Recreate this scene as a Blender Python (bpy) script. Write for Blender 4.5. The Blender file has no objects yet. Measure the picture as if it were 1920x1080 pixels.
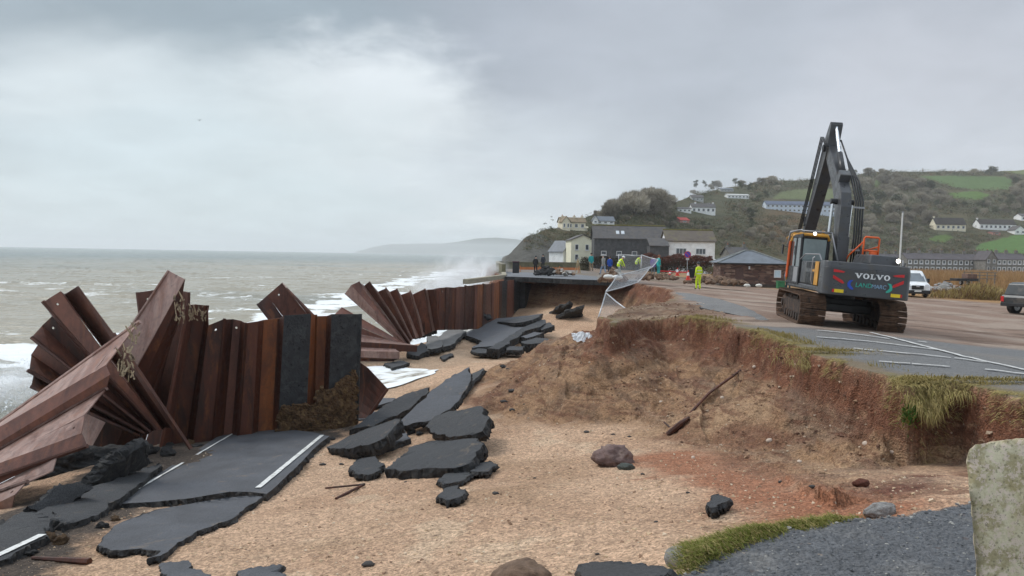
import bpy, bmesh, math, random
import numpy as np
from mathutils import Vector, Matrix, noise as mnoise
S = bpy.context.scene
COL = S.collection
R = math.radians
# ------------------------------------------------------------------ camera
FPX = 1392.0
CAM = np.array([0.0, 0.0, 2.0])
_p, _r = R(2.53), R(1.02)
F_ = np.array([0, math.cos(_p), -math.sin(_p)])
R0_ = np.array([1.0, 0, 0]); U0_ = np.cross(R0_, F_)
R_ = math.cos(_r) * R0_ + math.sin(_r) * U0_
U_ = math.cos(_r) * U0_ - math.sin(_r) * R0_
cd = bpy.data.cameras.new('camera'); cam = bpy.data.objects.new('camera', cd); COL.objects.link(cam)
cd.sensor_width = 36; cd.lens = 36 * FPX / 1920; cd.clip_start = 0.1; cd.clip_end = 30000
cam.matrix_world = Matrix(((R_[0], U_[0], -F_[0], CAM[0]), (R_[1], U_[1], -F_[1], CAM[1]), (R_[2], U_[2], -F_[2], CAM[2]), (0, 0, 0, 1)))
S.camera = cam
# ------------------------------------------------------------------ light
S.view_settings.view_transform = 'Standard'; S.view_settings.look = 'None'
S.view_settings.exposure = 0.29; S.view_settings.gamma = 1.0
S.render.engine = 'CYCLES'
S.cycles.max_bounces = 6; S.cycles.diffuse_bounces = 3; S.cycles.glossy_bounces = 2; S.cycles.volume_bounces = 2
S.cycles.transparent_max_bounces = 12
SUN_EL, SUN_AZ = 48, -60            # azimuth clockwise from +Y
sd = bpy.data.lights.new('sun', 'SUN'); sun = bpy.data.objects.new('sun', sd); COL.objects.link(sun)
sd.energy = 1.5; sd.angle = R(20); sd.color = (1.0, 0.96, 0.9)
_sv = Vector((math.sin(R(SUN_AZ)) * math.cos(R(SUN_EL)), math.cos(R(SUN_AZ)) * math.cos(R(SUN_EL)), math.sin(R(SUN_EL))))
sun.rotation_euler = _sv.to_track_quat('Z', 'Y').to_euler()

def lin(r, g, b):
    def c(u):
        u /= 255.0
        return u / 12.92 if u <= 0.04045 else ((u + 0.055) / 1.055) ** 2.4
    return (c(r), c(g), c(b), 1.0)

def unp(px, py, d):
    """pixel of the 1920x1080 frame -> world point at distance d along +Y"""
    v = F_ * FPX + R_ * (px - 960) - U_ * (py - 540)
    return CAM + v * (d / v[1])
def onz(px, py, z):
    v = F_ * FPX + R_ * (px - 960) - U_ * (py - 540)
    return CAM + v * ((z - CAM[2]) / v[2])
def dirpx(px, py):
    v = F_ * FPX + R_ * (px - 960) - U_ * (py - 540)
    return v / np.linalg.norm(v)
def proj(P):
    P = np.asarray(P, float) - CAM
    return 960 + FPX * (P @ R_) / (P @ F_), 540 - FPX * (P @ U_) / (P @ F_)

# ------------------------------------------------------------------ world: overcast sky
W = bpy.data.worlds.new('World'); S.world = W; W.use_nodes = True
nt = W.node_tree; nt.nodes.clear()
class G:
    """tiny node-graph helper"""
    def __init__(s, nt): s.nt = nt
    def n(s, t, **kw):
        x = s.nt.nodes.new(t)
        for k, v in kw.items():
            if k.startswith('i_'):
                x.inputs[k[2:].replace('_', ' ')].default_value = v
            else: setattr(x, k, v)
        return x
    def put(s, inp, v):
        if hasattr(v, 'is_linked') or isinstance(v, bpy.types.NodeSocket): s.nt.links.new(v, inp)
        else: inp.default_value = v
    def math(s, op, a, b=0.0, clamp=False):
        x = s.n('ShaderNodeMath', operation=op, use_clamp=clamp); s.put(x.inputs[0], a); s.put(x.inputs[1], b); return x.outputs[0]
    def vmath(s, op, a, b=(0, 0, 0)):
        x = s.n('ShaderNodeVectorMath', operation=op); s.put(x.inputs[0], a)
        if op == 'SCALE': s.put(x.inputs['Scale'], b)
        else: s.put(x.inputs[1], b)
        return x.outputs['Value'] if op in ('LENGTH', 'DOT_PRODUCT', 'DISTANCE') else x.outputs[0]
    def mix(s, f, a, b, mode='MIX'):
        x = s.n('ShaderNodeMix', data_type='RGBA', blend_type=mode); s.put(x.inputs[0], f); s.put(x.inputs[6], a); s.put(x.inputs[7], b); return x.outputs[2]
    def mr(s, v, a, b, c=0.0, d=1.0, smooth=True):
        x = s.n('ShaderNodeMapRange', interpolation_type='SMOOTHSTEP' if smooth else 'LINEAR'); s.put(x.inputs[0], v)
        x.inputs[1].default_value = a; x.inputs[2].default_value = b; x.inputs[3].default_value = c; x.inputs[4].default_value = d
        return x.outputs[0]
    def noise(s, vec, scale, detail=4, rough=0.55, dist=0.0, col=False):
        x = s.n('ShaderNodeTexNoise'); x.inputs['Scale'].default_value = scale; x.inputs['Detail'].default_value = detail
        x.inputs['Roughness'].default_value = rough; x.inputs['Distortion'].default_value = dist
        if vec is not None: s.nt.links.new(vec, x.inputs['Vector'])
        return x.outputs['Color' if col else 'Fac']
    def voro(s, vec, scale, feature='F1', out='Distance'):
        x = s.n('ShaderNodeTexVoronoi', feature=feature); x.inputs['Scale'].default_value = scale
        if vec is not None: s.nt.links.new(vec, x.inputs['Vector'])
        return x.outputs[out]
    def ramp(s, f, stops):
        x = s.n('ShaderNodeValToRGB'); e = x.color_ramp.elements
        while len(e) < len(stops): e.new(0.5)
        for i, (p, c) in enumerate(stops): e[i].position = p; e[i].color = c
        s.put(x.inputs[0], f); return x.outputs[0]
    def sep(s, v):
        x = s.n('ShaderNodeSeparateXYZ'); s.put(x.inputs[0], v); return x.outputs
    def comb(s, a, b, c):
        x = s.n('ShaderNodeCombineXYZ'); s.put(x.inputs[0], a); s.put(x.inputs[1], b); s.put(x.inputs[2], c); return x.outputs[0]

g = G(nt)
tc = g.n('ShaderNodeTexCoord').outputs['Generated']
sky = g.n('ShaderNodeTexSky', sky_type='NISHITA', sun_disc=False)
sky.sun_elevation = R(SUN_EL); sky.sun_rotation = R(SUN_AZ); sky.air_density = 1.0; sky.dust_density = 2.0
x_, y_, z_ = g.sep(tc)
# cloud-layer coordinates: direction pushed onto a high plane
zz = g.math('ADD', g.math('MAXIMUM', z_, 0.0), 0.22)
cl = g.comb(g.math('DIVIDE', x_, zz), g.math('DIVIDE', y_, zz), g.math('MULTIPLY', z_, 0.6))
n1 = g.noise(cl, 1.3, 5, 0.55, 0.4, col=True)
n1v = g.vmath('SUBTRACT', n1, (0.5, 0.5, 0.5))
n2 = g.noise(cl, 3.2, 5, 0.6, 0.3)
# warp directions a little so that the cloud banks get soft ragged borders
wd = g.vmath('ADD', tc, g.vmath('MULTIPLY', n1v, (0.34, 0.2, 0.22)))
wd2 = g.vmath('ADD', tc, g.vmath('MULTIPLY', g.vmath('SUBTRACT', g.noise(cl, 4.5, 4, 0.6, 0.2, col=True), (0.5, 0.5, 0.5)), (0.16, 0.1, 0.12)))
sy = (1, 1, 1.9)
def bank(col, px, py, rad, c, amt, soft=0.25, squash=1.9, w=None):
    d = dirpx(px, py); k = (1, 1, squash)
    dist = g.vmath('DISTANCE', g.vmath('MULTIPLY', wd if w is None else w, k), tuple(d * np.array(k)))
    f = g.mr(dist, rad, rad * soft, 0.0, amt)
    return g.mix(f, col, lin(*c))
c = g.ramp(g.mr(z_, 0.0, 0.36, smooth=False), [(0.0, lin(200, 211, 217)), (0.25, lin(196, 207, 213)), (0.6, lin(178, 187, 196)), (1.0, lin(160, 169, 178))])
c = bank(c, 60, 30, 0.46, (143, 157, 166), 0.85)
c = bank(c, 800, 20, 0.46, (146, 156, 166), 0.9)
c = bank(c, 430, 60, 0.28, (143, 157, 166), 0.85)
c = bank(c, 1430, 60, 0.58, (167, 173, 183), 0.85, 0.3)
c = bank(c, 1250, 190, 0.35, (176, 183, 192), 0.7)
c = bank(c, 1800, 210, 0.32, (192, 196, 204), 0.75)
c = bank(c, 180, 190, 0.22, (208, 217, 221), 0.85, 0.2)
c = bank(c, 690, 200, 0.22, (212, 219, 223), 0.95, 0.35, w=wd2)
c = bank(c, 560, 260, 0.26, (200, 210, 214), 0.8, 0.2)
c = bank(c, 960, 330, 0.24, (201, 209, 215), 0.6, 0.2)
c = bank(c, 960, 415, 0.13, (222, 229, 232), 0.7, 0.2, 3.2)
c = bank(c, 330, 400, 0.34, (193, 207, 213), 0.7, 0.2)
mod = g.math('ADD', g.math('MULTIPLY', g.math('SUBTRACT', n2, 0.5), 0.30), 1.0)
c = g.mix(1.0, c, g.comb(mod, mod, mod), 'MULTIPLY')
mod2 = g.math('ADD', g.math('MULTIPLY', g.math('SUBTRACT', g.noise(cl, 0.9, 3, 0.5, 0.2), 0.5), 0.22), 1.0)
c = g.mix(1.0, c, g.comb(mod2, mod2, mod2), 'MULTIPLY')
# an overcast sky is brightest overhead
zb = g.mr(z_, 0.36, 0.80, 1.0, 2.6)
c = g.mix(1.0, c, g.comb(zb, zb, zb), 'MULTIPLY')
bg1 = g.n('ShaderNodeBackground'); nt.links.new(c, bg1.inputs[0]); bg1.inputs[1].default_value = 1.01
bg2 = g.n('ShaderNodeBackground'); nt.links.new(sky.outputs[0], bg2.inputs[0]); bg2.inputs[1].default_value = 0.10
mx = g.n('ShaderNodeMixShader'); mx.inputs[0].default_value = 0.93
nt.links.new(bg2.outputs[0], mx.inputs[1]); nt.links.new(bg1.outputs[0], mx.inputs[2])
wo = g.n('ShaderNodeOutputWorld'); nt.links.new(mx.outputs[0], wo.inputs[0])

# ------------------------------------------------------------------ noise in numpy
def _hash(ix, iy, seed):
    h = (ix.astype(np.int64) * 374761393 + iy.astype(np.int64) * 668265263 + seed * 1442695041) & 0xFFFFFFFF
    h = ((h ^ (h >> 13)) * 1274126177) & 0xFFFFFFFF
    h = ((h ^ (h >> 16)) * 2246822519) & 0xFFFFFFFF
    return ((h ^ (h >> 15)) & 0xFFFFFF) / float(0xFFFFFF)
def vnoise(x, y, seed=0):
    ix = np.floor(x); iy = np.floor(y); fx = x - ix; fy = y - iy
    fx = fx * fx * fx * (fx * (fx * 6 - 15) + 10); fy = fy * fy * fy * (fy * (fy * 6 - 15) + 10)
    a = _hash(ix, iy, seed); b = _hash(ix + 1, iy, seed); c = _hash(ix, iy + 1, seed); d = _hash(ix + 1, iy + 1, seed)
    return (a * (1 - fx) + b * fx) * (1 - fy) + (c * (1 - fx) + d * fx) * fy
def fbm(x, y, freq, octv=4, seed=0, gain=0.5):
    s = 0; a = 1; t = 0
    for i in range(octv):
        s = s + a * (vnoise(x * freq + 17.3 * i, y * freq - 9.1 * i, seed + i) * 2 - 1); t += a
        a *= gain; freq *= 2.03
    return s / t
def ss(a, b, x):
    t = np.clip((x - a) / (b - a), 0, 1); return t * t * (3 - 2 * t)

# ------------------------------------------------------------------ materials
MATS = {}
def pbsdf(name):
    m = bpy.data.materials.new(name); m.use_nodes = True
    return m, G(m.node_tree), m.node_tree.nodes['Principled BSDF']
def mat(name, rgb, rough=0.7, var=0.25, scale=3.0, metal=0.0, bump=0.0, bscale=None, spec=0.4, rgb2=None, emit=None, fine=0.0, rvar=0.0):
    """procedural paint/metal/stone: colour broken up by noise, optional second colour in patches, bump"""
    if name in MATS: return MATS[name]
    m, g, b = pbsdf(name)
    co = g.n('ShaderNodeTexCoord').outputs['Object']
    base = (*rgb, 1.0)
    lo = tuple(max(0, u * (1 - var)) for u in rgb) + (1.0,); hi = tuple(min(1, u * (1 + var)) for u in rgb) + (1.0,)
    f = g.noise(co, scale, 5, 0.6)
    c = g.ramp(f, [(0.3, lo), (0.7, hi)])
    if rgb2 is not None:
        f2 = g.mr(g.noise(co, scale * 0.7, 6, 0.65, 0.6), 0.48, 0.66)
        c = g.mix(f2, c, (*rgb2, 1.0))
    if fine > 0:
        fn = g.math('ADD', g.math('MULTIPLY', g.math('SUBTRACT', g.noise(co, scale * 18, 3, 0.7), 0.5), fine * 2), 1.0)
        c = g.mix(1.0, c, g.comb(fn, fn, fn), 'MULTIPLY')
    g.nt.links.new(c, b.inputs['Base Color'])
    b.inputs['Metallic'].default_value = metal; b.inputs['Specular IOR Level'].default_value = spec
    if rvar > 0: g.put(b.inputs['Roughness'], g.mr(g.noise(co, scale * 2, 4), 0.3, 0.7, max(0.02, rough - rvar), min(1, rough + rvar)))
    else: b.inputs['Roughness'].default_value = rough
    if bump > 0:
        bn = g.n('ShaderNodeBump'); bn.inputs['Strength'].default_value = min(1.0, bump); bn.inputs['Distance'].default_value = 0.03
        g.put(bn.inputs['Height'], g.noise(co, bscale or scale * 6, 5, 0.65)); g.nt.links.new(bn.outputs[0], b.inputs['Normal'])
    if emit:
        b.inputs['Emission Color'].default_value = (*emit[:3], 1); b.inputs['Emission Strength'].default_value = emit[3]
    MATS[name] = m; return m

# ------------------------------------------------------------------ object helpers
def tag(o, label=None, cat=None, group=None, kind=None):
    if label: o['label'] = label
    if cat: o['category'] = cat
    if group: o['group'] = group
    if kind or cat: o['kind'] = kind or 'thing'
    return o
def empty(name, loc=(0, 0, 0), rz=0.0):
    o = bpy.data.objects.new(name, None); COL.objects.link(o); o.location = tuple(float(u) for u in loc); o.rotation_euler = (0, 0, rz)
    o.empty_display_size = 0.2
    return o
def copy_tree(o, parent=None):
    c = o.copy(); COL.objects.link(c)
    if parent: c.parent = parent
    for ch in list(o.children): copy_tree(ch, c)
    return c
class MB:
    """collects shapes, builds them as ONE mesh object"""
    def __init__(s): s.v = []; s.f = []; s.m = []; s.M = Matrix.Identity(4)
    def add(s, vs, fs, mi=0):
        o = len(s.v)
        for p in vs: s.v.append(tuple(s.M @ Vector([float(u) for u in p])))
        for q in fs: s.f.append(tuple(i + o for i in q)); s.m.append(mi)
        return s
    def box(s, c, size, mi=0, rot=None, taper=None):
        hx, hy, hz = size[0] / 2, size[1] / 2, size[2] / 2
        t = taper or (1, 1)
        vs = [(-hx, -hy, -hz), (hx, -hy, -hz), (hx, hy, -hz), (-hx, hy, -hz), (-hx * t[0], -hy * t[1], hz), (hx * t[0], -hy * t[1], hz), (hx * t[0], hy * t[1], hz), (-hx * t[0], hy * t[1], hz)]
        Rm = rot if rot is not None else Matrix.Identity(3)
        vs = [Vector(c) + Rm @ Vector(p) for p in vs]
        return s.add(vs, [(0, 3, 2, 1), (4, 5, 6, 7), (0, 1, 5, 4), (1, 2, 6, 5), (2, 3, 7, 6), (3, 0, 4, 7)], mi)
    def bx(s, a, b, mi=0):
        return s.box([(a[i] + b[i]) / 2 for i in range(3)], [abs(b[i] - a[i]) for i in range(3)], mi)
    def tube(s, pts, r, n=8, mi=0, cap=True):
        pts = [Vector([float(u) for u in p]) for p in pts]; rs = r if isinstance(r, (list, tuple)) else [r] * len(pts)
        up = Vector((0, 0, 1)); vs = []; 
        d0 = (pts[1] - pts[0]).normalized()
        if abs(d0.z) > 0.9: up = Vector((0, 1, 0))
        for i, p in enumerate(pts):
            d = (pts[min(i + 1, len(pts) - 1)] - pts[max(i - 1, 0)]).normalized()
            a = d.cross(up).normalized(); b = a.cross(d)
            for k in range(n):
                t = 2 * math.pi * k / n; vs.append(p + (a * math.cos(t) + b * math.sin(t)) * rs[i])
        fs = []
        for i in range(len(pts) - 1):
            for k in range(n):
                k2 = (k + 1) % n; fs.append((i * n + k, i * n + k2, (i + 1) * n + k2, (i + 1) * n + k))
        if cap:
            fs.append(tuple(range(n))[::-1]); fs.append(tuple(range((len(pts) - 1) * n, len(pts) * n)))
        return s.add(vs, fs, mi)
    def prism(s, poly, dvec, mi=0, mside=None):
        """planar 3-D polygon extruded along dvec"""
        n = len(poly); d = Vector(dvec); P = [Vector([float(u) for u in p]) for p in poly]
        vs = P + [p + d for p in P]
        fs = [tuple(range(n))[::-1], tuple(range(n, 2 * n))]
        s.add(vs, fs, mi)
        s.add(vs, [(i, (i + 1) % n, (i + 1) % n + n, i + n) for i in range(n)], mi if mside is None else mside)
        return s
    def build(s, name, mats, parent=None, smooth=False, bevel=0.0, seg=2, loc=None):
        me = bpy.data.meshes.new(name); me.from_pydata(s.v, [], s.f)
        if not isinstance(mats, (list, tuple)): mats = [mats]
        for m in mats: me.materials.append(m)
        me.polygons.foreach_set('material_index', s.m)
        bm = bmesh.new(); bm.from_mesh(me); bmesh.ops.remove_doubles(bm, verts=bm.verts, dist=1e-5); bmesh.ops.recalc_face_normals(bm, faces=bm.faces); bm.to_mesh(me); bm.free()
        if smooth: me.polygons.foreach_set('use_smooth', [True] * len(me.polygons))
        o = bpy.data.objects.new(name, me); COL.objects.link(o)
        if parent is not None: o.parent = parent
        if loc is not None: o.location = loc
        if bevel > 0:
            b = o.modifiers.new('bevel', 'BEVEL'); b.width = bevel; b.segments = seg; b.limit_method = 'ANGLE'; b.angle_limit = R(35)
        if smooth:
            o.modifiers.new('wn', 'WEIGHTED_NORMAL') if bevel > 0 else None
        return o
def gridmesh(name, X, Y, Z, mats, attrs=None, colattr=None, smooth=True, mask=None):
    nr, nc = X.shape
    me = bpy.data.meshes.new(name)
    co = np.stack([X, Y, Z], -1).reshape(-1, 3).astype(np.float32)
    idx = np.arange(nr * nc).reshape(nr, nc)
    q = np.stack([idx[:-1, :-1], idx[:-1, 1:], idx[1:, 1:], idx[1:, :-1]], -1)
    if mask is not None: q = q[mask]
    q = q.reshape(-1, 4).astype(np.int32); nf = len(q)
    me.vertices.add(len(co)); me.vertices.foreach_set('co', co.ravel())
    me.loops.add(nf * 4); me.loops.foreach_set('vertex_index', q.ravel())
    me.polygons.add(nf); me.polygons.foreach_set('loop_start', np.arange(0, nf * 4, 4, dtype=np.int32))
    me.polygons.foreach_set('use_smooth', np.full(nf, smooth))
    me.update(calc_edges=True); me.validate()
    if colattr is not None:
        a = me.color_attributes.new('col', 'FLOAT_COLOR', 'POINT')
        c4 = np.ones((nr * nc, 4), np.float32); c4[:, :3] = colattr.reshape(-1, 3); a.data.foreach_set('color', c4.ravel())
    for k, v in (attrs or {}).items():
        a = me.attributes.new(k, 'FLOAT', 'POINT'); a.data.foreach_set('value', v.ravel().astype(np.float32))
    for m in (mats if isinstance(mats, (list, tuple)) else [mats]): me.materials.append(m)
    o = bpy.data.objects.new(name, me); COL.objects.link(o); return o
# ------------------------------------------------------------------ terrain
def pl(px, py, z=0.0):
    p = onz(px, py, z); return (p[0], p[1])
MAIN = [(60, 4), (30, 6.5), (16, 9), (10.5, 10.4)] + [pl(*q) for q in [(1920, 752), (1860, 732), (1800, 716), (1745, 722), (1700, 722), (1650, 700), (1600, 685), (1545, 668), (1505, 652), (1480, 641), (1430, 622), (1340, 600), (1280, 588), (1235, 583), (1190, 592), (1150, 604)]] \
     + [(3.6, 29.5), (4.6, 31.5), (6.2, 33), (7.6, 36), (8.6, 40), (9.6, 44), (10.6, 49), (10.8, 54), (10.2, 58.5), (9.6, 60.6), (7.6, 62.2), (5.4, 64.2), (3.2, 67.6), (0.6, 70.5), (-0.6, 73), (-1.2, 76), (-2.5, 95), (-4, 130), (-4, 300), (400, 500), (400, 4)]
NEAR = [(40, 5.5), (12, 6.2)] + [pl(px, py, -0.1) for px, py in [(1920, 925), (1800, 945), (1740, 953), (1660, 968), (1600, 975), (1500, 985), (1400, 1000), (1320, 1035), (1285, 1075)]] + [(0.7, 4.5), (-1.5, 3.8), (-4, 2.5), (-4, -6), (40, -6)]
SEALINE = [(-4.6, 300), (-4.4, 130), (-3.2, 95), (-1.9, 75), (-0.9, 66.5), (-2.6, 52), (-5.6, 46.5), (-8.0, 42), (-9.5, 34), (-10.5, 25), (-12.0, 17), (-14.5, 9), (-20, 0), (-60, -30)]
def seg_dist(X, Y, pts, closed=False):
    D = np.full(X.shape, 1e9)
    P = list(pts) + ([pts[0]] if closed else [])
    for (ax, ay), (bx, by) in zip(P[:-1], P[1:]):
        dx, dy = bx - ax, by - ay; L = dx * dx + dy * dy + 1e-9
        t = np.clip(((X - ax) * dx + (Y - ay) * dy) / L, 0, 1)
        D = np.minimum(D, np.hypot(X - ax - t * dx, Y - ay - t * dy))
    return D
def inside(X, Y, pts):
    c = np.zeros(X.shape, bool); n = len(pts)
    for i in range(n):
        ax, ay = pts[i]; bx, by = pts[(i + 1) % n]
        if ay == by: continue
        k = ((ay > Y) != (by > Y)) & (X < (bx - ax) * (Y - ay) / (by - ay) + ax)
        c ^= k
    return c
def sdist(X, Y, pts):
    d = seg_dist(X, Y, pts, True); return np.where(inside(X, Y, pts), -d, d)
# beach control points (pixel, height) -> thin plate spline in plan
_bc = [(600, 1080, -1.55), (960, 1078, -1.1), (1250, 1050, -0.75), (300, 1062, -2.1), (120, 1040, -2.3), (350, 945, -2.95), (30, 1000, -2.5), (700, 890, -2.95), (1150, 880, -2.0), (1000, 965, -1.6), (1400, 965, -0.95), (1300, 900, -1.5),
       (1500, 950, -0.85), (1500, 890, -1.35), (1640, 960, -0.55), (1700, 935, -0.7), (1800, 930, -0.55), (900, 765, -2.9), (1000, 725, -2.6), (850, 692, -3.4), (755, 762, -3.4), (700, 832, -3.35), (620, 815, -3.6), (750, 702, -4.02), (700, 740, -3.9), (900, 668, -3.9), (1000, 650, -3.7),
       (1090, 612, -3.3), (1000, 622, -3.7), (800, 650, -3.65), (700, 662, -3.8), (760, 655, -3.7), (1200, 790, -2.3), (1080, 790, -2.5), (1350, 800, -2.1), (440, 815, -3.8), (250, 860, -3.4)]
_bp = np.array([(*onz(px, py, z)[:2], z) for px, py, z in _bc] + [(-14, 20, -4.6), (-16, 12, -4.0), (-12, 6, -2.6), (-9, 30, -4.3), (-8, 38, -4.1), (-4, 52, -3.7), (1.5, 60, -3.6), (7.5, 57.5, -2.5), (5.0, 61.0, -2.3), (8, 46, -3.3), (5, 36, -3.0), (14, 12, -1.2), (0, 3, -0.8), (-6, 4, -1.8), (12, 8, -0.5)])
def _tps(P):
    n = len(P); d = np.hypot(P[:, None, 0] - P[None, :, 0], P[:, None, 1] - P[None, :, 1])
    K = np.where(d > 0, d * d * np.log(d + 1e-12), 0) + np.eye(n) * 0.4
    A = np.zeros((n + 3, n + 3)); A[:n, :n] = K; A[:n, n] = 1; A[:n, n + 1:] = P[:, :2]; A[n:, :n] = A[:n, n:].T
    b = np.zeros(n + 3); b[:n] = P[:, 2]; return np.linalg.solve(A, b)
_tw = _tps(_bp)
def beach_z(X, Y):
    z = _tw[-3] + _tw[-2] * X + _tw[-1] * Y
    for (x, y, _), w in zip(_bp, _tw[:-3]):
        d = np.hypot(X - x, Y - y); z = z + w * d * d * np.log(d + 1e-12)
    return np.clip(z, -4.7, -0.25)
def plateau_z(X, Y):
    z = -0.06 * np.clip(X - 9, 0, 11) - 0.02 * np.clip(X - 20, 0, 30)
    z = z - 0.45 * np.exp(-(((X - 4.2) / 1.6) ** 2 + ((Y - 28.8) / 2.5) ** 2))
    return z
SPUR = [(4.2, 28.8, -0.55), (2.2, 30.0, -1.25), (0.0, 31.0, -2.45), (-1.4, 31.3, -3.25)]
def smax(a, b, k):
    h = np.clip(0.5 + 0.5 * (a - b) / k, 0, 1); return b * (1 - h) + a * h + k * h * (1 - h)
SCARP = [onz(px, py, z)[:2] for px, py, z in [(1035, 712, -2.45), (1110, 748, -2.4), (1190, 778, -2.3), (1265, 808, -2.15), (1350, 845, -1.9), (1430, 882, -1.55), (1500, 926, -1.1), (1560, 956, -0.75)]]
SCLAND = [tuple(q) for q in SCARP] + [(7.5, 8.5), (9, 14), (7, 27), (3.5, 29.5)]
HOLLOW = [onz(1722, 735, -.2)[:2], onz(1742, 800, -.7)[:2], onz(1745, 880, -.75)[:2]]
def terrain(X, Y, detail=True):
    nz = fbm(X, Y, 0.9, 4, 3)
    s0 = sdist(X, Y, MAIN)
    far = ss(32, 40, Y)
    s = s0 + (0.34 * fbm(X, Y, 0.5, 3, 11) + 0.20 * fbm(X, Y, 1.7, 3, 12) + 0.07 * fbm(X, Y, 6, 2, 13)) * ss(1.8, .2, np.abs(s0))
    vert = 1.05 + 0.45 * fbm(X, Y, 0.3, 2, 5) - .1 * far
    run = 0.26 + 0.30 * vnoise(X * 0.9, Y * 0.9, 9) ** 2 + .3 * far
    pz = plateau_z(X, Y) + 0.025 * fbm(X, Y, 0.3, 3, 21) + np.exp(-(((X - 6.3) / 2.6) ** 2 + ((Y - 31) / 4.5) ** 2)) * (.16 * fbm(X, Y, .9, 4, 22) + .05 * fbm(X, Y, 3.5, 3, 23) - .12)
    slope = 0.55 + 0.14 * fbm(X, Y, 0.2, 2, 8) + 0.9 * far
    sp = np.maximum(s, 0)
    # rills run down the talus; slumped benches and lumps break it up
    rid = 1 - np.abs(fbm(X * 1.0, Y * 0.45, 1.1, 3, 14))
    gul = (0.22 * (rid - .75) + 0.20 * fbm(X, Y, 0.75, 3, 15)) * ss(0.15, 1.0, s)
    bench = 0.16 * ss(-.1, .1, np.sin(sp * 3.3 + 3.5 * fbm(X, Y, 0.45, 2, 16))) * ss(.3, .8, s) * ss(4.5, 2.5, s)
    cl = pz - vert * ss(0.0, 1.0, sp / run) ** .8 - slope * np.maximum(sp - run, 0) + gul + bench
    dh = seg_dist(X, Y, HOLLOW); cl = cl - .75 * np.exp(-(dh / .30) ** 2) * ss(-.05, .1, s)
    bz = beach_z(X, Y)
    # little cliff cut by the waves between talus and sand
    dsc = seg_dist(X, Y, SCARP) + 0.10 * fbm(X, Y, 2.2, 3, 17); land = inside(X, Y, SCLAND); dl = np.where(land, dsc, -dsc)
    bz = bz + 0.30 * ss(4.6, 3.0, X) * ss(-0.10, 0.10, dl) * np.exp(-np.maximum(dl, 0) / 1.6)
    h = smax(cl, bz, 0.12)
    h = np.where(s < 0, pz, h)
    # spur of slumped earth running out from the corner of the bay
    hr_ = np.full(X.shape, -99.0)
    for (ax, ay, az_), (bx, by, bz_) in zip(SPUR[:-1], SPUR[1:]):
        dx, dy = bx - ax, by - ay; t = np.clip(((X - ax) * dx + (Y - ay) * dy) / (dx * dx + dy * dy), 0, 1)
        dd = np.hypot(X - ax - t * dx, Y - ay - t * dy)
        hr_ = np.maximum(hr_, az_ + t * (bz_ - az_) - (np.sqrt(dd * dd + 0.16) - 0.4) * 0.60)
    hr_ = hr_ + .22 * (rid - .75) + .16 * fbm(X, Y, .8, 3, 18)
    h = np.where(s < 0, h, smax(hr_, h, 0.12)); cl = np.maximum(cl, hr_)
    # near plateau the photographer stands on
    s2 = sdist(X, Y, NEAR) + 0.10 * fbm(X, Y, 1.6, 3, 31) + 0.05 * fbm(X, Y, 6, 3, 32)
    near = -0.1 + 0.02 * fbm(X, Y, 0.8, 3, 33)
    c2 = near - 0.20 * ss(0, 0.10, s2) - 0.55 * np.maximum(s2 - 0.08, 0)
    h = np.where(s2 < 0, near, smax(c2, h, 0.05))
    beachmask = ss(0.4, 1.6, s) * ss(0.1, 0.5, s2)
    # seabed beyond the old sea wall
    sl = seg_dist(X, Y, SEALINE)
    poly = SEALINE + [(-400, -30), (-400, 300)]
    sea = inside(X, Y, poly)
    h = np.where(sea, h * (1 - ss(0, 1.5, sl)) + (-7.5) * ss(0, 1.5, sl), h)
    if detail:
        cliffm = ss(0.0, 0.12, s) * ss(0.25, -0.1, bz - cl)
        cliffm = np.maximum(cliffm, .8 * ss(-.1, .05, dl) * ss(1.6, .3, dl) * beachmask)
        h = h + cliffm * (0.09 * fbm(X, Y, 2.6, 4, 41) + 0.05 * fbm(X, Y, 7, 3, 42) + 0.022 * fbm(X, Y, 18, 2, 43))
        h = h + (1 - cliffm) * beachmask * (0.05 * fbm(X, Y, 0.7, 3, 51) + 0.022 * fbm(X, Y, 4.0, 3, 52) + 0.009 * fbm(X, Y, 16, 2, 53))
        h = h + (s < 0) * 0.012 * fbm(X, Y, 2.5, 3, 54)
        h = h + (s2 < 0) * (0.010 * fbm(X, Y, 9.0, 3, 55) + .006 * fbm(X, Y, 30, 2, 56))
        return h, s, s2, bz, cl, cliffm, sea, dl
    return h
def gz(x, y):
    return float(terrain(np.array([[float(x)]]), np.array([[float(y)]]), True)[0][0, 0])
def hit(px, py, far=160.0):
    """where the view ray of a pixel meets the ground near the beach"""
    v = F_ * FPX + R_ * (px - 960) - U_ * (py - 540); v = v / v[1]
    t = np.geomspace(3.5, far, 900); P = CAM[None] + v[None] * t[:, None]
    h = terrain(P[:, 0][None], P[:, 1][None], True)[0][0]
    k = np.argmax(P[:, 2] <= h)
    return P[k] if (P[:, 2] <= h).any() else P[-1]

NA, NRR = 860, 1400
az = np.radians(np.linspace(-42, 42, NA)); rr = np.geomspace(2.7, 165, NRR)
AZ, RR = np.meshgrid(az, rr)
X, Y = RR * np.sin(AZ), RR * np.cos(AZ)
Z, s, s2, bz, cl, cliffm, seam, dl = terrain(X, Y)
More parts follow.
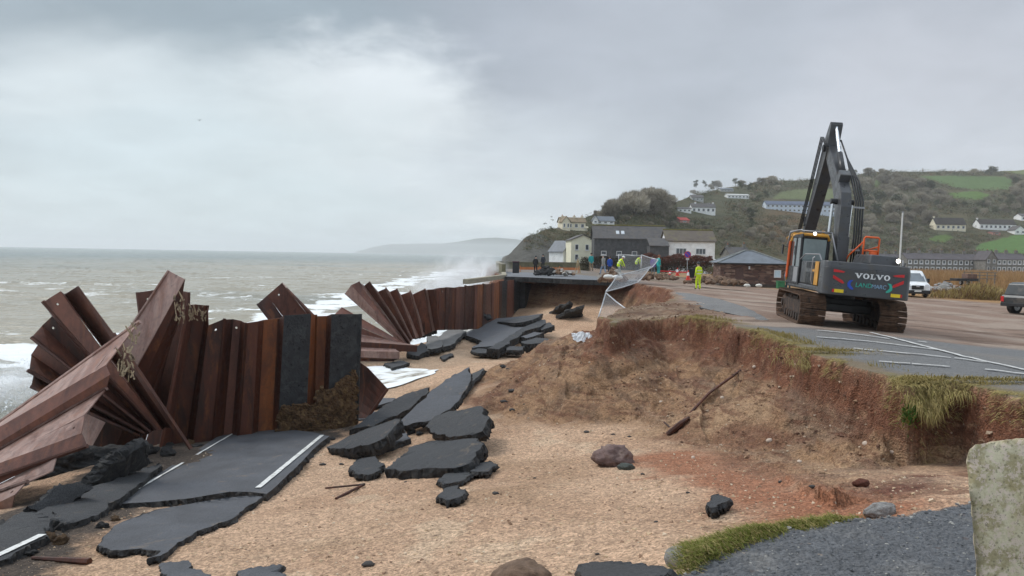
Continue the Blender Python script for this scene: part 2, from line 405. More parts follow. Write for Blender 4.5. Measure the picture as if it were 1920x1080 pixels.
# ragged overhang: push the cliff face sideways with noise
ov = cliffm * 0.10 * fbm(X + Z * 1.7, Y - Z * 1.3, 2.2, 3, 61)
def mixc(a, b, f): return a * (1 - f[..., None]) + np.array(b)[None, None] * f[..., None]
n_a = fbm(X, Y, 0.35, 4, 71); n_b = fbm(X, Y, 2.2, 4, 72); n_c = fbm(X, Y, 9, 3, 73)
col = np.zeros(X.shape + (3,)) + np.array((0.52, 0.345, 0.228))                      # shingle sand
col = mixc(col, (0.43, 0.27, 0.172), 0.8 * ss(-0.1, 0.5, n_a))
# damp darker sand near the water line
wetm = ss(-3.55, -3.95, Z) * (1 - cliffm)
col = mixc(col, (0.36, 0.26, 0.17), 0.6 * wetm)
# cliff: depth below the top decides the layer
dep = plateau_z(X, Y) - Z + 0.18 * n_b + 0.10 * n_a
soil = np.zeros(col.shape) + np.array((0.20, 0.085, 0.048))
soil = mixc(soil, (0.13, 0.052, 0.030), ss(0.0, 0.4, n_b))
low = np.zeros(col.shape) + np.array((0.320, 0.190, 0.106))
low = mixc(low, (0.21, 0.13, 0.08), ss(-0.1, 0.4, n_b))
low = mixc(low, (0.39, 0.25, 0.148), ss(0.0, 0.5, n_a) * 0.8)
face = soil * (1 - ss(0.85, 1.25, dep))[..., None] + low * ss(0.85, 1.25, dep)[..., None]
face = mixc(face, (0.20, 0.135, 0.095), 0.7 * ss(0.10, 0.45, fbm(X, Y, 0.8, 3, 75)) * ss(0.7, 1.0, dep) * ss(2.0, 1.3, dep))
face = mixc(face, (0.17, 0.075, 0.045), 0.65 * ss(0.1, 0.5, fbm(X, Y, 0.6, 3, 76)) * ss(0.5, 0.9, dep))
cm = ss(-0.04, 0.06, s) * ss(0.7, -0.05, bz - cl + 0.25 * n_b)
cm = np.maximum(cm, .75 * ss(-.02, .10, dl) * ss(2.6, .8, dl + .5 * n_a) * (s2 > .1))
col = col * (1 - cm)[..., None] + face * cm[..., None]
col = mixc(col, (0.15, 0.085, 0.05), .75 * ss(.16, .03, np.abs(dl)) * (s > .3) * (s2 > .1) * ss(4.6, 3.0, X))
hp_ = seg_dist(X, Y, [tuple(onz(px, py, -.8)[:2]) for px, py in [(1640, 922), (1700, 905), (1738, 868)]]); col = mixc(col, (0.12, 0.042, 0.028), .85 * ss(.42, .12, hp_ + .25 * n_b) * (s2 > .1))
wetp = ss(.12, .5, fbm(X, Y * 1.6, .32, 4, 311)) * (1 - cm); col = mixc(col, (0.335, 0.215, 0.13), .55 * wetp); col = mixc(col, (0.60, 0.45, 0.31), .5 * ss(.15, .5, fbm(X, Y, 1.1, 4, 312)) * (1 - cm) * (1 - wetp))
# crushed tarmac and dark earth at the foot of the wall
foot = [tuple(onz(px, py, z)[:2]) for px, py, z in [(-300, 990, -2.6), (60, 930, -2.8), (200, 868, -3.3), (300, 820, -3.7), (520, 796, -3.9), (640, 800, -3.8), (600, 825, -3.6), (430, 870, -3.2), (230, 955, -2.8), (120, 1010, -2.4), (-20, 1070, -2.0), (-300, 1100, -1.8)]]
fd = sdist(X, Y, foot); col = mixc(col, (0.055, 0.045, 0.038), .94 * ss(.9, .1, fd + .6 * n_b))
# red clay washed out over the sand on the right
ux, uy = proj(np.stack([X, Y, Z], -1).reshape(-1, 3)); ux = ux.reshape(X.shape); uy = uy.reshape(X.shape)
cA = onz(1390, 905, -1.4)[:2]; cB = onz(1560, 965, -0.75)[:2]; cC = onz(1250, 850, -1.9)[:2]
dr = seg_dist(X, Y, [tuple(cC), tuple(cA), tuple(cB)]) + .5 * fbm(X, Y, .9, 4, 79)
redm = ss(1.5, 0.2, dr + 0.45 * n_b + 0.45 * n_a) * (1 - cm * 0.5) * (s2 > 0.1)
col = mixc(col, (0.30, 0.115, 0.058), 0.85 * redm)
# plateau: tarmac, mud, soil strip and grass along the edge
plat = (s < 0).astype(float)
tar = np.zeros(col.shape) + np.array((0.165, 0.162, 0.16)); tar = mixc(tar, (0.215, 0.19, 0.165), ss(-0.1, 0.6, n_a))
mud = np.zeros(col.shape) + np.array((0.27, 0.185, 0.14)); mud = mixc(mud, (0.35, 0.27, 0.215), ss(-0.15, 0.4, fbm(X, Y * 0.5, 0.5, 4, 77))); mud = mixc(mud, (0.14, 0.09, 0.065), 0.7 * ss(0.15, 0.5, fbm(X * 0.5, Y, 0.7, 4, 78)))
# mud covers everything behind the line from the digger's track to the right border
mudm = ss(-0.6, 0.9, (Y - (21.4 + (X - 9.3) * -0.42)) + 0.7 * n_a + 0.35 * n_b)
mudm = np.maximum(mudm, ss(0.35, 0.6, n_a + 0.2 * n_b) * 0.6)
mudm = mudm * (1 - 0.75 * ss(58, 62, Y) * ss(14, 9, X))
pc = tar * (1 - mudm)[..., None] + mud * mudm[..., None]
edge = ss(-0.7, -0.15, s + 0.35 * n_b) * ss(45, 33, Y)
pc = mixc(pc, (0.20, 0.145, 0.08), 0.9 * edge)
scr = np.exp(-(((X - 6.3) / 2.6) ** 2 + ((Y - 31) / 4.5) ** 2)); pc = mixc(pc, (0.20, 0.13, 0.085), .9 * ss(.25, .6, scr)); pc = mixc(pc, (0.30, 0.22, 0.15), .8 * ss(.25, .6, scr) * ss(.05, .35, n_b)); pc = mixc(pc, (0.11, 0.065, 0.045), .8 * ss(.25, .6, scr) * ss(.1, .4, -n_b))
# grass strip
gr = ss(-1.9, -0.5, s + 0.5 * n_a + 0.3 * n_b) * ss(31, 22, Y) * 0 + ss(0.05, 0.5, n_a + 0.5 * n_b) * edge * ss(33, 29, Y)
pc = mixc(pc, (0.19, 0.16, 0.055), 0.8 * gr)
# far right: reeds and rough grass of the marsh
reed = ss(0, 6, (Y - 62) - (30 - X) * 0.9 + 3 * n_a) * ss(22, 27, X)
pc = mixc(pc, (0.34, 0.195, 0.085), reed)
# village ground behind the lip
town = ss(66, 76, Y) * ss(30, 18, X - (Y - 66) * 0.35)
pc = mixc(pc, (0.16, 0.125, 0.085), 0.8 * town * ss(-0.3, 0.3, n_a))
col = col * (1 - plat)[..., None] + pc * plat[..., None]
# near path: loose chippings
nearm = ss(0.03, -0.03, s2)
path = np.zeros(col.shape) + np.array((0.115, 0.118, 0.125)); path = mixc(path, (0.17, 0.165, 0.16), ss(0, 0.6, n_b))
col = col * (1 - nearm)[..., None] + path * nearm[..., None]
nedge = ss(0.02, 0.10, s2) * ss(0.55, 0.25, s2)
col = mixc(col, (0.20, 0.155, 0.11), 0.6 * nedge)
gloss = np.clip(plat * (1 - mudm) * 0.8 + nearm * 0.5 + wetm * 0.8, 0, 1)
peb = np.clip((1 - cm) * (1 - plat) * (1 - nearm) + 0.7 * cm * (1 - plat) + .55 * nearm, 0, 1); cmA = np.clip(cm * (1 - plat) * (1 - nearm) + .6 * plat * ss(.3, .7, scr), 0, 1)
# --- material
m, g, b = pbsdf('ground')
co = g.n('ShaderNodeTexCoord').outputs['Object']
ca = g.n('ShaderNodeVertexColor', layer_name='col').outputs['Color']
pa = g.n('ShaderNodeAttribute', attribute_name='peb').outputs['Fac']
ga = g.n('ShaderNodeAttribute', attribute_name='gloss').outputs['Fac']
ck = g.n('ShaderNodeAttribute', attribute_name='cliff').outputs['Fac']
# layers and lumps inside the exposed earth follow depth, not the picture
st = g.noise(g.vmath('MULTIPLY', co, (.35, .35, 4.0)), 1.5, 5, .65, .8); lm = g.noise(co, 2.6, 6, .68, .5); sm = g.noise(co, 9, 5, .7, .3)
e1 = g.mix(g.math('MULTIPLY', ck, g.mr(st, .46, .62, 0, .75)), ca, (0.155, 0.070, 0.042, 1)); e1 = g.mix(g.math('MULTIPLY', ck, g.mr(lm, .52, .66, 0, .6)), e1, (0.33, 0.21, 0.125, 1))
e1 = g.mix(g.math('MULTIPLY', ck, g.mr(sm, .60, .74, 0, .55)), e1, (0.085, 0.045, 0.03, 1)); ca = g.mix(g.math('MULTIPLY', ck, g.mr(sm, .40, .30, 0, .5)), e1, (0.38, 0.27, 0.18, 1))
vc = g.voro(co, 34, out='Color'); vx = g.sep(vc)[0]
vc2 = g.voro(co, 15, out='Color'); vx2 = g.sep(vc2)[1]
f1 = g.math('ADD', g.math('MULTIPLY', g.math('SUBTRACT', vx, 0.5), 0.75), 1.0)
f2 = g.math('ADD', g.math('MULTIPLY', g.math('SUBTRACT', vx2, 0.5), 0.35), 1.0)
fn = g.math('ADD', g.math('MULTIPLY', g.math('SUBTRACT', g.noise(co, 5, 6, 0.7), 0.5), 0.7), 1.0)
fa = g.math('MULTIPLY', g.math('MULTIPLY', f1, f2), fn)
fb = g.math('MULTIPLY', fn, g.math('ADD', g.math('MULTIPLY', g.math('SUBTRACT', g.noise(co, 60, 3, 0.7), 0.5), 0.5), 1.0))
fx = g.n('ShaderNodeMix', data_type='FLOAT'); g.put(fx.inputs[0], pa); g.put(fx.inputs[2], fb); g.put(fx.inputs[3], fa); fx = fx.outputs[0]
cc = g.mix(1.0, ca, g.comb(fx, fx, fx), 'MULTIPLY')
# scattered pale and dark pebbles
sp = g.mr(g.sep(g.voro(co, 9, out='Color'))[2], 0.93, 0.96); sd_ = g.mr(g.voro(co, 9), 0.28, 0.18)
cc = g.mix(g.math('MULTIPLY', g.math('MULTIPLY', sp, sd_), g.math('MULTIPLY', pa, 0.7)), cc, (0.10, 0.06, 0.045, 1))
sp2 = g.mr(g.sep(g.voro(co, 13, out='Color'))[0], 0.94, 0.97); sd2 = g.mr(g.voro(co, 13), 0.26, 0.15)
cc = g.mix(g.math('MULTIPLY', g.math('MULTIPLY', sp2, sd2), g.math('MULTIPLY', pa, 0.8)), cc, (0.55, 0.42, 0.32, 1))
g.nt.links.new(cc, b.inputs['Base Color'])
g.put(b.inputs['Roughness'], g.mr(ga, 0, 1, 0.95, 0.55)); b.inputs['Specular IOR Level'].default_value = 0.3
bn = g.n('ShaderNodeBump'); bn.inputs['Strength'].default_value = 1.0; bn.inputs['Distance'].default_value = 0.05
g.put(bn.inputs['Height'], g.math('ADD', g.math('MULTIPLY', g.voro(co, 30), -0.6), g.math('ADD', g.noise(co, 7, 6, 0.7), g.math('MULTIPLY', g.noise(co, 45, 3, 0.6), 0.5))))
g.nt.links.new(bn.outputs[0], b.inputs['Normal'])
M_GROUND = m
nrm = np.stack([np.sin(AZ), np.cos(AZ)], -1)
ground = gridmesh('ground', X + ov * 0.7, Y - ov, Z, M_GROUND, {'gloss': gloss, 'peb': peb, 'cliff': cmA}, col)
tag(ground, kind='structure')
del X, Y, Z, col, face, soil, low, pc, tar, mud, path

# ------------------------------------------------------------------ sea
az = np.radians(np.linspace(-50, 14, 640)); rr = np.geomspace(12, 9500, 980)
AZ, RR = np.meshgrid(az, rr); X, Y = RR * np.sin(AZ), RR * np.cos(AZ)
SEA_Z = -4.55
sl = seg_dist(X, Y, SEALINE)
amp = ss(9500, 900, RR) * 0.42 + 0.05
wv = (1 - np.abs(fbm(X * 0.35 + Y * 0.12, Y, 0.10, 3, 81))) ** 3 * 0.9 + 0.5 * fbm(X * 0.5, Y, 0.32, 4, 82) + 0.18 * fbm(X, Y, 1.1, 3, 83)
Z = SEA_Z + amp * (wv - 0.45)
wall_d = sl
surf = ss(15, 1.5, wall_d + 4.5 * fbm(X, Y, 0.25, 3, 84))
Z = Z + surf * 0.35 * fbm(X, Y, 0.8, 3, 85)
caps = ss(0.50, 0.72, (1 - np.abs(fbm(X * 0.40 + Y * 0.1, Y, 0.075, 4, 86, 0.6))) * 0.62 + 0.42 * fbm(X, Y * 1.6, 0.28, 4, 87) )
caps = caps * ss(900, 60, RR) * 0.75 * ss(-.1, .4, fbm(X, Y, .02, 3, 95))
lines = ss(0.86, 0.97, 1 - np.abs(fbm(X * 0.5 + 0.25 * Y, Y, 0.045, 4, 88))) * ss(90, 15, wall_d) * ss(-0.15, 0.4, fbm(X, Y, 0.5, 4, 89))
breaker = ss(0.12, 0.6, 1 - np.abs(wall_d - 19 - 7 * fbm(X, Y, 0.06, 3, 91)) / 9.0) * ss(-.5, .15, fbm(X * .6, Y, 0.35, 4, 92))
foam = np.clip(np.maximum(np.maximum(caps * 0.7, lines * 0.75), np.maximum(surf * (0.45 + 0.9 * ss(-0.45, 0.25, fbm(X, Y, 0.9, 4, 90)) * 0.6), breaker * 0.95)), 0, 1)
# suspended sand colours the shallow water
sand = ss(420, 20, wall_d + 80 * fbm(X, Y, 0.02, 3, 93))
c = np.zeros(X.shape + (3,)) + np.array((0.115, 0.145, 0.13))
c = mixc(c, (0.30, 0.265, 0.195), sand)
c = mixc(c, (0.13, 0.15, 0.135), 0.5 * ss(0, 0.5, fbm(X * 0.3, Y, 0.035, 3, 94)))
m, g, b = pbsdf('sea_water')
co = g.n('ShaderNodeTexCoord').outputs['Object']
ca = g.n('ShaderNodeVertexColor', layer_name='col').outputs['Color']
fo = g.n('ShaderNodeAttribute', attribute_name='foam').outputs['Fac']
sc = g.vmath('MULTIPLY', co, (0.5, 1, 1))
fnz = g.noise(sc, 1.6, 6, 0.7, 0.5)
fom = g.mr(g.math('ADD', fo, g.math('MULTIPLY', g.math('SUBTRACT', fnz, 0.5), 1.1)), 0.35, 0.72)
cc = g.mix(fom, ca, (0.78, 0.80, 0.80, 1)); g.nt.links.new(cc, b.inputs['Base Color'])
g.put(b.inputs['Roughness'], g.mr(fom, 0, 1, 0.22, 0.9)); b.inputs['IOR'].default_value = 1.33; b.inputs['Specular IOR Level'].default_value = 0.45
bn = g.n('ShaderNodeBump'); bn.inputs['Strength'].default_value = 0.9; bn.inputs['Distance'].default_value = 0.5
sc2 = g.vmath('MULTIPLY', co, (0.35, 1, 1))
g.put(bn.inputs['Height'], g.math('ADD', g.noise(sc2, 0.55, 7, 0.62, 0.3), g.math('MULTIPLY', g.noise(sc2, 0.09, 4, 0.55), 2.2))); g.nt.links.new(bn.outputs[0], b.inputs['Normal'])
sea = gridmesh('sea', X, Y, Z, m, {'foam': foam}, c); tag(sea, kind='structure')
M_SEA = m
# surge of foamy water lying inside the broken wall
pts = [(672, 688), (700, 684), (745, 686), (790, 694), (816, 704), (812, 716), (780, 726), (740, 731), (700, 734), (672, 730)]
th = np.linspace(0, 2 * math.pi, 120, endpoint=False); rad = np.linspace(0, 1, 40)
bd = np.array([onz(px, py, -3.93)[:2] for px, py in pts]); bd = np.vstack([bd, [[-9.5, 35.5], [-10.5, 38]]])
cen = bd.mean(0); ang = np.arctan2(bd[:, 1] - cen[1], bd[:, 0] - cen[0]); order = np.argsort(ang)
rb = np.interp(th, np.r_[ang[order] - 2 * math.pi, ang[order], ang[order] + 2 * math.pi] , np.tile(np.hypot(*(bd - cen).T)[order], 3))
rb = np.interp(np.mod(th + math.pi, 2 * math.pi) - math.pi, np.r_[ang[order] - 2 * math.pi, ang[order], ang[order] + 2 * math.pi], np.tile(np.hypot(*(bd - cen).T)[order], 3))
TH, RA = np.meshgrid(np.r_[th, th[:1]], rad); RB = np.r_[rb, rb[:1]][None] * (1 + 0.05 * np.sin(TH * 9) * RA)
X = cen[0] + RA * RB * np.cos(TH); Y = cen[1] + RA * RB * np.sin(TH)
Z = np.maximum(terrain(X, Y, False) + 0.03, -3.98 + 0.05 * fbm(X, Y, 1.5, 3, 97)) + 0.05 * (1 - RA ** 6)
foam = np.clip(0.56 + 0.45 * fbm(X, Y, 0.9, 4, 98) + 0.3 * ss(0.75, 0.97, RA), 0, 1)
c = np.zeros(X.shape + (3,)) + np.array((0.33, 0.29, 0.22))
wash = gridmesh('surge_water', X, Y, Z, M_SEA, {'foam': foam}, c); tag(wash, kind='structure')

# ------------------------------------------------------------------ hills
SK = np.array([(930, 500), (943, 496), (950, 484), (985, 448), (1012, 433), (1055, 424), (1100, 405), (1140, 392), (1180, 378), (1230, 374), (1262, 378), (1290, 366), (1330, 358), (1400, 346), (1440, 340), (1500, 338), (1560, 332), (1640, 323), (1750, 322), (1850, 322), (1920, 318), (2300, 318), (3000, 330)], float)
RG = np.array([(930, 190), (985, 215), (1055, 250), (1140, 300), (1230, 370), (1262, 420), (1330, 540), (1440, 640), (1640, 720), (1920, 760), (3000, 760)], float)
RFT = np.array([(930, 175), (985, 180), (1055, 185), (1140, 190), (1262, 215), (1330, 235), (1440, 260), (1640, 320), (1920, 335), (3000, 335)], float)
def hor(px): return 478.3 + 0.0178 * (px - 960)
def hill_z(X, Y):
    px = 960 + FPX * X / np.maximum(Y, 1)
    sky = np.interp(px, SK[:, 0], SK[:, 1]); r1 = np.interp(px, RG[:, 0], RG[:, 1]); r0 = np.interp(px, RFT[:, 0], RFT[:, 1])
    zr = 2 + (hor(px) - sky) / FPX * r1
    t = (Y - r0) / (r1 - r0); zf = -1.2 + 0 * t
    tt = np.clip(t, 0, 1); cliff = ss(1075, 985, px)
    prof = (0.9 * tt + 0.1 * tt * tt) * (1 - cliff) + cliff * np.clip(tt * 1.35, 0, 1) ** 0.75
    z = zf + (zr - zf) * prof
    z = np.where(t > 1, zr + (Y - r1) * 0.004 * (px > 1100), z)
    low = ss(935, 950, px + 6 * fbm(X, Y, 0.08, 3, 105))
    z = z * low + (-8) * (1 - low)
    bumpy = 1.2 * fbm(X, Y, 0.02, 4, 101) * ss(0, 0.3, t) + cliff * 3.0 * fbm(X, Y, 0.09, 4, 102) * ss(0, 0.2, t) * (t < 1.2)
    return z + bumpy
FIELDS = [([(1448, 372), (1470, 358), (1520, 354), (1585, 354), (1600, 366), (1580, 374), (1510, 374)], (0.13, 0.15, 0.07)),
          ([(1722, 330), (1800, 330), (1898, 331), (1896, 356), (1840, 357), (1790, 352), (1760, 342)], (0.10, 0.15, 0.058)),
          ([(1772, 362), (1830, 358), (1860, 366), (1835, 374), (1790, 372)], (0.10, 0.16, 0.045)),
          ([(1826, 468), (1835, 458), (1880, 446), (1930, 436), (2000, 430), (2000, 476), (1930, 478), (1870, 474)], (0.10, 0.175, 0.055)),
          ([(1735, 448), (1775, 440), (1790, 446), (1770, 456)], (0.10, 0.15, 0.045)),
          ([(1870, 318), (1930, 315), (2000, 315), (2000, 326), (1900, 327)], (0.15, 0.165, 0.07)),
          ([(1600, 360), (1640, 338), (1660, 338), (1640, 352)], (0.10, 0.13, 0.05))]
ha = np.linspace(900, 3000, 620); hr = np.geomspace(150, 1600, 420)
PX, HY = np.meshgrid(ha, hr); X = (PX - 960) / FPX * HY; Y = HY
Z = hill_z(X, Y)
ux, uy = proj(np.stack([X, Y, Z], -1).reshape(-1, 3)); ux = ux.reshape(X.shape); uy = uy.reshape(X.shape)
nA = fbm(X, Y, 0.03, 4, 103); nB = fbm(X, Y, 0.15, 4, 104)
col = np.zeros(X.shape + (3,)) + np.array((0.085, 0.085, 0.052))
col = mixc(col, (0.11, 0.095, 0.055), ss(-0.2, 0.4, nA)); col = mixc(col, (0.05, 0.06, 0.03), ss(0.1, 0.6, nB))
rust = ss(90, 30, np.hypot(ux - 1475, (uy - 430) * 1.6)) ; col = mixc(col, (0.16, 0.095, 0.05), 0.8 * rust)
rock = ss(1080, 1035, ux + 25 * nB) * ss(0.35, -0.1, nA - 0.1); col = mixc(col, (0.125, 0.12, 0.11), 0.9 * rock)
reedm = (Y < 330) * ss(505, 516, uy) * (ux > 1660); col = mixc(col, (0.34, 0.195, 0.085), reedm)
FM = np.zeros(X.shape)
for poly, fc in FIELDS:
    k = inside(ux + 5 * nB, uy + 1.5 * nB, poly) & (Y < 1200); col[k] = np.array(fc)[None] * (1 + 0.12 * nA[k])[:, None]; FM[k] = 1
m, g, b = pbsdf('hillside')
co = g.n('ShaderNodeTexCoord').outputs['Object']; ca = g.n('ShaderNodeVertexColor', layer_name='col').outputs['Color']
fn = g.math('ADD', g.math('MULTIPLY', g.math('SUBTRACT', g.noise(co, 0.25, 7, 0.7), 0.5), 0.9), 1.0)
g.nt.links.new(g.mix(1.0, ca, g.comb(fn, fn, fn), 'MULTIPLY'), b.inputs['Base Color']); b.inputs['Roughness'].default_value = 1.0; b.inputs['Specular IOR Level'].default_value = 0.1
bn = g.n('ShaderNodeBump'); bn.inputs['Strength'].default_value = 1.0; bn.inputs['Distance'].default_value = 1.5
g.put(bn.inputs['Height'], g.noise(co, 0.4, 6, 0.7)); g.nt.links.new(bn.outputs[0], b.inputs['Normal'])
hills = gridmesh('hillside', X, Y, Z, m, None, col); tag(hills, kind='structure')
def hillhit(px, py, lo=150, hi=1200):
    v = F_ * FPX + R_ * (px - 960) - U_ * (py - 540); v = v / v[1]
    t = np.geomspace(lo, hi, 1500); P = CAM[None] + v[None] * t[:, None]
    h = hill_z(P[:, 0], P[:, 1]); k = P[:, 2] <= h
    return P[np.argmax(k)] if k.any() else P[-1]
# far headland across the bay
hp = np.array([(655, 476), (672, 470), (700, 462), (730, 457), (780, 456), (830, 456), (860, 452), (890, 447), (930, 445), (965, 448), (1000, 454), (1050, 452), (1120, 456), (1200, 470)], float)
D0, D1 = 7900.0, 9600.0
ha = np.linspace(655, 1200, 140); hr = np.linspace(D0, D1, 40); PX, HY = np.meshgrid(ha, hr); X = (PX - 960) / FPX * HY; Y = HY
zr = (hor(PX) - np.interp(PX, hp[:, 0], hp[:, 1])) / FPX * 8800
t = (HY - D0) / (D1 - D0); Z = -6 + (zr + 6) * np.clip(ss(0, 0.5, t) * 1.0, 0, 1) * (1 + 0.05 * fbm(X, Y, 0.0012, 4, 111))
headland = gridmesh('headland', X, Y, Z, mat('headland', (0.09, 0.10, 0.07), 1.0, 0.3, 0.01)); tag(headland, kind='structure')
# low ground and hinterland behind the hills, so that the land runs on to the horizon
hb = MB(); hb.add([(-5, 160, -1.6), (3000, 160, -1.6), (9000, 9000, -1.6), (600, 9000, -1.6)], [(0, 1, 2, 3)]); tag(hb.build('lowland', mat('lowland', (0.09, 0.09, 0.05), 1.0, 0.3, 0.05)), kind='structure')
# ------------------------------------------------------------------ steel sheet piles
def rust_mat(name, a, b_, c_, rough=0.5, metal=0.25, streak=0.5):
    m, g, b = pbsdf(name)
    co = g.n('ShaderNodeTexCoord').outputs['Object']; oi = g.n('ShaderNodeObjectInfo').outputs['Random']
    sv = g.vmath('ADD', g.vmath('MULTIPLY', co, (1, 1, 0.22)), g.comb(g.math('MULTIPLY', oi, 50), 0, 0))
    f = g.noise(sv, 1.6, 7, 0.7, 0.8); f2 = g.noise(co, 7, 6, 0.75)
    c = g.mix(g.mr(f, 0.42, 0.62), (*a, 1), (*b_, 1)); c = g.mix(g.math('MULTIPLY', g.mr(g.noise(sv, 2.2, 7, 0.75, 1.2), 0.51, 0.66), streak), c, (*c_, 1))
    c = g.mix(g.math('MULTIPLY', g.mr(g.noise(sv, 5.5, 6, .7, .4), .60, .70), .6), c, (.03, .018, .014, 1))
    v = g.math('ADD', g.math('MULTIPLY', g.math('SUBTRACT', f2, 0.5), 1.5), 1.0); v = g.math('MULTIPLY', v, g.mr(oi, 0, 1, 0.8, 1.25, False))
    g.nt.links.new(g.mix(1.0, c, g.comb(v, v, v), 'MULTIPLY'), b.inputs['Base Color'])
    b.inputs['Metallic'].default_value = metal; g.put(b.inputs['Roughness'], g.mr(f2, 0.3, 0.7, rough - 0.12, rough + 0.2)); b.inputs['Specular IOR Level'].default_value = 0.5
    bn = g.n('ShaderNodeBump'); bn.inputs['Strength'].default_value = 0.5; bn.inputs['Distance'].default_value = 0.012
    g.put(bn.inputs['Height'], g.noise(co, 22, 5, 0.7)); g.nt.links.new(bn.outputs[0], b.inputs['Normal'])
    return m
M_RUST = rust_mat('rusted_steel', (0.080, 0.025, 0.014), (0.036, 0.015, 0.011), (0.22, 0.072, 0.021))
M_RUSTP = rust_mat('weathered_steel', (0.155, 0.062, 0.042), (0.092, 0.038, 0.028), (0.27, 0.095, 0.034), 0.45, 0.2, 0.35)
M_RUSTSKY = rust_mat('sky_sheen_rusted_steel', (0.29, 0.185, 0.155), (0.19, 0.10, 0.078), (0.28, 0.105, 0.042), 0.42, 0.15, 0.3)  # paler rust: sky reflected off up-facing flanges, painted into the colour
M_RUSTO = rust_mat('orange_rust', (0.20, 0.062, 0.018), (0.12, 0.038, 0.016), (0.32, 0.12, 0.035), 0.6, 0.1)
M_TAR = mat('tar_coating', (0.020, 0.022, 0.025), 0.45, 0.5, 5, bump=1.0, bscale=14, rgb2=(0.045, 0.048, 0.05), rvar=0.2)
M_CRUST = mat('clinging_earth', (0.085, 0.048, 0.024), 1.0, 0.6, 9, bump=1.0, bscale=38, rgb2=(0.17, 0.105, 0.048), fine=0.7)
M_HOLE = mat('frayed_capping', (0.40, 0.31, 0.20), 0.8, 0.4, 7, rgb2=(0.06, 0.035, 0.025), bump=0.8)
def L3(q, side=0):
    """fold line (tx,ty, bx,by, dtop, dbot) -> two world points"""
    tx, ty, bx, by, dt, db = q
    return unp(tx, ty, dt), unp(bx, by, db)
def sheet(name, lines, mats_, mi=None, parent=None, holes=(), nseg=7, bend=0.05, clutch=True, rag=0.03, seed=0, extra=0.7):
    """one rolled steel pile: faces between successive fold lines, with clutch beads on the outer edges and lifting holes"""
    rs = random.Random(seed); mb = MB(); T = []
    for q in lines: T.append(L3(q))
    ts = [t + (t - b) / np.linalg.norm(t - b) * rs.uniform(-rag, rag) for t, b in T]; bs = [b + (b - t) / np.linalg.norm(b - t) * extra for t, b in T]
    n = len(T)
    for i in range(n - 1):
        t0, b0, t1, b1 = ts[i], bs[i], ts[i + 1], bs[i + 1]
        nr = np.cross(t1 - t0, b0 - t0); nr = nr / (np.linalg.norm(nr) + 1e-9)
        L = np.linalg.norm(b0 - t0); mi_ = mi[i] if mi else 0
        def P(u, v): return (t0 * (1 - u) + t1 * u) * (1 - v) + (b0 * (1 - u) + b1 * u) * v + nr * bend * math.sin(v * 3.0 + i * .4) * 0.5
        v0 = 0.0
        if i in holes:
            hv = 0.24 / L; v0 = 2 * hv; uc = 0.5; w = np.linalg.norm(t1 - t0); ru = min(0.035 / w, 0.3); rv = 0.035 / L
            out = [(0, 0), (.5, 0), (1, 0), (1, hv), (1, v0), (.5, v0), (0, v0), (0, hv)]
            ring = [(uc + ru * math.cos(a), hv + rv * math.sin(a)) for a in [math.radians(x) for x in (225, 270, 315, 0, 45, 90, 135, 180)]]
            vs = [P(*q) for q in out] + [P(*q) for q in ring]
            mb.add(vs, [(k, (k + 1) % 8, (k + 1) % 8 + 8, k + 8) for k in range(8)], mi_)
        vs = []; nv = nseg
        for k in range(nv + 1):
            v = v0 + (1 - v0) * k / nv; vs += [P(0, v), P(1, v)]
        mb.add(vs, [(2 * k, 2 * k + 1, 2 * k + 3, 2 * k + 2) for k in range(nv)], mi_)
    if clutch:
        for e in (0, n - 1):
            mb.tube([ts[e], bs[e]], 0.042, 6, mi[min(e, n - 2)] if mi else 0)
    o = mb.build(name, mats_, parent)
    md = o.modifiers.new('plate', 'SOLIDIFY'); md.thickness = 0.022; md.offset = 0
    return o
def wdep(x): return 24.0 - (675 - x) * 0.0068
def wl(tx, ty, bx, by, fb, dd=0.0): return (tx, ty, bx, by, wdep(tx) + (0.42 if fb == 'B' else 0) + dd, wdep(bx) + (0.42 if fb == 'B' else 0) + dd * 0.3)
WALLMATS = [M_RUST, M_TAR, M_RUSTO, M_RUSTP]
# standing return wall facing the beach: one interlocked wall, its piles are parts
fw = empty('sheet_pile_wall', unp(600, 812, 23.6)); tag(fw, 'tall rusty sheet pile wall with two tar black pans behind the lined road slab', 'pile wall')
def rel(o, root):
    o.matrix_parent_inverse = Matrix.Translation(-Vector(root.location)); return o
FWL = [wl(676, 590, 668, 830, 'F'), wl(622, 590, 613, 830, 'F'), wl(613, 592, 603, 830, 'B'), wl(592, 592, 585, 830, 'B'), wl(583, 590, 572, 830, 'F'), wl(533, 590, 520, 830, 'F'), wl(523, 596, 512, 830, 'B'), wl(494, 600, 482, 830, 'B'), wl(484, 602, 472, 828, 'F'),
       wl(462, 606, 446, 826, 'F'), wl(452, 600, 434, 825, 'B'), wl(437, 598, 418, 825, 'B'), wl(421, 598, 398, 828, 'F'), wl(391, 611, 362, 835, 'F'), wl(389, 574, 350, 838, 'B'), wl(366, 572, 318, 842, 'B'), wl(352, 572, 300, 845, 'F')]
def addwall(a, b_, mi, label=None, holes=(), seed=0):
    o = rel(sheet('sheet_pile', FWL[a:b_ + 1], WALLMATS, mi, fw, holes, seed=seed, bend=0.0), fw)
    if label: o['label'] = label
    return o
p1 = addwall(0, 3, [1, 0, 2], 'end pile with a tar coated pan and clinging earth'); p2 = addwall(3, 6, [2, 1, 0], 'pile with a tar coated pan', seed=2)
addwall(6, 9, [2, 0, 0], seed=3, holes=()); addwall(9, 12, [0, 3, 0], seed=4, holes=(1,)); addwall(12, 14, [0, 0], seed=5, holes=(0,)); p6 = addwall(14, 16, [0, 3], 'pile with a torn ochre capping', seed=6, holes=())
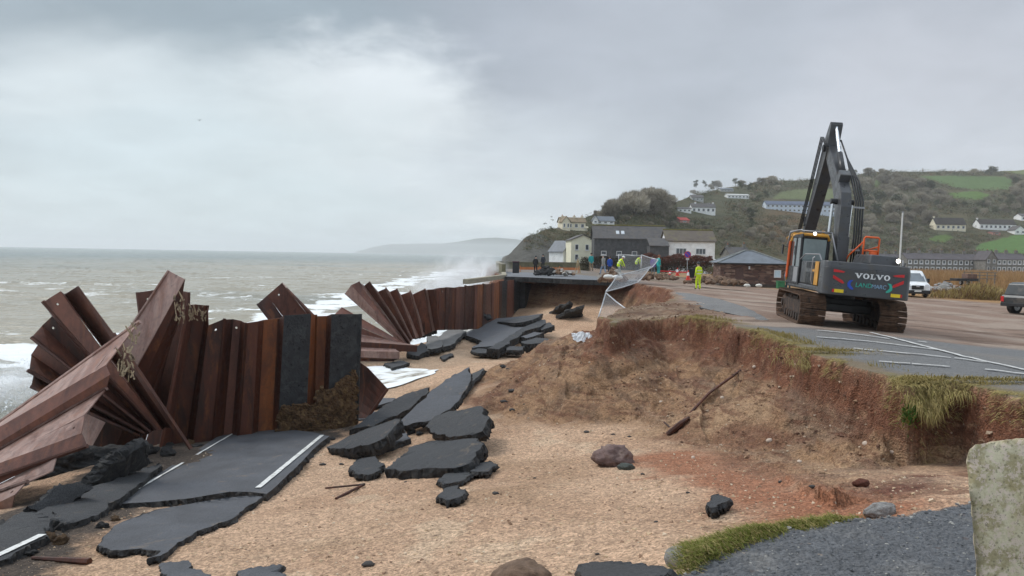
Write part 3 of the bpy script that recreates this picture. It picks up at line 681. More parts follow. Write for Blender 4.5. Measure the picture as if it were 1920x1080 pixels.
def crust(poly, d0, d1, parent, root, thick=0.12, seed=0):
    rs = random.Random(seed); bm = bmesh.new()
    xs = [p[0] for p in poly]; ys = [p[1] for p in poly]; nx, ny = 96, 80; gv = {}
    for i in range(nx + 1):
        for j in range(ny + 1):
            px = min(xs) + (max(xs) - min(xs)) * i / nx; py = min(ys) + (max(ys) - min(ys)) * j / ny
            k = inside(np.array([px + 8 * mnoise.noise(Vector((px * .12, py * .12, 9)))]), np.array([py + 8 * mnoise.noise(Vector((px * .12, py * .12, 4)))]), poly)[0]
            if k:
                h = thick * (0.35 + 0.6 * mnoise.noise(Vector((px * .05, py * .05, seed)))) + .05 * mnoise.noise(Vector((px * .3, py * .16, seed))) + .05 * abs(mnoise.noise(Vector((px * .7, py * .45, seed)))) + rs.uniform(-.012, .012)
                gv[i, j] = bm.verts.new(unp(px, py, d0 + (d1 - d0) * i / nx - h))
    for (i, j), v in gv.items():
        q = [gv.get((i + a, j + b)) for a, b in ((0, 0), (1, 0), (1, 1), (0, 1))]
        if all(q): bm.faces.new(q)
    me = bpy.data.meshes.new('soil_crust'); bm.to_mesh(me); bm.free(); me.materials.append(M_CRUST)
    o = bpy.data.objects.new('soil_crust', me); COL.objects.link(o); o.parent = parent
    o.matrix_parent_inverse = Matrix.Translation(-Vector(root.location)) if root is parent else Matrix.Identity(4)
    md = o.modifiers.new('s', 'SOLIDIFY'); md.thickness = 0.08; md.offset = -1
    return o
# earth and roots stuck to the foot of the end pile
crust([(524, 762), (560, 755), (588, 758), (592, 728), (618, 732), (640, 708), (668, 692), (672, 700), (668, 816), (516, 812)], wdep(522) - 0.03, wdep(668) - 0.03, fw, fw, 0.16, 3)
def frayed(pts, d, root, n=24, seed=0, r=0.018):
    """bits of torn capping hanging at a pile head"""
    rs = random.Random(seed); mb = MB()
    x0, y0, x1, y1 = pts
    for k in range(n):
        px, py = rs.uniform(x0, x1), rs.uniform(y0, y1); p = Vector(unp(px, py, d - rs.uniform(0.05, 0.3)))
        w = rs.uniform(0.015, 0.045); hgt = rs.uniform(0.05, 0.26)
        rot = Matrix.Rotation(rs.uniform(-.6, .6), 3, 'Y') @ Matrix.Rotation(rs.uniform(-.5, .5), 3, 'X')
        mb.box(p, (w, 0.02, hgt), 0, rot, (rs.uniform(.3, 1), 1))
    o = mb.build('torn_capping', M_HOLE, root); return o
rel(frayed((354, 574, 386, 600), wdep(370), fw, 34, 1), fw)
# ---- individual piles, bent and splayed
G_LEFT = 'splayed steel piles at the broken end of the wall'
def pile(lines, mats_, mi, label, holes=(), group=None, seed=0, **kw):
    c = np.mean([L3(q)[1] for q in lines], 0)
    root = empty('sheet_pile', c)
    tag(root, label, 'steel pile', group)
    o = sheet('pile_plate', lines, mats_, mi, root, holes, seed=seed, **kw); rel(o, root)
    return root
def PL(d, *rows): return [(a, b_, c, e, d + o1, d + o2) for a, b_, c, e, o1, o2 in rows]
big = pile(PL(20.4, (317, 508, 120, 800, .55, .3), (347, 524, 178, 828, 0, 0), (342, 552, 214, 840, .05, .1), (337, 592, 245, 845, .5, .6)), [M_RUSTSKY, M_RUST], [0, 1, 1], 'tallest leaning rust brown pile, its grey edge pointing up and right', seed=11)
rel(frayed((326, 548, 346, 602), 20.0, big, 26, 2), big)
pile(PL(22.2, (330, 600, 262, 848, 0, 0), (322, 615, 245, 852, .4, .4), (300, 640, 215, 858, .4, .4), (286, 655, 196, 862, 0, 0)), [M_RUST, M_RUSTP], [0, 0, 1], 'dark pile leaning left just beneath the tallest leaning pile', seed=12)
pile(PL(21.4, (288, 650, 198, 862, .2, 0), (268, 668, 172, 868, .5, .4), (246, 690, 150, 872, .5, .4), (232, 700, 128, 880, .1, 0)), [M_RUST, M_RUSTO], [0, 1, 0], 'blackish brown pile half hidden behind the tumbled piles, next to the earth', seed=13)
pile(PL(22.8, (257, 547, 278, 720, 0, 0), (294, 544, 302, 720, .4, .4), (334, 545, 332, 720, .4, .4), (354, 550, 350, 720, 0, 0)), [M_RUSTP, M_RUST], [0, 0, 0], 'upright brown pile standing behind the tallest leaning pile', holes=(0,), seed=14)
pile(PL(26.5, (484, 571, 545, 650, 0, 0), (500, 553, 562, 636, .35, .3), (529, 531, 600, 620, .35, .3), (536, 540, 612, 616, 0, 0)), [M_RUSTP, M_RUST], [1, 0, 0], 'brown pile tipped over like a diamond behind the tall standing wall', holes=(1,), seed=15)
pile(PL(24.8, (671, 676, 668, 760, .3, .2), (690, 690, 676, 765, .1, 0), (727, 729, 700, 768, -.2, -.3)), [M_RUST], None, 'triangular rust brown plate jutting from the sand at the right foot of the tall wall', seed=16)
pile(PL(24.0, (300, 650, 205, 870, .2, 0), (335, 640, 262, 860, .5, .4), (372, 640, 330, 850, .2, .4), (410, 640, 380, 845, 0, 0)), [M_RUST], None, 'dark inner pile glimpsed low between the leaning pile and the standing wall', seed=17)
# fan behind the tumbled piles, splayed towards the sea
FAN = [(214, 627, 330, 800), (147, 537, 296, 762), (122, 553, 280, 762), (114, 547, 274, 766), (82, 567, 262, 768), (97, 592, 256, 770), (77, 610, 250, 774), (61, 634, 242, 778), (75, 645, 240, 782), (60, 667, 232, 784), (53, 695, 226, 788), (65, 700, 224, 792), (57, 724, 216, 796)]
fb = [0, 0, .45, 0, 0, .45, .45, 0, .45, .45, 0, .45, 0.1]
FANL = [(a, b_, c, e, 19.2 + o, 19.4 + o) for (a, b_, c, e), o in zip(FAN, fb)]
for i, (a, b_, lab, h_) in enumerate([(0, 2, 'broad brown pile at the top of the splayed seaward fan, nearest the vertical', ()), (2, 4, 'brown pile with a pale lifting hole, second from the top of the seaward fan', (1,)), (4, 7, 'dark brown pile in the middle of the splayed seaward fan', (1,)), (7, 10, 'brownish black pile low in the seaward fan, pointing left over the surf', (0,)), (10, 12, 'lowest pile of the seaward fan, almost lying over the breaking surf', ())]):
    pile(FANL[a:b_ + 1], [M_RUSTP, M_RUST], [(k + i) % 2 if i else 0 for k in range(b_ - a)], lab, h_, G_LEFT, seed=20 + i)
# tumbled piles in the lower left corner, heads to the right
def ext(tx, ty, x0, y0, k=1.35): return (tx, ty, tx + (x0 - tx) * k, ty + (y0 - ty) * k)
TB = [ext(262, 603, 0, 792), ext(197, 686, 0, 800), ext(208, 702, 0, 828), ext(200, 728, 0, 843), ext(160, 778, 0, 858) , ext(154, 812, 0, 868), ext(161, 837, 0, 893), ext(110, 852, 0, 907), ext(100, 882, 0, 914), ext(53, 903, -10, 925), ext(27, 929, -10, 945), ext(22, 958, -10, 968)]
td = [.35, 0, .05, .35, .1, 0, .05, .35, .3, .05, .0, .3]
TBL = [(*q, 16.4 - 0.22 * i + o, 16.9 - 0.26 * i + o) for i, (q, o) in enumerate(zip(TB, td))]
for i, (a, b_, mi, lab, h_) in enumerate([(0, 3, [0, 1, 1], 'long tumbled pile with a broad pale upper face, topmost in the lower left heap', (0,)), (3, 6, [2, 2, 1], 'tumbled pile with a pale underlined face, second from the top of the lower left heap', (1,)), (6, 9, [1, 0, 0], 'short tumbled pile in the middle of the lower left heap, above the black rubble', ()), (9, 11, [0, 0], 'lowest tumbled pile of the lower left heap, its blunt head over black rubble', (0,))]):
    r_ = pile(TBL[a:b_ + 1], [M_RUSTSKY, M_RUSTP, M_RUSTSKY], mi, lab, h_, 'tumbled steel piles in the lower left heap', seed=40 + i, bend=0.03)
    if i == 0: rel(frayed((222, 648, 250, 705), 16.2, r_, 40, 5), r_); rel(frayed((240, 606, 262, 640), 16.6, r_, 12, 6), r_)
# ---- far wall
def fdep(x): return float(np.interp(x, [735, 800, 850, 900, 940, 962, 1000], [43.0, 45.0, 47.5, 52.0, 58.5, 64.5, 68.5]))
def fl(tx, ty, bx, by, fb): o = 0.42 if fb else 0; return (tx, ty, bx, by, fdep(tx) + o, fdep(bx) + o)
far = empty('sheet_pile_wall', unp(900, 592, 52)); tag(far, 'distant rusty sheet pile wall still upright, running up to the undermined road', 'pile wall')
FL = []
xs = []; x = 964.0
tops = lambda x: float(np.interp(x, [800, 816, 847, 862, 902, 920, 940, 964], [543, 542, 539, 537, 533, 532, 527, 524]))
bots = lambda x: float(np.interp(x, [800, 820, 862, 907, 951, 964], [593, 590, 590, 590, 594, 595]))
k = 0
while x > 806:
    per = 1.35 * FPX / fdep(x) / 4
    for w_, f_ in ((0, 0), (1.15, 0), (0.65, 1), (1.35, 1)):
        x -= w_ * per * (1.0 if w_ else 0); FL.append(fl(x, tops(x), x - 2, bots(x) + 8, f_))
    x -= 0.65 * per
FL.append(fl(x, tops(x), x - 2, bots(x) + 8, 0))
nP = (len(FL) - 1) // 2
for i in range(nP):
    o = rel(sheet('sheet_pile', FL[2 * i:2 * i + 3], [M_RUST, M_TAR, M_RUSTO, M_RUSTP], [1 if i == 1 else (2 if i in (2, 4) else (3 if i % 3 == 0 else 0)), 0 if i % 2 else 3], far, seed=60 + i, bend=.02, rag=0.06, holes=(0,) if i in (5, 8) else ()), far)
    if i == 1: o['label'] = 'tar coated pile'
o = rel(sheet('return_panel', [(964, 524, 962, 602, 64.6, 64.6), (975, 528, 973, 604, 66.5, 66.5), (985, 530, 984, 604, 66.3, 66.3), (1003, 534, 1002, 604, 69.5, 69.5)], [M_TAR], None, far, seed=80, bend=.02), far); o['label'] = 'black tarred panel turning inland'
# capping beam left on the far wall
G_FAR = 'steel piles fanned out at the near end of the distant wall'
FF = [(646, 549, 748, 638, 1), (657, 533, 750, 635, 0), (673, 529, 752, 632, 0), (682, 534, 753, 630, 1), (693, 529, 756, 626, 0), (709, 547, 758, 622, 1), (724, 541, 762, 618, 0), (731, 547, 765, 616, 1), (744, 542, 771, 614, 0), (751, 551, 778, 613, 1), (769, 546, 786, 611, 0), (774, 552, 791, 608, 1), (797, 544, 806, 602, 0), (802, 545, 812, 600, 1), (816, 542, 822, 598, 0)]
FFL = [(a, b_, c, e, 41.2 + .25 * i + .4 * f_, 41.4 + .28 * i + .4 * f_) for i, (a, b_, c, e, f_) in enumerate(FF)]
flabs = ['steeply fanned purple brown pile on the far left of the distant fan', 'second fanned pile of the distant fan, next to the steepest one', 'middle pile of the distant fan, leaning towards the sea', 'fanned pile right of the middle of the distant fan', 'slightly leaning pile of the distant fan, between the fan and wall', 'nearly upright pile of the distant fan, closest to the standing wall', 'upright pile joining the distant fan to the standing wall']
for i in range(7): pile(FFL[2 * i:2 * i + 3], [M_RUSTP, M_RUSTSKY], [1, 0], flabs[i], (), G_FAR, seed=90 + i, bend=.03, rag=.08)
pile([(640, 577, 749, 640, 41.6, 41.4), (624, 592, 748, 644, 41.0, 41.0), (600, 606, 746, 648, 41.1, 41.0), (585, 622, 744, 651, 41.6, 41.4)], [M_RUSTP, M_RUST], [0, 0, 0], 'fanned pile lying low under the distant fan, dark red brown', (), G_FAR, seed=99)
pile([(742, 641, 590, 612, 41.0, 41.0), (783, 648, 590, 634, 40.4, 40.4), (781, 660, 590, 652, 40.4, 40.3), (752, 658, 590, 655, 41, 41)], [M_RUSTSKY, M_RUST], [0, 1, 1], 'fallen pile lying flat on rubble below the distant fan', (), G_FAR, seed=100)
pile([(742, 656, 590, 650, 39.4, 39.4), (750, 660, 590, 656, 39.0, 39.0), (748, 673, 590, 668, 39.0, 39.0), (738, 676, 590, 676, 39.2, 39.2)], [M_RUSTSKY, M_RUST], [0, 0, 1], 'lowest fallen pile on the sand, right beside the foam', (), G_FAR, seed=101)

# ------------------------------------------------------------------ broken tarmac
def tarmac_mat(name, rgb, speck=0.5):
    m, g, b = pbsdf(name)
    co = g.n('ShaderNodeTexCoord').outputs['Object']
    f = g.noise(co, 1.1, 5, 0.6); v = g.sep(g.voro(co, 90, out='Color'))[0]
    k = g.math('MULTIPLY', g.mr(f, 0.25, 0.75, 0.75, 1.3), g.math('ADD', g.math('MULTIPLY', g.math('SUBTRACT', v, 0.5), speck), 1.0))
    c = g.mix(1.0, (*rgb, 1), g.comb(k, k, k), 'MULTIPLY')
    c = g.mix(g.math('MULTIPLY', g.mr(g.noise(co, 2.4, 6, 0.7, 0.4), 0.58, 0.72), 0.5), c, (0.26, 0.19, 0.125, 1))
    g.nt.links.new(c, b.inputs['Base Color']); g.put(b.inputs['Roughness'], g.mr(f, 0.3, 0.7, 0.6, 0.9)); b.inputs['Specular IOR Level'].default_value = 0.3
    bn = g.n('ShaderNodeBump'); bn.inputs['Strength'].default_value = 0.9; bn.inputs['Distance'].default_value = 0.03
    g.put(bn.inputs['Height'], g.math('ADD', g.noise(co, 40, 4, 0.7), g.math('MULTIPLY', g.noise(co, 6, 5, .6), 1.2))); g.nt.links.new(bn.outputs[0], b.inputs['Normal']); return m
M_ASPH = tarmac_mat('asphalt_top', (0.088, 0.091, 0.10)); M_ASPHG = tarmac_mat('pale_asphalt', (0.16, 0.155, 0.15))
M_ASPHK = tarmac_mat('dark_rough_shade_asphalt', (0.048, 0.049, 0.052), .9); M_ASPHE = mat('asphalt_broken_edge', (0.022, 0.022, 0.023), 0.8, 0.6, 9, bump=1.0, bscale=22, rgb2=(0.055, 0.05, 0.045), fine=0.4)  # first one: dark rough tarmac, plus shade of the tipped black slabs painted in
M_LINE = mat('road_paint', (0.62, 0.62, 0.60), 0.7, 0.12, 9, rgb2=(0.34, 0.33, 0.31))
def lift_pt(px, py, h, z=None):
    if h == 'z': return onz(px, py, z)
    p = hit(px, py); return unp(px, py, p[1] * (1 - h / (2.0 - p[2])))
def plane3(pts):
    P = [np.array(lift_pt(*p)) for p in pts]; n = np.cross(P[1] - P[0], P[2] - P[0]); n /= np.linalg.norm(n)
    return P[0], (n if n[2] > 0 else -n)
def groundplane(outline, lift):
    P = np.array([hit(px, py) for px, py in outline]); A = np.c_[P[:, :2], np.ones(len(P))]
    w = np.linalg.lstsq(A, P[:, 2], rcond=None)[0]; n = np.array([-w[0], -w[1], 1]); n /= np.linalg.norm(n)
    c = P.mean(0); c[2] += lift; return c, n
def onplane(px, py, pl_):
    v = F_ * FPX + R_ * (px - 960) - U_ * (py - 540); t = ((pl_[0] - CAM) @ pl_[1]) / (v @ pl_[1]); return CAM + v * t
def slab(outline, label, plane=None, lift=0.1, thick=0.18, group='slabs of broken tarmac on the beach', mats_=None, seed=0, name='asphalt_slab', cat='asphalt slab', jag=0.045, warp=0.05, thick_=1.0):
    thick = thick * thick_
    rs = random.Random(seed + 7); pln = plane3(plane) if plane else groundplane(outline, lift)
    P = [onplane(px, py, pln) for px, py in outline]; n = pln[1]; dense = []
    def frac(p, q, amp, depth):
        """angular fracture line: midpoint displacement in the slab's plane"""
        L = np.linalg.norm(q - p)
        if depth == 0 or L < 0.07: return [p]
        sd = np.cross(n, (q - p) / max(L, 1e-6)); t = rs.uniform(.3, .7); m_ = p * (1 - t) + q * t + sd * rs.uniform(-1, 1) * min(amp, L * .14)
        return frac(p, m_, amp * .6, depth - 1) + frac(m_, q, amp * .6, depth - 1)
    for i, p in enumerate(P): dense += frac(p, P[(i + 1) % len(P)], jag * (1.0 if len(P) > 9 else 1.5), 4)
    c = np.mean(dense, 0); bm = bmesh.new()
    e1 = P[1] - P[0]; e1 = e1 / np.linalg.norm(e1); e2 = np.cross(n, e1)
    top = [bm.verts.new(p) for p in dense]; f = bm.faces.new(top)
    mid = []; bot = []
    for p in dense:
        o_ = (p - c); o_ = o_ - n * (o_ @ n); o_ = o_ / (np.linalg.norm(o_) + 1e-6)
        mid.append(bm.verts.new(p - n * thick * rs.uniform(.35, .6) + o_ * rs.uniform(-.02, .06))); bot.append(bm.verts.new(p - n * thick * rs.uniform(.85, 1.1) - o_ * rs.uniform(0, .12)))
    N = len(dense); side = []
    q1 = [bm.verts.new(Vector(t_.co).lerp(m_.co, .45) + Vector([rs.uniform(-1, 1) * thick * .13 for _ in range(3)])) for t_, m_ in zip(top, mid)]
    q2 = [bm.verts.new(Vector(t_.co).lerp(m_.co, .5) + Vector([rs.uniform(-1, 1) * thick * .16 for _ in range(3)])) for t_, m_ in zip(mid, bot)]
    for ring0, ring1 in ((top, q1), (q1, mid), (mid, q2), (q2, bot)):
        for i in range(N): side.append(bm.faces.new((ring0[i], ring0[(i + 1) % N], ring1[(i + 1) % N], ring1[i])))
    side.append(bm.faces.new(bot[::-1]))
    for q in side: q.material_index = 1
    bmesh.ops.triangulate(bm, faces=[f])
    tf = [q for q in bm.faces if q.material_index == 0]
    ed = list({e for q in tf for e in q.edges if all(fc.material_index == 0 for fc in e.link_faces)})
    if ed: bmesh.ops.subdivide_edges(bm, edges=ed, cuts=2, use_grid_fill=True)
    for v in bm.verts:
        if all(fc.material_index == 0 for fc in v.link_faces): v.co += Vector(n) * warp * mnoise.noise(v.co * 0.9)
    bmesh.ops.recalc_face_normals(bm, faces=bm.faces)
    base = c - n * thick
    for v in bm.verts: v.co -= Vector(c)
    me = bpy.data.meshes.new(name); bm.to_mesh(me); bm.free()
    for m_ in (mats_ or [M_ASPH, M_ASPHE]): me.materials.append(m_)
    o = bpy.data.objects.new(name, me); COL.objects.link(o); o.location = c
    tag(o, label, cat, group); o['_n'] = 0; del o['_n']
    return o, pln
def line_on(o, pln, a, b_, w, n=26, name='road_line', seed=0, wear=0.15):
    """painted line 5 mm above a slab, child of the slab"""
    rs = random.Random(seed); A = onplane(*a, pln); B = onplane(*b_, pln); t = (B - A) / np.linalg.norm(B - A); sd = np.cross(pln[1], t); mb = MB()
    up = pln[1] * 0.022; vs = []
    for i in range(n + 1):
        p = A + (B - A) * i / n; w1 = w * (1 - rs.uniform(0, wear)); w2 = w * (1 - rs.uniform(0, wear)); vs += [p + sd * w1 / 2 + up, p - sd * w2 / 2 + up]
    mb.add(vs, [(2 * i, 2 * i + 1, 2 * i + 3, 2 * i + 2) for i in range(n)])
    l = mb.build(name, M_LINE, o); l.matrix_parent_inverse = Matrix.Translation(-Vector(o.location)); return l
main_pl = [(215, 945, .12), (490, 917, .28), (440, 808, .18)]
o, pln = slab([(212, 946), (300, 940), (360, 934), (430, 922), (470, 922), (500, 926), (545, 885), (590, 840), (618, 818), (590, 811), (530, 803), (470, 803), (425, 808), (330, 868)], 'largest slab of broken road, grey with white lines along both sides, below the tall wall', main_pl, thick=0.32, seed=1, warp=0.0, jag=0.03)
line_on(o, pln, (484, 916), (604, 817), 0.13, seed=1); line_on(o, pln, (222, 940), (440, 812), 0.09, seed=2, wear=0.5)
SL = [
 ([(183, 1022), (215, 985), (285, 958), (380, 940), (455, 930), (492, 931), (450, 960), (400, 986), (350, 1008), (300, 1042), (276, 1047), (300, 1032), (265, 1028), (205, 1032)], 'dark flat slab lying lower right of the white lined road slab', None, .10, .14),
 ([(300, 1057), (355, 1051), (396, 1079), (380, 1090), (310, 1084)], 'grey sheet of tarmac half sunk in sand at the bottom edge', None, .05, .12),
 ([(444, 1074), (530, 1060), (548, 1084), (440, 1092)], 'grey tarmac piece cut by the bottom edge of the picture', None, .07, .12),
 ([(138, 912), (175, 880), (215, 852), (262, 825), (268, 832), (262, 866), (225, 894), (180, 908)], 'black slab of tarmac tipped on edge against the steel piles', [(138, 912, .3), (265, 828, .5), (200, 900, .12)], 0, .22),
 ([(60, 965), (130, 925), (210, 902), (262, 880), (300, 868), (296, 878), (240, 925), (200, 950), (120, 985)], 'black cracked slab lying between tumbled piles and the lined road', [(60, 965, .35), (290, 868, .25), (120, 985, .1)], 0, .3),
 ([(-70, 1010), (-10, 985), (85, 988), (90, 1004), (40, 1030), (-10, 1055), (-70, 1085)], 'black slab with one white line in the lower left corner', [(-70, 1010, .3), (85, 988, .3), (-10, 1055, .15)], 0, .22),
 ([(748, 799), (800, 745), (835, 712), (880, 688), (883, 700), (868, 738), (850, 762), (815, 787), (790, 791)], 'large pointed grey slab tilted upward, its tip aimed at the sea', [(748, 800, .35), (882, 690, 1.6), (850, 763, .6)], 0, .26),
 ([(655, 806), (700, 775), (765, 737), (806, 726), (801, 738), (745, 779), (700, 800)], 'long black slab on edge behind the pointed grey slab', [(655, 806, .25), (806, 726, .75), (700, 800, .2)], 0, .35),
 ([(612, 838), (655, 817), (700, 798), (746, 785), (749, 792), (720, 822), (690, 834), (650, 842)], 'grey slab with thick black broken side right of the white line', [(612, 838, .25), (746, 785, .95), (690, 834, .6)], 0, .42),
 ([(797, 800), (815, 780), (860, 770), (906, 764), (918, 783), (905, 808), (870, 816), (820, 815)], 'dark rounded slab lying on top of the broad slab', [(797, 800, .45), (906, 764, .95), (870, 816, .6)], 0, .34),
 ([(720, 880), (768, 838), (800, 828), (896, 822), (903, 838), (886, 866), (850, 878), (750, 884)], 'broad dark slab lowest in the pile beside the sand', [(720, 880, .3), (896, 822, .75), (850, 870, .5)], 0, .42),
 ([(657, 878), (668, 862), (705, 855), (720, 869), (714, 881), (690, 890), (665, 888)], 'small rounded tarmac lump left of the broad dark slab', None, .18, .2),
 ([(880, 884), (893, 868), (918, 865), (931, 872), (915, 884)], 'small jagged chunk at the right corner of the broad slab', None, .14, .16),
 ([(820, 903), (836, 888), (870, 884), (883, 889), (865, 902), (832, 909)], 'upper one of two small chunks below the broad slab', None, .12, .16),
 ([(822, 932), (831, 917), (860, 908), (874, 919), (862, 932), (836, 939)], 'lower one of two small chunks below the broad slab', None, .14, .18),
 ([(1325, 944), (1336, 928), (1349, 925), (1366, 938), (1346, 950), (1331, 953)], 'lone black chunk of tarmac lying on the red sand', None, .16, .16),
 ([(672, 748), (712, 745), (737, 746), (735, 753), (700, 762), (672, 765)], 'thin grey slab beside the foot of the tall wall', None, .12, .14),
 ([(668, 776), (690, 770), (712, 772), (700, 784), (668, 788)], 'thin slab half buried next to the wall foot', None, .06, .1),
 ([(848, 738), (868, 720), (886, 700), (906, 690), (902, 700), (880, 722), (862, 740)], 'narrow black slab leading up the sand from the pointed slab', None, .2, .2),
 ([(918, 698), (938, 687), (968, 679), (972, 687), (945, 702), (926, 705)], 'dark broken slab on the crest of the sand', [(918, 698, 'z', -2.9), (968, 679, 'z', -2.75), (945, 702, 'z', -2.95)], 0, .25),
 ([(866, 627), (900, 610), (931, 597), (985, 592), (1016, 588), (990, 609), (968, 622), (936, 648), (884, 652), (904, 640)], 'wide smooth grey slab of road in the middle of the far beach', [(866, 628, 'z', -3.35), (1016, 588, 'z', -2.5), (936, 650, 'z', -3.3)], 0, .35),
 ([(913, 653), (940, 640), (969, 622), (1000, 606), (1021, 599), (1019, 609), (987, 620), (955, 640), (936, 655)], 'long dark ridge of tarmac along the wide grey slab', [(913, 653, 'z', -3.2), (1021, 599, 'z', -2.55), (936, 655, 'z', -3.25)], 0, .5),
 ([(933, 603), (975, 596), (1017, 588), (998, 600), (973, 605)], 'dark wedge slab resting on the wide grey slab', [(933, 603, 'z', -2.85), (1017, 588, 'z', -2.25), (973, 605, 'z', -2.6)], 0, .35),
 ([(972, 632), (1004, 622), (1019, 624), (988, 634)], 'upper one of two slabs stepping down right of the far tarmac ridge', [(972, 632, 'z', -3.1), (1019, 624, 'z', -2.8), (988, 634, 'z', -3.05)], 0, .4),
 ([(976, 640), (1004, 633), (1032, 636), (1024, 643), (984, 645)], 'black lower one of two slabs stepping down to the sand', [(976, 640, 'z', -3.1), (1032, 636, 'z', -2.85), (1024, 643, 'z', -2.95)], 0, .5),
 ([(800, 631), (818, 629), (829, 650), (808, 655), (794, 649)], 'pale cracked slab nearest the fallen steel piles', [(800, 631, 'z', -3.35), (829, 650, 'z', -3.35), (794, 649, 'z', -3.45)], 0, .3),
 ([(820, 633), (851, 613), (874, 622), (853, 643), (831, 651)], 'pale slab between the grey boulder and wide road slab', [(820, 633, 'z', -3.3), (874, 622, 'z', -3.1), (853, 643, 'z', -3.35)], 0, .3),
 ([(758, 613), (800, 606), (820, 611), (805, 620), (778, 626)], 'pale thick slab leaning at the foot of the fanned piles', [(758, 613, 'z', -2.9), (820, 611, 'z', -2.8), (778, 626, 'z', -3.2)], 0, .45),
 ([(859, 593), (904, 583), (919, 589), (884, 606), (862, 608)], 'brown slab leaning on the foot of the far wall', [(859, 593, 'z', -2.3), (919, 589, 'z', -2.4), (862, 608, 'z', -3.0)], 0, .4),
 ([(1030, 585), (1050, 570), (1068, 564), (1074, 570), (1053, 587)], 'grey slab slid down under the road edge, left one', [(1030, 585, 'z', -2.7), (1068, 564, 'z', -1.5), (1053, 587, 'z', -2.7)], 0, .3),
 ([(1042, 592), (1062, 580), (1096, 571), (1092, 592)], 'grey slab slid down under the road edge, right one', [(1042, 592, 'z', -2.8), (1096, 571, 'z', -1.7), (1092, 592, 'z', -2.7)], 0, .3),
 ([(838, 606, ), (870, 600), (888, 606), (862, 614), (842, 614)], 'pale grey broken slab against the boulder under the wall', [(838, 606, 'z', -2.9), (888, 606, 'z', -2.9), (862, 614, 'z', -3.1)], 0, .3),
 ([(884, 656), (905, 648), (940, 655), (925, 662), (895, 662)], 'flat dark piece of tarmac on sand before the wide slab', [(884, 656, 'z', -3.5), (940, 655, 'z', -3.5), (895, 662, 'z', -3.55)], 0, .2),
 ([(950, 648), (985, 650), (975, 657), (948, 656)], 'small dark tarmac piece below the stepping slabs', [(950, 648, 'z', -3.3), (985, 650, 'z', -3.25), (948, 656, 'z', -3.35)], 0, .3),
 ([(1000, 612), (1030, 604), (1040, 610), (1015, 619)], 'dark tarmac corner sticking from the sand right of the ridge', [(1000, 612, 'z', -2.9), (1040, 610, 'z', -2.7), (1015, 619, 'z', -2.95)], 0, .35),
 ([(770, 652), (790, 642), (806, 658), (785, 668), (764, 664)], 'dark chunk in front of the ends of the fallen piles', [(770, 652, 'z', -3.4), (806, 658, 'z', -3.5), (764, 664, 'z', -3.6)], 0, .4),
 ([(826, 668), (844, 662), (850, 666), (832, 674)], 'small olive dark slab alone on the middle beach', None, .15, .2),
 ([(720, 682), (752, 676), (768, 680), (735, 690)], 'dark slab lying in the foam beside the fallen piles', [(720, 682, 'z', -3.8), (768, 680, 'z', -3.75), (735, 690, 'z', -3.8)], 0, .2),
 ([(100, 960), (150, 935), (212, 935), (190, 960), (120, 985)], 'black angular chunk left of the front corner of the lined road slab', [(100, 960, .35), (212, 935, .3), (120, 985, .2)], 0, .35),
 ([(0, 985), (40, 960), (100, 975), (80, 1000), (10, 1010)], 'black chunk leaning beneath the lowest tumbled pile', [(0, 985, .4), (100, 975, .35), (10, 1010, .2)], 0, .4),
 ([(150, 905), (182, 866), (222, 842), (266, 824), (262, 862), (214, 890), (170, 912)], 'steep black tarmac plate leaning on the dark mound left of the lined slab', [(150, 905, 'z', -2.75), (266, 824, 'z', -2.2), (214, 890, 'z', -2.85)], 0, .3),
 ([(52, 948), (96, 918), (150, 905), (176, 915), (130, 946), (78, 962)], 'black tarmac plate lying between the two dark earth mounds', [(52, 948, 'z', -2.45), (150, 905, 'z', -2.3), (130, 946, 'z', -2.6)], 0, .3),
 ([(640, 848), (700, 838), (735, 806), (760, 806), (770, 822), (725, 842), (690, 852)], 'jagged black rubble slab under the thick sided slab', [(640, 848, .1), (760, 806, .3), (690, 852, .1)], 0, .35),
 ([(1082, 1066), (1110, 1059), (1170, 1057), (1215, 1062), (1250, 1076), (1240, 1100), (1090, 1100)], 'dark worn slab at the bottom edge beside the mossy bank', None, .16, .15),
]
for i, (ol, lab, pln_, lift, th_) in enumerate(SL):
    far_ = np.mean([p[1] for p in ol]) < 660
    o, pln = slab(ol, lab, pln_, lift, th_, seed=i * 3 + 11, jag=0.075 if not far_ else 0.12, thick_=.85 if 700 < np.mean([p[1] for p in ol]) < 960 else 1.0, mats_=[M_ASPHG, M_ASPHE] if 'pale' in lab else ([M_RUSTP, M_ASPHE] if lab.startswith('brown') else ([M_ASPHK, M_ASPHE] if ('black' in lab or 'dark' in lab or 'lump' in lab or 'chunk' in lab) and 'sided' not in lab and 'flat slab' not in lab else None)))
    if 'one white line' in lab: line_on(o, pln, (-60, 1070), (80, 1004), 0.13, seed=9)
# undermined road edge that overhangs the washed-out hollow
mb = MB()
ol = [(-0.6, 66.2), (1.4, 64.9), (3.4, 63.2), (5.0, 61.4), (7.2, 60.2), (9.4, 59.2), (10.4, 61.5), (9.5, 66), (8.0, 72), (6, 80), (2, 84), (-1.1, 84), (-1.0, 75)]
rs = random.Random(4); P = []
for i, p in enumerate(ol):
    q = ol[(i + 1) % len(ol)]
    for j in range(8): P.append((p[0] + (q[0] - p[0]) * j / 8 + rs.uniform(-.07, .07), p[1] + (q[1] - p[1]) * j / 8 + rs.uniform(-.1, .1), 0.10))
mb.prism(P, (0, 0, -0.42), 0, 1); rl = mb.build('road', [tarmac_mat('road_asphalt', (0.15, 0.155, 0.165)), M_ASPHE]); tag(rl, kind='structure')
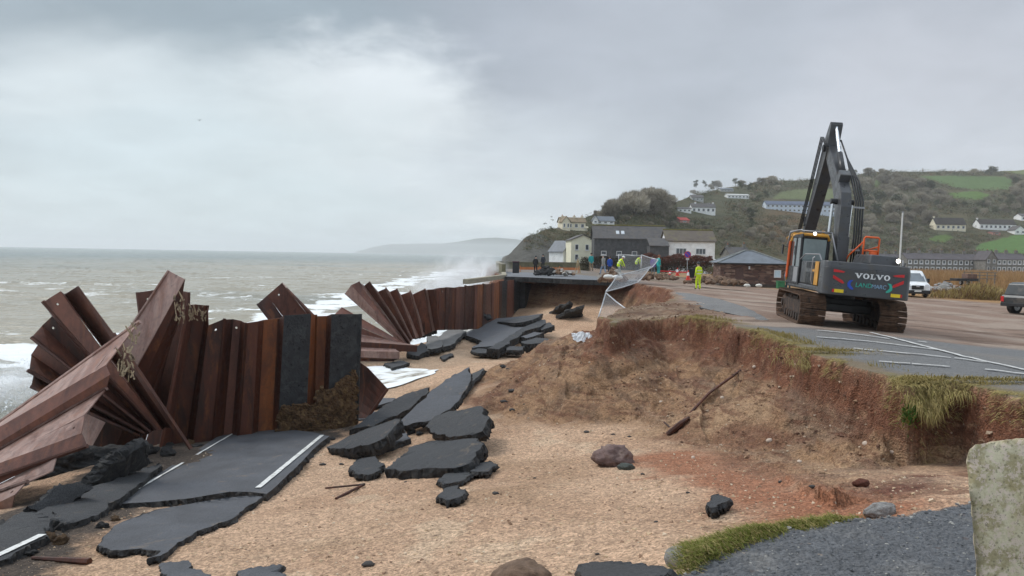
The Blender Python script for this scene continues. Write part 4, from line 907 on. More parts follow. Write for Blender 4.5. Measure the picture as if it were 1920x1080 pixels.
# ---- boulders and stones
def rock(name, c, size, seed, m_, amp=0.22, rz=0, tilt=0, sub=4, flat=0.0, fr=1.3):
    bm = bmesh.new(); bmesh.ops.create_icosphere(bm, subdivisions=sub, radius=1)
    for v in bm.verts:
        p = v.co.copy(); q = p * fr + Vector((seed * 3.1, seed * 1.7, seed * 5.3))
        d = 1 + amp * mnoise.noise(q) + amp * .6 * mnoise.noise(q * 2.3) + amp * .3 * mnoise.noise(q * 5) + amp * .12 * mnoise.noise(q * 11)
        # facet the stone a little
        c1 = Vector((math.sin(seed), math.cos(seed * 2), .4)).normalized(); k = p.dot(c1)
        if k > .72: d *= .72 / k * .3 + .7
        v.co = p * d
    Mx = Matrix.Translation(Vector(c)) @ Matrix.Rotation(rz, 4, 'Z') @ Matrix.Rotation(tilt, 4, 'Y') @ Matrix.Diagonal((*[u / 2 for u in size], 1))
    me = bpy.data.meshes.new(name); bm.to_mesh(me); bm.free(); me.materials.append(m_); me.polygons.foreach_set('use_smooth', [True] * len(me.polygons))
    o = bpy.data.objects.new(name, me); COL.objects.link(o); o.matrix_world = Mx; return o
M_RK = mat('purple_brown_rock', (0.16, 0.105, 0.095), 0.9, 0.4, 2.2, bump=1.0, bscale=9, rgb2=(0.25, 0.18, 0.15), fine=0.5)
M_RKB = mat('brown_rock', (0.19, 0.125, 0.085), 0.95, 0.4, 2.5, bump=1.0, bscale=12, rgb2=(0.12, 0.075, 0.055), fine=0.5)
M_RKG = mat('grey_rock', (0.30, 0.29, 0.28), 0.9, 0.3, 2.2, bump=1.0, bscale=9, rgb2=(0.20, 0.18, 0.165), fine=0.4)
def rk(px, py, w, hgt, dep_, seed, m_, lab, name='boulder', up=0.25, **kw):
    p = hit(px, py); s_ = p[1] / FPX
    o = rock(name, (p[0], p[1] + dep_ * s_ * .2, p[2] + hgt * s_ * up), (w * s_, dep_ * s_, hgt * s_), seed, m_, **kw); tag(o, lab, 'boulder'); return o
rk(1153, 872, 78, 48, 60, 2, M_RK, 'purplish brown boulder lying on the open sand', rz=.3, amp=.3)
rk(1174, 880, 32, 15, 22, 5, mat('green_grey_stone', (0.075, 0.085, 0.075), .8, .3, 4, bump=.8), 'flat dark green stone touching the purplish boulder', name='stone')
rk(973, 1112, 122, 66, 100, 4, M_RKB, 'brown rough boulder at the bottom edge of the picture', amp=.2)
rk(1275, 1062, 56, 46, 50, 7, M_RKG, 'smooth pale grey stone at the left end of the mossy bank', name='stone', amp=.08)
rk(838, 614, 44, 30, 40, 9, M_RKG, 'pale grey boulder lodged among the far slabs below the wall', amp=.3, up=.35)
rk(1617, 912, 32, 18, 24, 12, mat('red_clay', (0.13, 0.045, 0.028), .95, .3, 4, bump=.8), 'red clay lump on the sand below the bank', name='clay_lump', amp=.2)
rk(1655, 968, 78, 30, 40, 13, M_RKG, 'grey kerb stone fallen at the edge of the near path', name='stone', amp=.2, rz=.5)
for i, (px, py, w) in enumerate([(1240, 757, 10), (1355, 748, 9), (1443, 829, 12), (1625, 836, 14), (1675, 850, 12), (1300, 860, 8), (1415, 690, 8), (1500, 868, 9), (1560, 800, 8), (1690, 812, 8)]):
    o = rk(px, py, w, w * .8, w, 20 + i, mat('pale_pebble', (0.52, 0.42, 0.34), .9, .2, 6), 'pale pebble lying in the eroded bank', name='pebble', sub=2); o['category'] = 'pebble'; o['group'] = 'pale pebbles in the bank'
for i, (px, py, w) in enumerate([(605, 873, 14), (640, 872, 10), (960, 770, 12), (1003, 898, 8), (930, 927, 14), (1150, 816, 9), (1290, 925, 9), (1230, 980, 10), (1120, 1040, 9), (760, 905, 8), (690, 1062, 26), (1205, 890, 9), (985, 760, 10), (1465, 905, 12), (1525, 915, 16), (1100, 812, 13), (1180, 820, 9), (870, 862, 16), (945, 755, 14), (960, 735, 16)]):
    o = rk(px, py, w, w * .45, w * .7, 40 + i, mat('dark_chip', (0.05, 0.045, 0.042), .85, .4, 6), 'small dark chip of tarmac scattered on the sand', name='asphalt_chip', sub=2, amp=.4); o['category'] = 'asphalt chip'; o['group'] = 'chips of tarmac on the sand'
# granite post stone at the right border
gb = MB()
sp = unp(1870, 1080, 3.9)
sil = [(1832, 1100), (1826, 1000), (1818, 920), (1814, 870), (1818, 845), (1830, 834), (1870, 827), (1920, 824), (1975, 828), (2005, 850), (2015, 960), (2020, 1100)]
Pf = [unp(px, py + 0, 3.75 + 0.05 * (i in (3, 4, 5, 6, 7, 8))) for i, (px, py) in enumerate(sil)]
bm = bmesh.new(); vs = [bm.verts.new(p) for p in Pf]; f = bm.faces.new(vs)
r_ = bmesh.ops.extrude_face_region(bm, geom=[f]); ev = [v for v in r_['geom'] if isinstance(v, bmesh.types.BMVert)]
for v in ev: v.co += Vector((0.275, 0.42, -0.11))
bmesh.ops.recalc_face_normals(bm, faces=bm.faces)
bmesh.ops.triangulate(bm, faces=bm.faces); bmesh.ops.subdivide_edges(bm, edges=bm.edges, cuts=7, use_grid_fill=True)
bmesh.ops.smooth_vert(bm, verts=bm.verts, factor=.5); bmesh.ops.smooth_vert(bm, verts=bm.verts, factor=.5); bmesh.ops.smooth_vert(bm, verts=bm.verts, factor=.5)
bm.normal_update()
for v in bm.verts: v.co += v.normal * (0.016 * mnoise.noise(v.co * 6) + 0.008 * mnoise.noise(v.co * 17) + 0.004 * mnoise.noise(v.co * 50))
me = bpy.data.meshes.new('standing_stone'); bm.to_mesh(me); bm.free(); me.polygons.foreach_set('use_smooth', [True] * len(me.polygons))
m, g, b = pbsdf('lichened_granite'); co = g.n('ShaderNodeTexCoord').outputs['Object']
f1 = g.noise(co, 9, 6, .7); f2 = g.noise(co, 30, 4, .7); f3 = g.noise(co, 2.2, 4, .6)
c = g.mix(g.mr(f1, .42, .60), (0.36, 0.30, 0.17, 1), (0.60, 0.53, 0.37, 1)); c = g.mix(g.math('MULTIPLY', g.mr(g.voro(co, 34), .32, .12), .55), c, (.12, .105, .06, 1)); c = g.mix(g.math('MULTIPLY', g.mr(f2, .5, .58), .8), c, (0.66, 0.53, 0.44, 1)); c = g.mix(g.math('MULTIPLY', g.mr(f3, .48, .62), .55), c, (0.33, 0.255, 0.10, 1))
c = g.mix(g.math('MULTIPLY', g.mr(g.noise(co, 55, 3, .7), .58, .68), .6), c, (0.07, 0.065, 0.05, 1))
g.nt.links.new(c, b.inputs['Base Color']); b.inputs['Roughness'].default_value = .95
bn = g.n('ShaderNodeBump'); bn.inputs['Strength'].default_value = .9; bn.inputs['Distance'].default_value = .02; g.put(bn.inputs['Height'], g.noise(co, 26, 6, .75)); g.nt.links.new(bn.outputs[0], b.inputs['Normal'])
me.materials.append(m); o = bpy.data.objects.new('standing_stone', me); COL.objects.link(o)
tag(o, 'large pale lichen covered granite stone at the right border beside the path', 'stone')
for k, (px, py, d, sz, lab) in enumerate([(215, 868, 19.6, (2.4, 1.4, .9), 'dark mound of earth and rubble jammed behind the tumbled piles, right one'), (100, 935, 17.2, (2.2, 1.3, .7), 'dark mound of earth and rubble jammed under the tumbled piles, left one'), (104, 880, 18.6, (1.9, 1.2, 1.1), 'dark mound of earth and rubble jammed behind the tumbled piles, furthest back')]):
    o = rock('earth_mound', unp(px, py, d), sz, 31 + k, M_ASPHE, amp=.42, fr=2.0, sub=5); tag(o, lab, 'earth mound')
# chunks of broken tarmac and earth heaped at the foot of the wall and under the slabs
rs = random.Random(77); FOOT = [(0, 1000, 40), (60, 975, 30), (120, 950, 26), (180, 905, 26), (240, 875, 24), (300, 846, 20), (360, 830, 18), (420, 815, 14), (90, 1010, 24), (150, 975, 22), (40, 1035, 20), (640, 828, 14), (740, 805, 14), (770, 810, 16), (860, 735, 14), (880, 712, 12), (900, 700, 12), (310, 835, 16), (270, 850, 18), (210, 900, 18), (30, 1010, 30), (-10, 1030, 26), (200, 985, 16), (260, 965, 12), (330, 950, 10), (620, 850, 12), (760, 792, 14), (950, 690, 12), (905, 872, 12), (845, 895, 10)]
for i in range(74):
    fx_, fy_, sz = FOOT[i % len(FOOT)]; px, py = fx_ + rs.uniform(-30, 30) * sz / 24, fy_ + rs.uniform(-12, 12) * sz / 24; w = sz * rs.uniform(.5, 1.5)
    o = rk(px, py, w, w * rs.uniform(.35, .7), w * .8, 100 + i, M_ASPHE if i % 4 else M_CRUST, 'jagged lump of broken tarmac or earth heaped among the slabs and piles', name='rubble_lump', sub=3, amp=.55, fr=1.8, rz=rs.uniform(0, 3), tilt=rs.uniform(-.4, .4)); o['category'] = 'rubble'; o['group'] = 'rubble lumps among the slabs and piles'
# rusty pole sticking out of the bank
A, B = hit(1252, 816), hit(1386, 697); pr = empty('rusty_pole', A); tag(pr, 'long rusty bent pole leaning on the eroded earth bank', 'pole')
mb = MB(); mb.tube([A + (0, -.1, .0), A * .5 + B * .5 + (0, -.25, .25), B + (0, -.1, .05)], .035, 8); rel(mb.build('shaft', M_RUST, pr), pr)
C_ = hit(1290, 790); E_ = hit(1243, 800)
mb = MB(); mb.tube([A + (-.02, -.15, .05), A * .4 + C_ * .6 + (0, -.15, .12), C_ + (0, -.1, .1)], [.075, .07, .04], 8); rel(mb.build('foot_bracket', M_RUST, pr), pr)
mb = MB(); mb.tube([E_ + (0, -.1, .14), E_ * .75 + C_ * .25 + (0, -.15, -.02), E_ * .4 + C_ * .6 + (0, -.12, .04), C_ + (0, -.1, .12)], .022, 6); rel(mb.build('wire', M_RUST, pr), pr)
# metal frame lying in the sand
A, B, C_ = hit(610, 918), hit(683, 913), hit(630, 938); mb = MB(); up = np.array((0, 0, .03))
mb.tube([A + up, B + up * 1.8], .02, 6); mb.tube([B + up * 1.8, C_ + up], .028, 6); tag(mb.build('metal_strip', M_RUST), 'thin bent dark metal strip half buried in the sand', 'metal strip')
A, B = hit(60, 1050), hit(168, 1057); mb = MB(); mb.tube([A + up, B + up], [.02, .05], 6); tag(mb.build('metal_strip', M_RUST), 'dark tapered rod lying on the sand in the lower left', 'metal strip')
# crumpled white plastic on the spur
p = hit(1090, 640); rs = random.Random(3); bm = bmesh.new(); bmesh.ops.create_grid(bm, x_segments=14, y_segments=14, size=.34)
for v in bm.verts: v.co = Vector((v.co.x * 1.1, v.co.y * .8, .22 * abs(mnoise.noise(v.co * 5)) + .12 * mnoise.noise(v.co * 11) + .05))
me = bpy.data.meshes.new('plastic_sheet'); bm.to_mesh(me); bm.free(); me.materials.append(mat('white_plastic', (.72, .73, .74), .5, .1)); o = bpy.data.objects.new('plastic_sheet', me); COL.objects.link(o); o.location = p + (0, -.1, .1); o.rotation_euler = (.5, 0, .2); o.modifiers.new('s', 'SOLIDIFY').thickness = .01
tag(o, 'crumpled white plastic sheet on the left end of the earth spur', 'plastic sheet')

# loose clods lying all over the eroded bank, and stones in the shingle
def crumbs(name, pts, mats_, label, seed):
    rs = np.random.default_rng(seed); base = np.array([(1, 0, 0), (-1, 0, 0), (0, 1, 0), (0, -1, 0), (0, 0, 1), (0, 0, -1)], float); F8 = [(0, 2, 4), (2, 1, 4), (1, 3, 4), (3, 0, 4), (2, 0, 5), (1, 2, 5), (3, 1, 5), (0, 3, 5)]
    V, F, MI = [], [], []
    for k, (p, r_) in enumerate(pts):
        q = np.linalg.qr(rs.normal(size=(3, 3)))[0]; b_ = (base * rs.uniform(.5, 1.25, (6, 3))) @ q * r_ * np.array((1, 1, .7)); o = len(V); V += [tuple(p + u) for u in b_]; F += [(a + o, b2 + o, c2 + o) for a, b2, c2 in F8]; MI += [int(rs.integers(len(mats_)))] * 8
    me = bpy.data.meshes.new(name); me.from_pydata(V, [], F)
    for m_ in mats_: me.materials.append(m_)
    me.polygons.foreach_set('material_index', MI); o = bpy.data.objects.new(name, me); COL.objects.link(o); tag(o, label, 'stones', kind='stuff'); return o
rs = np.random.default_rng(31); N = 60000; x = rs.uniform(-4, 12, N); y = 8 + 26 * rs.random(N) ** 1.3
r_ = terrain(x[None], y[None]); Zc, sc_, s2c, clm, dlc = r_[0][0], r_[1][0], r_[2][0], r_[5][0], r_[7][0]
cl_n = fbm(x, y, .7, 3, 301)
scr_ = np.exp(-(((x - 6.3) / 2.6) ** 2 + ((y - 31) / 4.5) ** 2)); clm = np.maximum(clm, (scr_ > .3) * (sc_ <= .02))
keep = ((sc_ > .02) | (scr_ > .3)) & (s2c > .2) & (clm > .35) & (rs.random(N) < np.clip(.25 + 1.1 * cl_n + .8 * np.exp(-np.abs(sc_) * 1.4), 0, 1) * .34)
pts = [(np.array((x[i], y[i], Zc[i] + .01)), .012 + .055 * rs.random() ** 3.2) for i in np.where(keep)[0]]
M_CL1 = mat('clod_dark', (.125, .065, .042), 1, .35, 5, bump=.8); M_CL2 = mat('clod_tan', (.27, .17, .105), 1, .3, 5, bump=.8); M_CL3 = mat('clod_pale_stone', (.42, .32, .23), .9, .25, 5)
crumbs('earth_clods', pts, [M_CL1, M_CL1, M_CL2, M_CL2, M_CL3], 'crumbled clods and stones covering the eroded earth bank', 32)
N = 26000; x = rs.uniform(-8, 6, N); y = 6.2 + 14 * rs.random(N) ** 1.5; r_ = terrain(x[None], y[None]); Zc, sc_, s2c, clm = r_[0][0], r_[1][0], r_[2][0], r_[5][0]
keep = (sc_ > .3) & (s2c > .1) & (clm < .5) & (rs.random(N) < .5)
pts = [(np.array((x[i], y[i], Zc[i] + .002)), .006 + .034 * rs.random() ** 6) for i in np.where(keep)[0]]
crumbs('shingle', pts, [mat('shingle_tan', (.46, .33, .21), .9, .25, 6), mat('shingle_brown', (.24, .15, .095), .9, .3, 6), mat('shingle_pale', (.58, .46, .33), .9, .2, 6), MATS['shingle_tan']], 'small loose shingle stones strewn over the near sand', 33)
N = 9000; x = rs.uniform(.9, 5.2, N); y = rs.uniform(4.2, 7.6, N); r_ = terrain(x[None], y[None]); Zc, s2c = r_[0][0], r_[2][0]
keep = (s2c < .12) & (s2c > -3) & (rs.random(N) < np.where(s2c > -.25, .9, .5))
pts = [(np.array((x[i], y[i], Zc[i] + .001)), .004 + .014 * rs.random() ** 3 * (2.2 if s2c[i] > -.12 else 1)) for i in np.where(keep)[0]]
crumbs('loose_chippings', pts, [mat('chip_grey', (.13, .135, .14), .8, .3, 6), mat('chip_dark', (.06, .062, .066), .8, .3, 6), mat('chip_pale', (.28, .27, .25), .8, .2, 6), MATS['chip_grey']], 'loose grey chippings on the worn near path', 34)
# ------------------------------------------------------------------ excavator
EX = empty('excavator', (11.0, 25.3, 0)); EX.location.z = gz(11.0, 25.3) - 0.02; EX.scale = (0.92, 1, 1)
HY_, UY_ = R(-7.5), R(-11.5)
EX.rotation_mode = 'QUATERNION'
EX.rotation_quaternion = (Matrix.Rotation(HY_, 3, 'Z') @ Matrix.Rotation(R(3.9), 3, 'Y') @ Matrix.Rotation(R(0.6), 3, 'X')).to_quaternion()
tag(EX, 'large dark grey tracked excavator with raised boom and muddy tracks on the car park', 'excavator')
M_XG = mat('dark_grey_paint', (0.054, 0.055, 0.060), 0.38, 0.2, 2.5, spec=.5, bump=.1, rgb2=(0.062, 0.055, 0.048), rvar=.12)
M_XK = mat('black_steel', (0.018, 0.018, 0.020), 0.5, 0.4, 4, spec=.5, rvar=.15)
M_XY = mat('amber_paint', (0.62, 0.30, 0.035), 0.4, 0.15, 3, spec=.5, rgb2=(0.5, 0.22, 0.03))
M_XO = mat('orange_rail_paint', (0.72, 0.115, 0.02), 0.45, 0.12, 3)
M_XM = mat('muddy_track', (0.125, 0.072, 0.045), 0.85, 0.5, 5, bump=.8, rgb2=(0.05, 0.036, 0.03), fine=.4)
M_XMD = mat('muddy_frame', (0.05, 0.036, 0.03), 0.8, 0.5, 5, bump=.8, rgb2=(0.12, 0.07, 0.045))
M_CHR = mat('chrome_rod', (0.75, 0.76, 0.78), 0.18, 0.05, 3, metal=0.9)
M_GLS = mat('cab_glass', (0.045, 0.06, 0.062), 0.08, 0.2, 2, spec=.8)
M_SIL = mat('grey_rail', (0.30, 0.30, 0.31), 0.45, .1, 4, metal=.3)
M_LAMP = mat('lit_lamp', (1, .97, .85), .3, 0, 1, emit=(1.0, 0.95, 0.80, 8))
M_WHITE = mat('white_lettering', (0.80, 0.80, 0.80), .5, .06, 6); M_RED = mat('red_decal', (0.55, 0.018, 0.02), .4, .15, 5); M_YEL = mat('reflector_yellow', (0.80, 0.58, 0.02), .35, .1, 8)
M_BLU = mat('blue_decal', (0.02, 0.07, 0.45), .4, .1, 5); M_TEAL = mat('teal_decal', (0.04, 0.42, 0.32), .4, .1, 5); M_LBL = mat('pale_blue_decal', (0.25, 0.40, 0.55), .4, .1, 5)
MU = Matrix.Rotation(UY_ - HY_, 4, 'Z')
# --- undercarriage
TL, TH_, SW = 4.7, 0.98, 0.84; TR = TH_ / 2
def loop_pts(n, L=TL, r=TR - .02):
    st = L - 2 * r; per = 2 * st + 2 * math.pi * r; out = []
    for i in range(n):
        s_ = per * i / n
        if s_ < st: p = (-st / 2 + s_, 2 * r); a = 0
        elif s_ < st + math.pi * r: a = (s_ - st) / r; p = (st / 2 + r * math.sin(a), r + r * math.cos(a))
        elif s_ < 2 * st + math.pi * r: p = (st / 2 - (s_ - st - math.pi * r), 0); a = math.pi
        else: a = math.pi + (s_ - 2 * st - math.pi * r) / r; p = (-st / 2 + r * math.sin(a), r + r * math.cos(a))
        out.append((p, a))
    return out
for sx in (-1, 1):
    cx = 1.27 * sx; mb = MB(); mb.M = MU
    for (yy, zz), a in loop_pts(54):
        rm = Matrix.Rotation(-a, 3, 'X')
        mb.box((cx, yy, zz + .02), (SW, .168, .035), 0, rm)
        nv = rm @ Vector((0, 0, 1)); c_ = Vector((cx, yy, zz + .02)) + nv * .035
        for k in (-.055, 0.0, .055): mb.box(c_ + rm @ Vector((0, k, 0)), (SW, .018, .045), 0, rm)
    tr = mb.build('track', M_XM, EX)
    mb = MB(); mb.M = MU
    mb.box((cx, 0, .50), (.42, 3.5, .42)); mb.box((cx + sx * .0, 0, .74), (.30, 3.0, .16))
    mb.build('track_frame', M_XMD, tr, bevel=.03)
    for yy, nm, rr_ in [(-1.86, 'drive_sprocket', .36), (1.86, 'idler_wheel', .34)]:
        mb = MB(); mb.M = MU; mb.tube([(cx - .26, yy, TR), (cx - .2, yy, TR), (cx + .2, yy, TR), (cx + .26, yy, TR)], [rr_ * .7, rr_, rr_, rr_ * .7], 20); mb.tube([(cx - .31, yy, TR), (cx + .31, yy, TR)], .13, 12)
        mb.build(nm, M_XMD, tr)
    for k in range(7):
        mb = MB(); mb.M = MU; yy = -1.35 + k * .45; mb.tube([(cx - .25, yy, .19), (cx + .25, yy, .19)], .13, 12); mb.build('track_roller', M_XMD, tr)
    for yy in (-.6, .6):
        mb = MB(); mb.M = MU; mb.tube([(cx - .2, yy, .83), (cx + .2, yy, .83)], .08, 10); mb.build('carrier_roller', M_XMD, tr)
mb = MB(); mb.M = MU
mb.box((0, 0, .72), (1.7, 1.5, .34)); mb.box((0, .75, .58), (1.9, .5, .26), 0, Matrix.Rotation(.1, 3, 'X')); mb.box((0, -.75, .58), (1.9, .5, .26), 0, Matrix.Rotation(-.1, 3, 'X')); mb.tube([(0, 0, .85), (0, 0, 1.12)], .62, 28)
mb.build('car_body', M_XK, EX, bevel=.03)
# --- upper structure
mb = MB(); mb.bx((-1.32, -2.3, 1.10), (1.32, 1.9, 1.28)); mb.bx((-1.30, -2.3, 1.28), (-.36, .25, 2.06)); mb.bx((.42, -2.3, 1.28), (1.30, 1.2, 2.06)); mb.bx((-.34, -2.3, 1.28), (.40, -.3, 2.02))
mb.bx((.5, 1.2, 1.28), (1.28, 1.85, 1.62))
mb.build('housing', M_XG, EX, bevel=.04)
# counterweight, rounded in plan
out = []
def arc(cx, cy, r, a0, a1, n=7):
    return [(cx + r * math.cos(R(a0 + (a1 - a0) * i / n)), cy + r * math.sin(R(a0 + (a1 - a0) * i / n))) for i in range(n + 1)]
out = [(-1.36, -2.28)] + arc(-1.14, -2.72, .22, 180, 250) + [(0, -2.985)] + arc(1.14, -2.72, .22, 290, 360) + [(1.36, -2.28)]
mb = MB(); mb.prism([(x, y, 1.08) for x, y in out], (0, 0, 0.84)); 
mb.add([(x * .997, -2.28 + (y + 2.28) * .99, 1.92) for x, y in out] + [(x * .985, -2.28 + (y + 2.28) * .90, 2.10) for x, y in out], [(i, (i + 1) % len(out), (i + 1) % len(out) + len(out), i + len(out)) for i in range(len(out))] + [tuple(range(len(out), 2 * len(out)))])
cw = mb.build('counterweight', M_XG, EX, bevel=.025)
mb = MB(); mb.box((0, -2.6, 2.11), (.22, .12, .05)); mb.build('lifting_eye', M_XK, cw, bevel=.01)
RY = -2.945     # rear face plane, front of decals follows the slight bow
def rear_y(x): return -2.985 + abs(x) * .0477 - .016
def decal(name, polys, m_, parent=cw, dz=.0):
    mb = MB()
    for poly in polys:
        n = len(poly); vs = [(x, rear_y(x) - dz, z) for x, z in poly] + [(x, rear_y(x) + .02, z) for x, z in poly]
        mb.add(vs, [tuple(range(n))] + [(i, (i + 1) % n, (i + 1) % n + n, i + n) for i in range(n)])
    return mb.build(name, m_, parent)
# lettering VOLVO: slab-serif capitals drawn as polygons
def V(x, z, w, h): t = w * .26; return [[(x, z + h), (x + t, z + h), (x + w * .58, z + h * .3), (x + w * .58, z), (x + w * .42, z)], [(x + w - t * .55, z + h), (x + w, z + h), (x + w * .58, z), (x + w * .44, z), (x + w * .5, z + h * .22)], [(x - w * .1, z + h), (x - w * .1, z + h * .86), (x + t * 1.35, z + h * .86), (x + t * 1.35, z + h)], [(x + w - t * 1.1, z + h), (x + w - t * 1.1, z + h * .86), (x + w * 1.1, z + h * .86), (x + w * 1.1, z + h)]]
def O(x, z, w, h):
    n = 22; o = []
    for i in range(n):
        a0, a1 = 2 * math.pi * i / n, 2 * math.pi * (i + 1) / n; f = lambda a, kx, kz: (x + w / 2 + w / 2 * kx * math.cos(a), z + h / 2 + h / 2 * kz * math.sin(a))
        o.append([f(a0, 1, 1.04), f(a1, 1, 1.04), f(a1, .48, .74), f(a0, .48, .74)])
    return o
def Lt(x, z, w, h): return [[(x + w * .16, z), (x + w * .44, z), (x + w * .44, z + h), (x + w * .16, z + h)], [(x, z), (x + w, z), (x + w, z + h * .14), (x, z + h * .14)], [(x, z + h * .86), (x + w * .6, z + h * .86), (x + w * .6, z + h), (x, z + h)], [(x + w * .86, z), (x + w, z), (x + w, z + h * .38), (x + w * .9, z + h * .38)]]
lw, lh, lz = .185, .155, 1.64; x0 = -.42; polys = []
for ch, w_ in zip('VOLVO', (.20, .19, .16, .20, .19)):
    fnc = {'V': V, 'O': O, 'L': Lt}[ch]; polys += fnc(x0, lz, w_, lh); x0 += w_ + .035
decal('lettering', polys, M_WHITE)
def text_mesh(s_, size, name, m_, parent, loc, sx=1.0, shear=0):
    cu = bpy.data.curves.new(name, 'FONT'); cu.body = s_; cu.size = size; cu.extrude = .004; cu.shear = shear
    to = bpy.data.objects.new(name, cu); COL.objects.link(to); bpy.context.view_layer.update()
    me = bpy.data.meshes.new_from_object(to.evaluated_get(bpy.context.evaluated_depsgraph_get())); bpy.data.objects.remove(to)
    vs = [v.co.copy() for v in me.vertices]
    for v, c in zip(me.vertices, vs): xx = loc[0] + c.x * sx; v.co = (xx, rear_y(xx) - c.z - .001, loc[1] + c.y)
    me.materials.clear(); me.materials.append(m_); o = bpy.data.objects.new(name, me); COL.objects.link(o); o.parent = parent; return o
text_mesh('LAND', .19, 'lettering', M_TEAL, cw, (-.40, 1.375), 1.0, .1); text_mesh('MARC', .17, 'lettering', M_LBL, cw, (.10, 1.375), 1.0, .1)
def swirl(cx, cz, flip): 
    return [[(cx + flip * x, cz + z) for x, z in q] for q in [[(.06, .13), (-.05, .12), (-.11, .03), (-.10, -.07), (-.02, -.02), (-.01, .06)], [(-.10, -.07), (-.02, -.02), (.09, -.13), (.07, -.16), (-.02, -.14)]]]
decal('emblem', swirl(-.53, 1.44, 1), M_BLU); decal('emblem', swirl(.66, 1.43, -1), M_TEAL)
for sx in (-1, 1):
    decal('chevron', [[(sx * 1.10, 1.86), (sx * 1.10, 1.77), (sx * .80, 1.77), (sx * .74, 1.80), (sx * .86, 1.83)], [(sx * 1.10, 1.68), (sx * 1.10, 1.58), (sx * .80, 1.44), (sx * .74, 1.46), (sx * .80, 1.53)]], M_RED)
    r_ = decal('reflector', [[(sx * 1.04, 1.26), (sx * .74, 1.26), (sx * .74, 1.16), (sx * 1.04, 1.16)]], M_YEL, dz=.012)
    decal('reflector_tip', [[(sx * 1.09, 1.255), (sx * 1.03, 1.255), (sx * 1.03, 1.165), (sx * 1.09, 1.165)]], M_RED, r_, dz=.015)
# hood on the right, orange handrails, amber side stripe, grille panels
mb = MB(); mb.box((.72, -1.35, 2.22), (1.0, 1.75, .36), 0, None, (.82, .86)); mb.build('engine_hood', M_XG, EX, bevel=.04)
mb = MB(); mb.tube([(.62, -.35, 2.35), (.62, -.35, 2.62)], .10, 12); mb.build('exhaust_pipe', M_XK, EX)
mb = MB()
mb.tube([(.58, -.5, 2.05), (.58, -.5, 2.95), (.62, -.5, 3.0), (1.06, -.5, 3.0), (1.10, -.5, 2.95), (1.10, -.5, 2.05)], .032, 8); mb.tube([(.58, -.5, 2.55), (1.10, -.5, 2.55)], .03, 8)
mb.tube([(.58, -.5, 2.85), (.30, 0.1, 2.35), (.25, .3, 2.0)], .028, 8); mb.tube([(1.10, -.5, 2.7), (1.12, .7, 2.6), (1.12, 1.3, 2.0)], .028, 8); mb.bx((.80, -.52, 2.30), (1.06, -.48, 2.55))
mb.build('handrail', M_XO, EX, smooth=True)
mb = MB(); mb.bx((-1.335, -2.05, 1.30), (-1.315, -1.62, 2.05)); mb.bx((-1.335, -1.62, 1.72), (-1.315, -1.2, 1.79)); mb.build('amber_stripe', M_XY, EX)
for z0, z1 in ((1.82, 2.02), (1.32, 1.69)):
    mb = MB(); mb.bx((-1.33, -1.55, z0), (-1.31, -.6, z1))
    for k in range(7): mb.box((-1.335, -1.07, z0 + (z1 - z0) * (k + .5) / 7), (.02, .92, .012))
    mb.build('grille', M_XK, EX)
mb = MB(); mb.tube([(-1.36, -1.6, 1.3), (-1.42, -1.6, 1.45), (-1.42, -1.6, 2.15), (-1.36, -1.6, 2.2)], .022, 6); mb.build('grab_rail', M_SIL, EX); mb = MB(); mb.tube([(-1.36, .2, 2.1), (-1.36, -.4, 2.28), (-1.36, -2.1, 2.28), (-1.3, -2.2, 2.1)], .022, 6); mb.build('grab_rail', M_SIL, EX); mb = MB(); mb.tube([(1.34, .2, 2.1), (1.34, -.4, 2.28), (1.34, -2.1, 2.28), (1.3, -2.2, 2.1)], .022, 6); mb.build('grab_rail', M_SIL, EX)
def lamp(x, y, z, r=.075):
    mb = MB(); mb.tube([(x, y + .1, z), (x, y + .02, z)], [r * .7, r * 1.1], 14); l = mb.build('work_lamp', M_XK, EX)
    mb = MB(); mb.tube([(x, y + .02, z), (x, y, z)], [r, r * .95], 14); mb.build('lamp_lens', M_LAMP, l)
lamp(1.10, -2.34, 2.26, .062)
mb = MB(); mb.tube([(1.16, -2.3, 2.05), (1.16, -2.3, 2.2)], .02, 6); mb.tube([(1.2, -2.3, 2.08), (1.36, -2.2, 2.12), (1.42, -2.1, 2.2)], .025, 6); mb.build('lamp_bracket', M_XK, EX)
# --- cab
cx0, cx1, cy0, cy1, cz0, cz1 = -1.36, -.34, .30, 2.02, 1.22, 2.98
mb = MB(); mb.bx((cx0, cy0, cz0), (cx1, cy1, cz0 + .62)); mb.bx((cx0 + .02, cy0 + .02, cz1 - .14), (cx1 - .02, cy1 - .1, cz1))
for x in (cx0 + .045, cx1 - .045):
    for y, y2 in ((cy0 + .05, cy0 + .12), (1.05, 1.05), (cy1 - .05, cy1 - .22)): mb.tube([(x, y, cz0 + .6), (x, y2, cz1 - .1)], .05, 8)
cab = mb.build('cab', M_XK, EX, bevel=.02)
mb = MB(); mb.bx((cx0 + .03, cy0 + .08, cz0 + .62), (cx0 + .05, cy1 - .08, cz1 - .14)); mb.bx((cx1 - .05, cy0 + .08, cz0 + .62), (cx1 - .03, cy1 - .08, cz1 - .14)); mb.build('side_window', M_GLS, cab)
mb = MB(); mb.bx((cx0 + .10, cy0 + .06, cz0 + .78), (cx1 - .10, cy0 + .08, cz1 - .16)); mb.build('rear_window', mat('pale_glass', (0.16, 0.20, 0.20), .1, .2, 2, spec=.8), cab)
mb = MB(); mb.bx((cx0 + .08, cy1 - .1, cz0 + .62), (cx1 - .08, cy1 - .08, cz1 - .14)); mb.build('windscreen', M_GLS, cab)
mb = MB()   # amber cab frame: rear pillar, roof edge
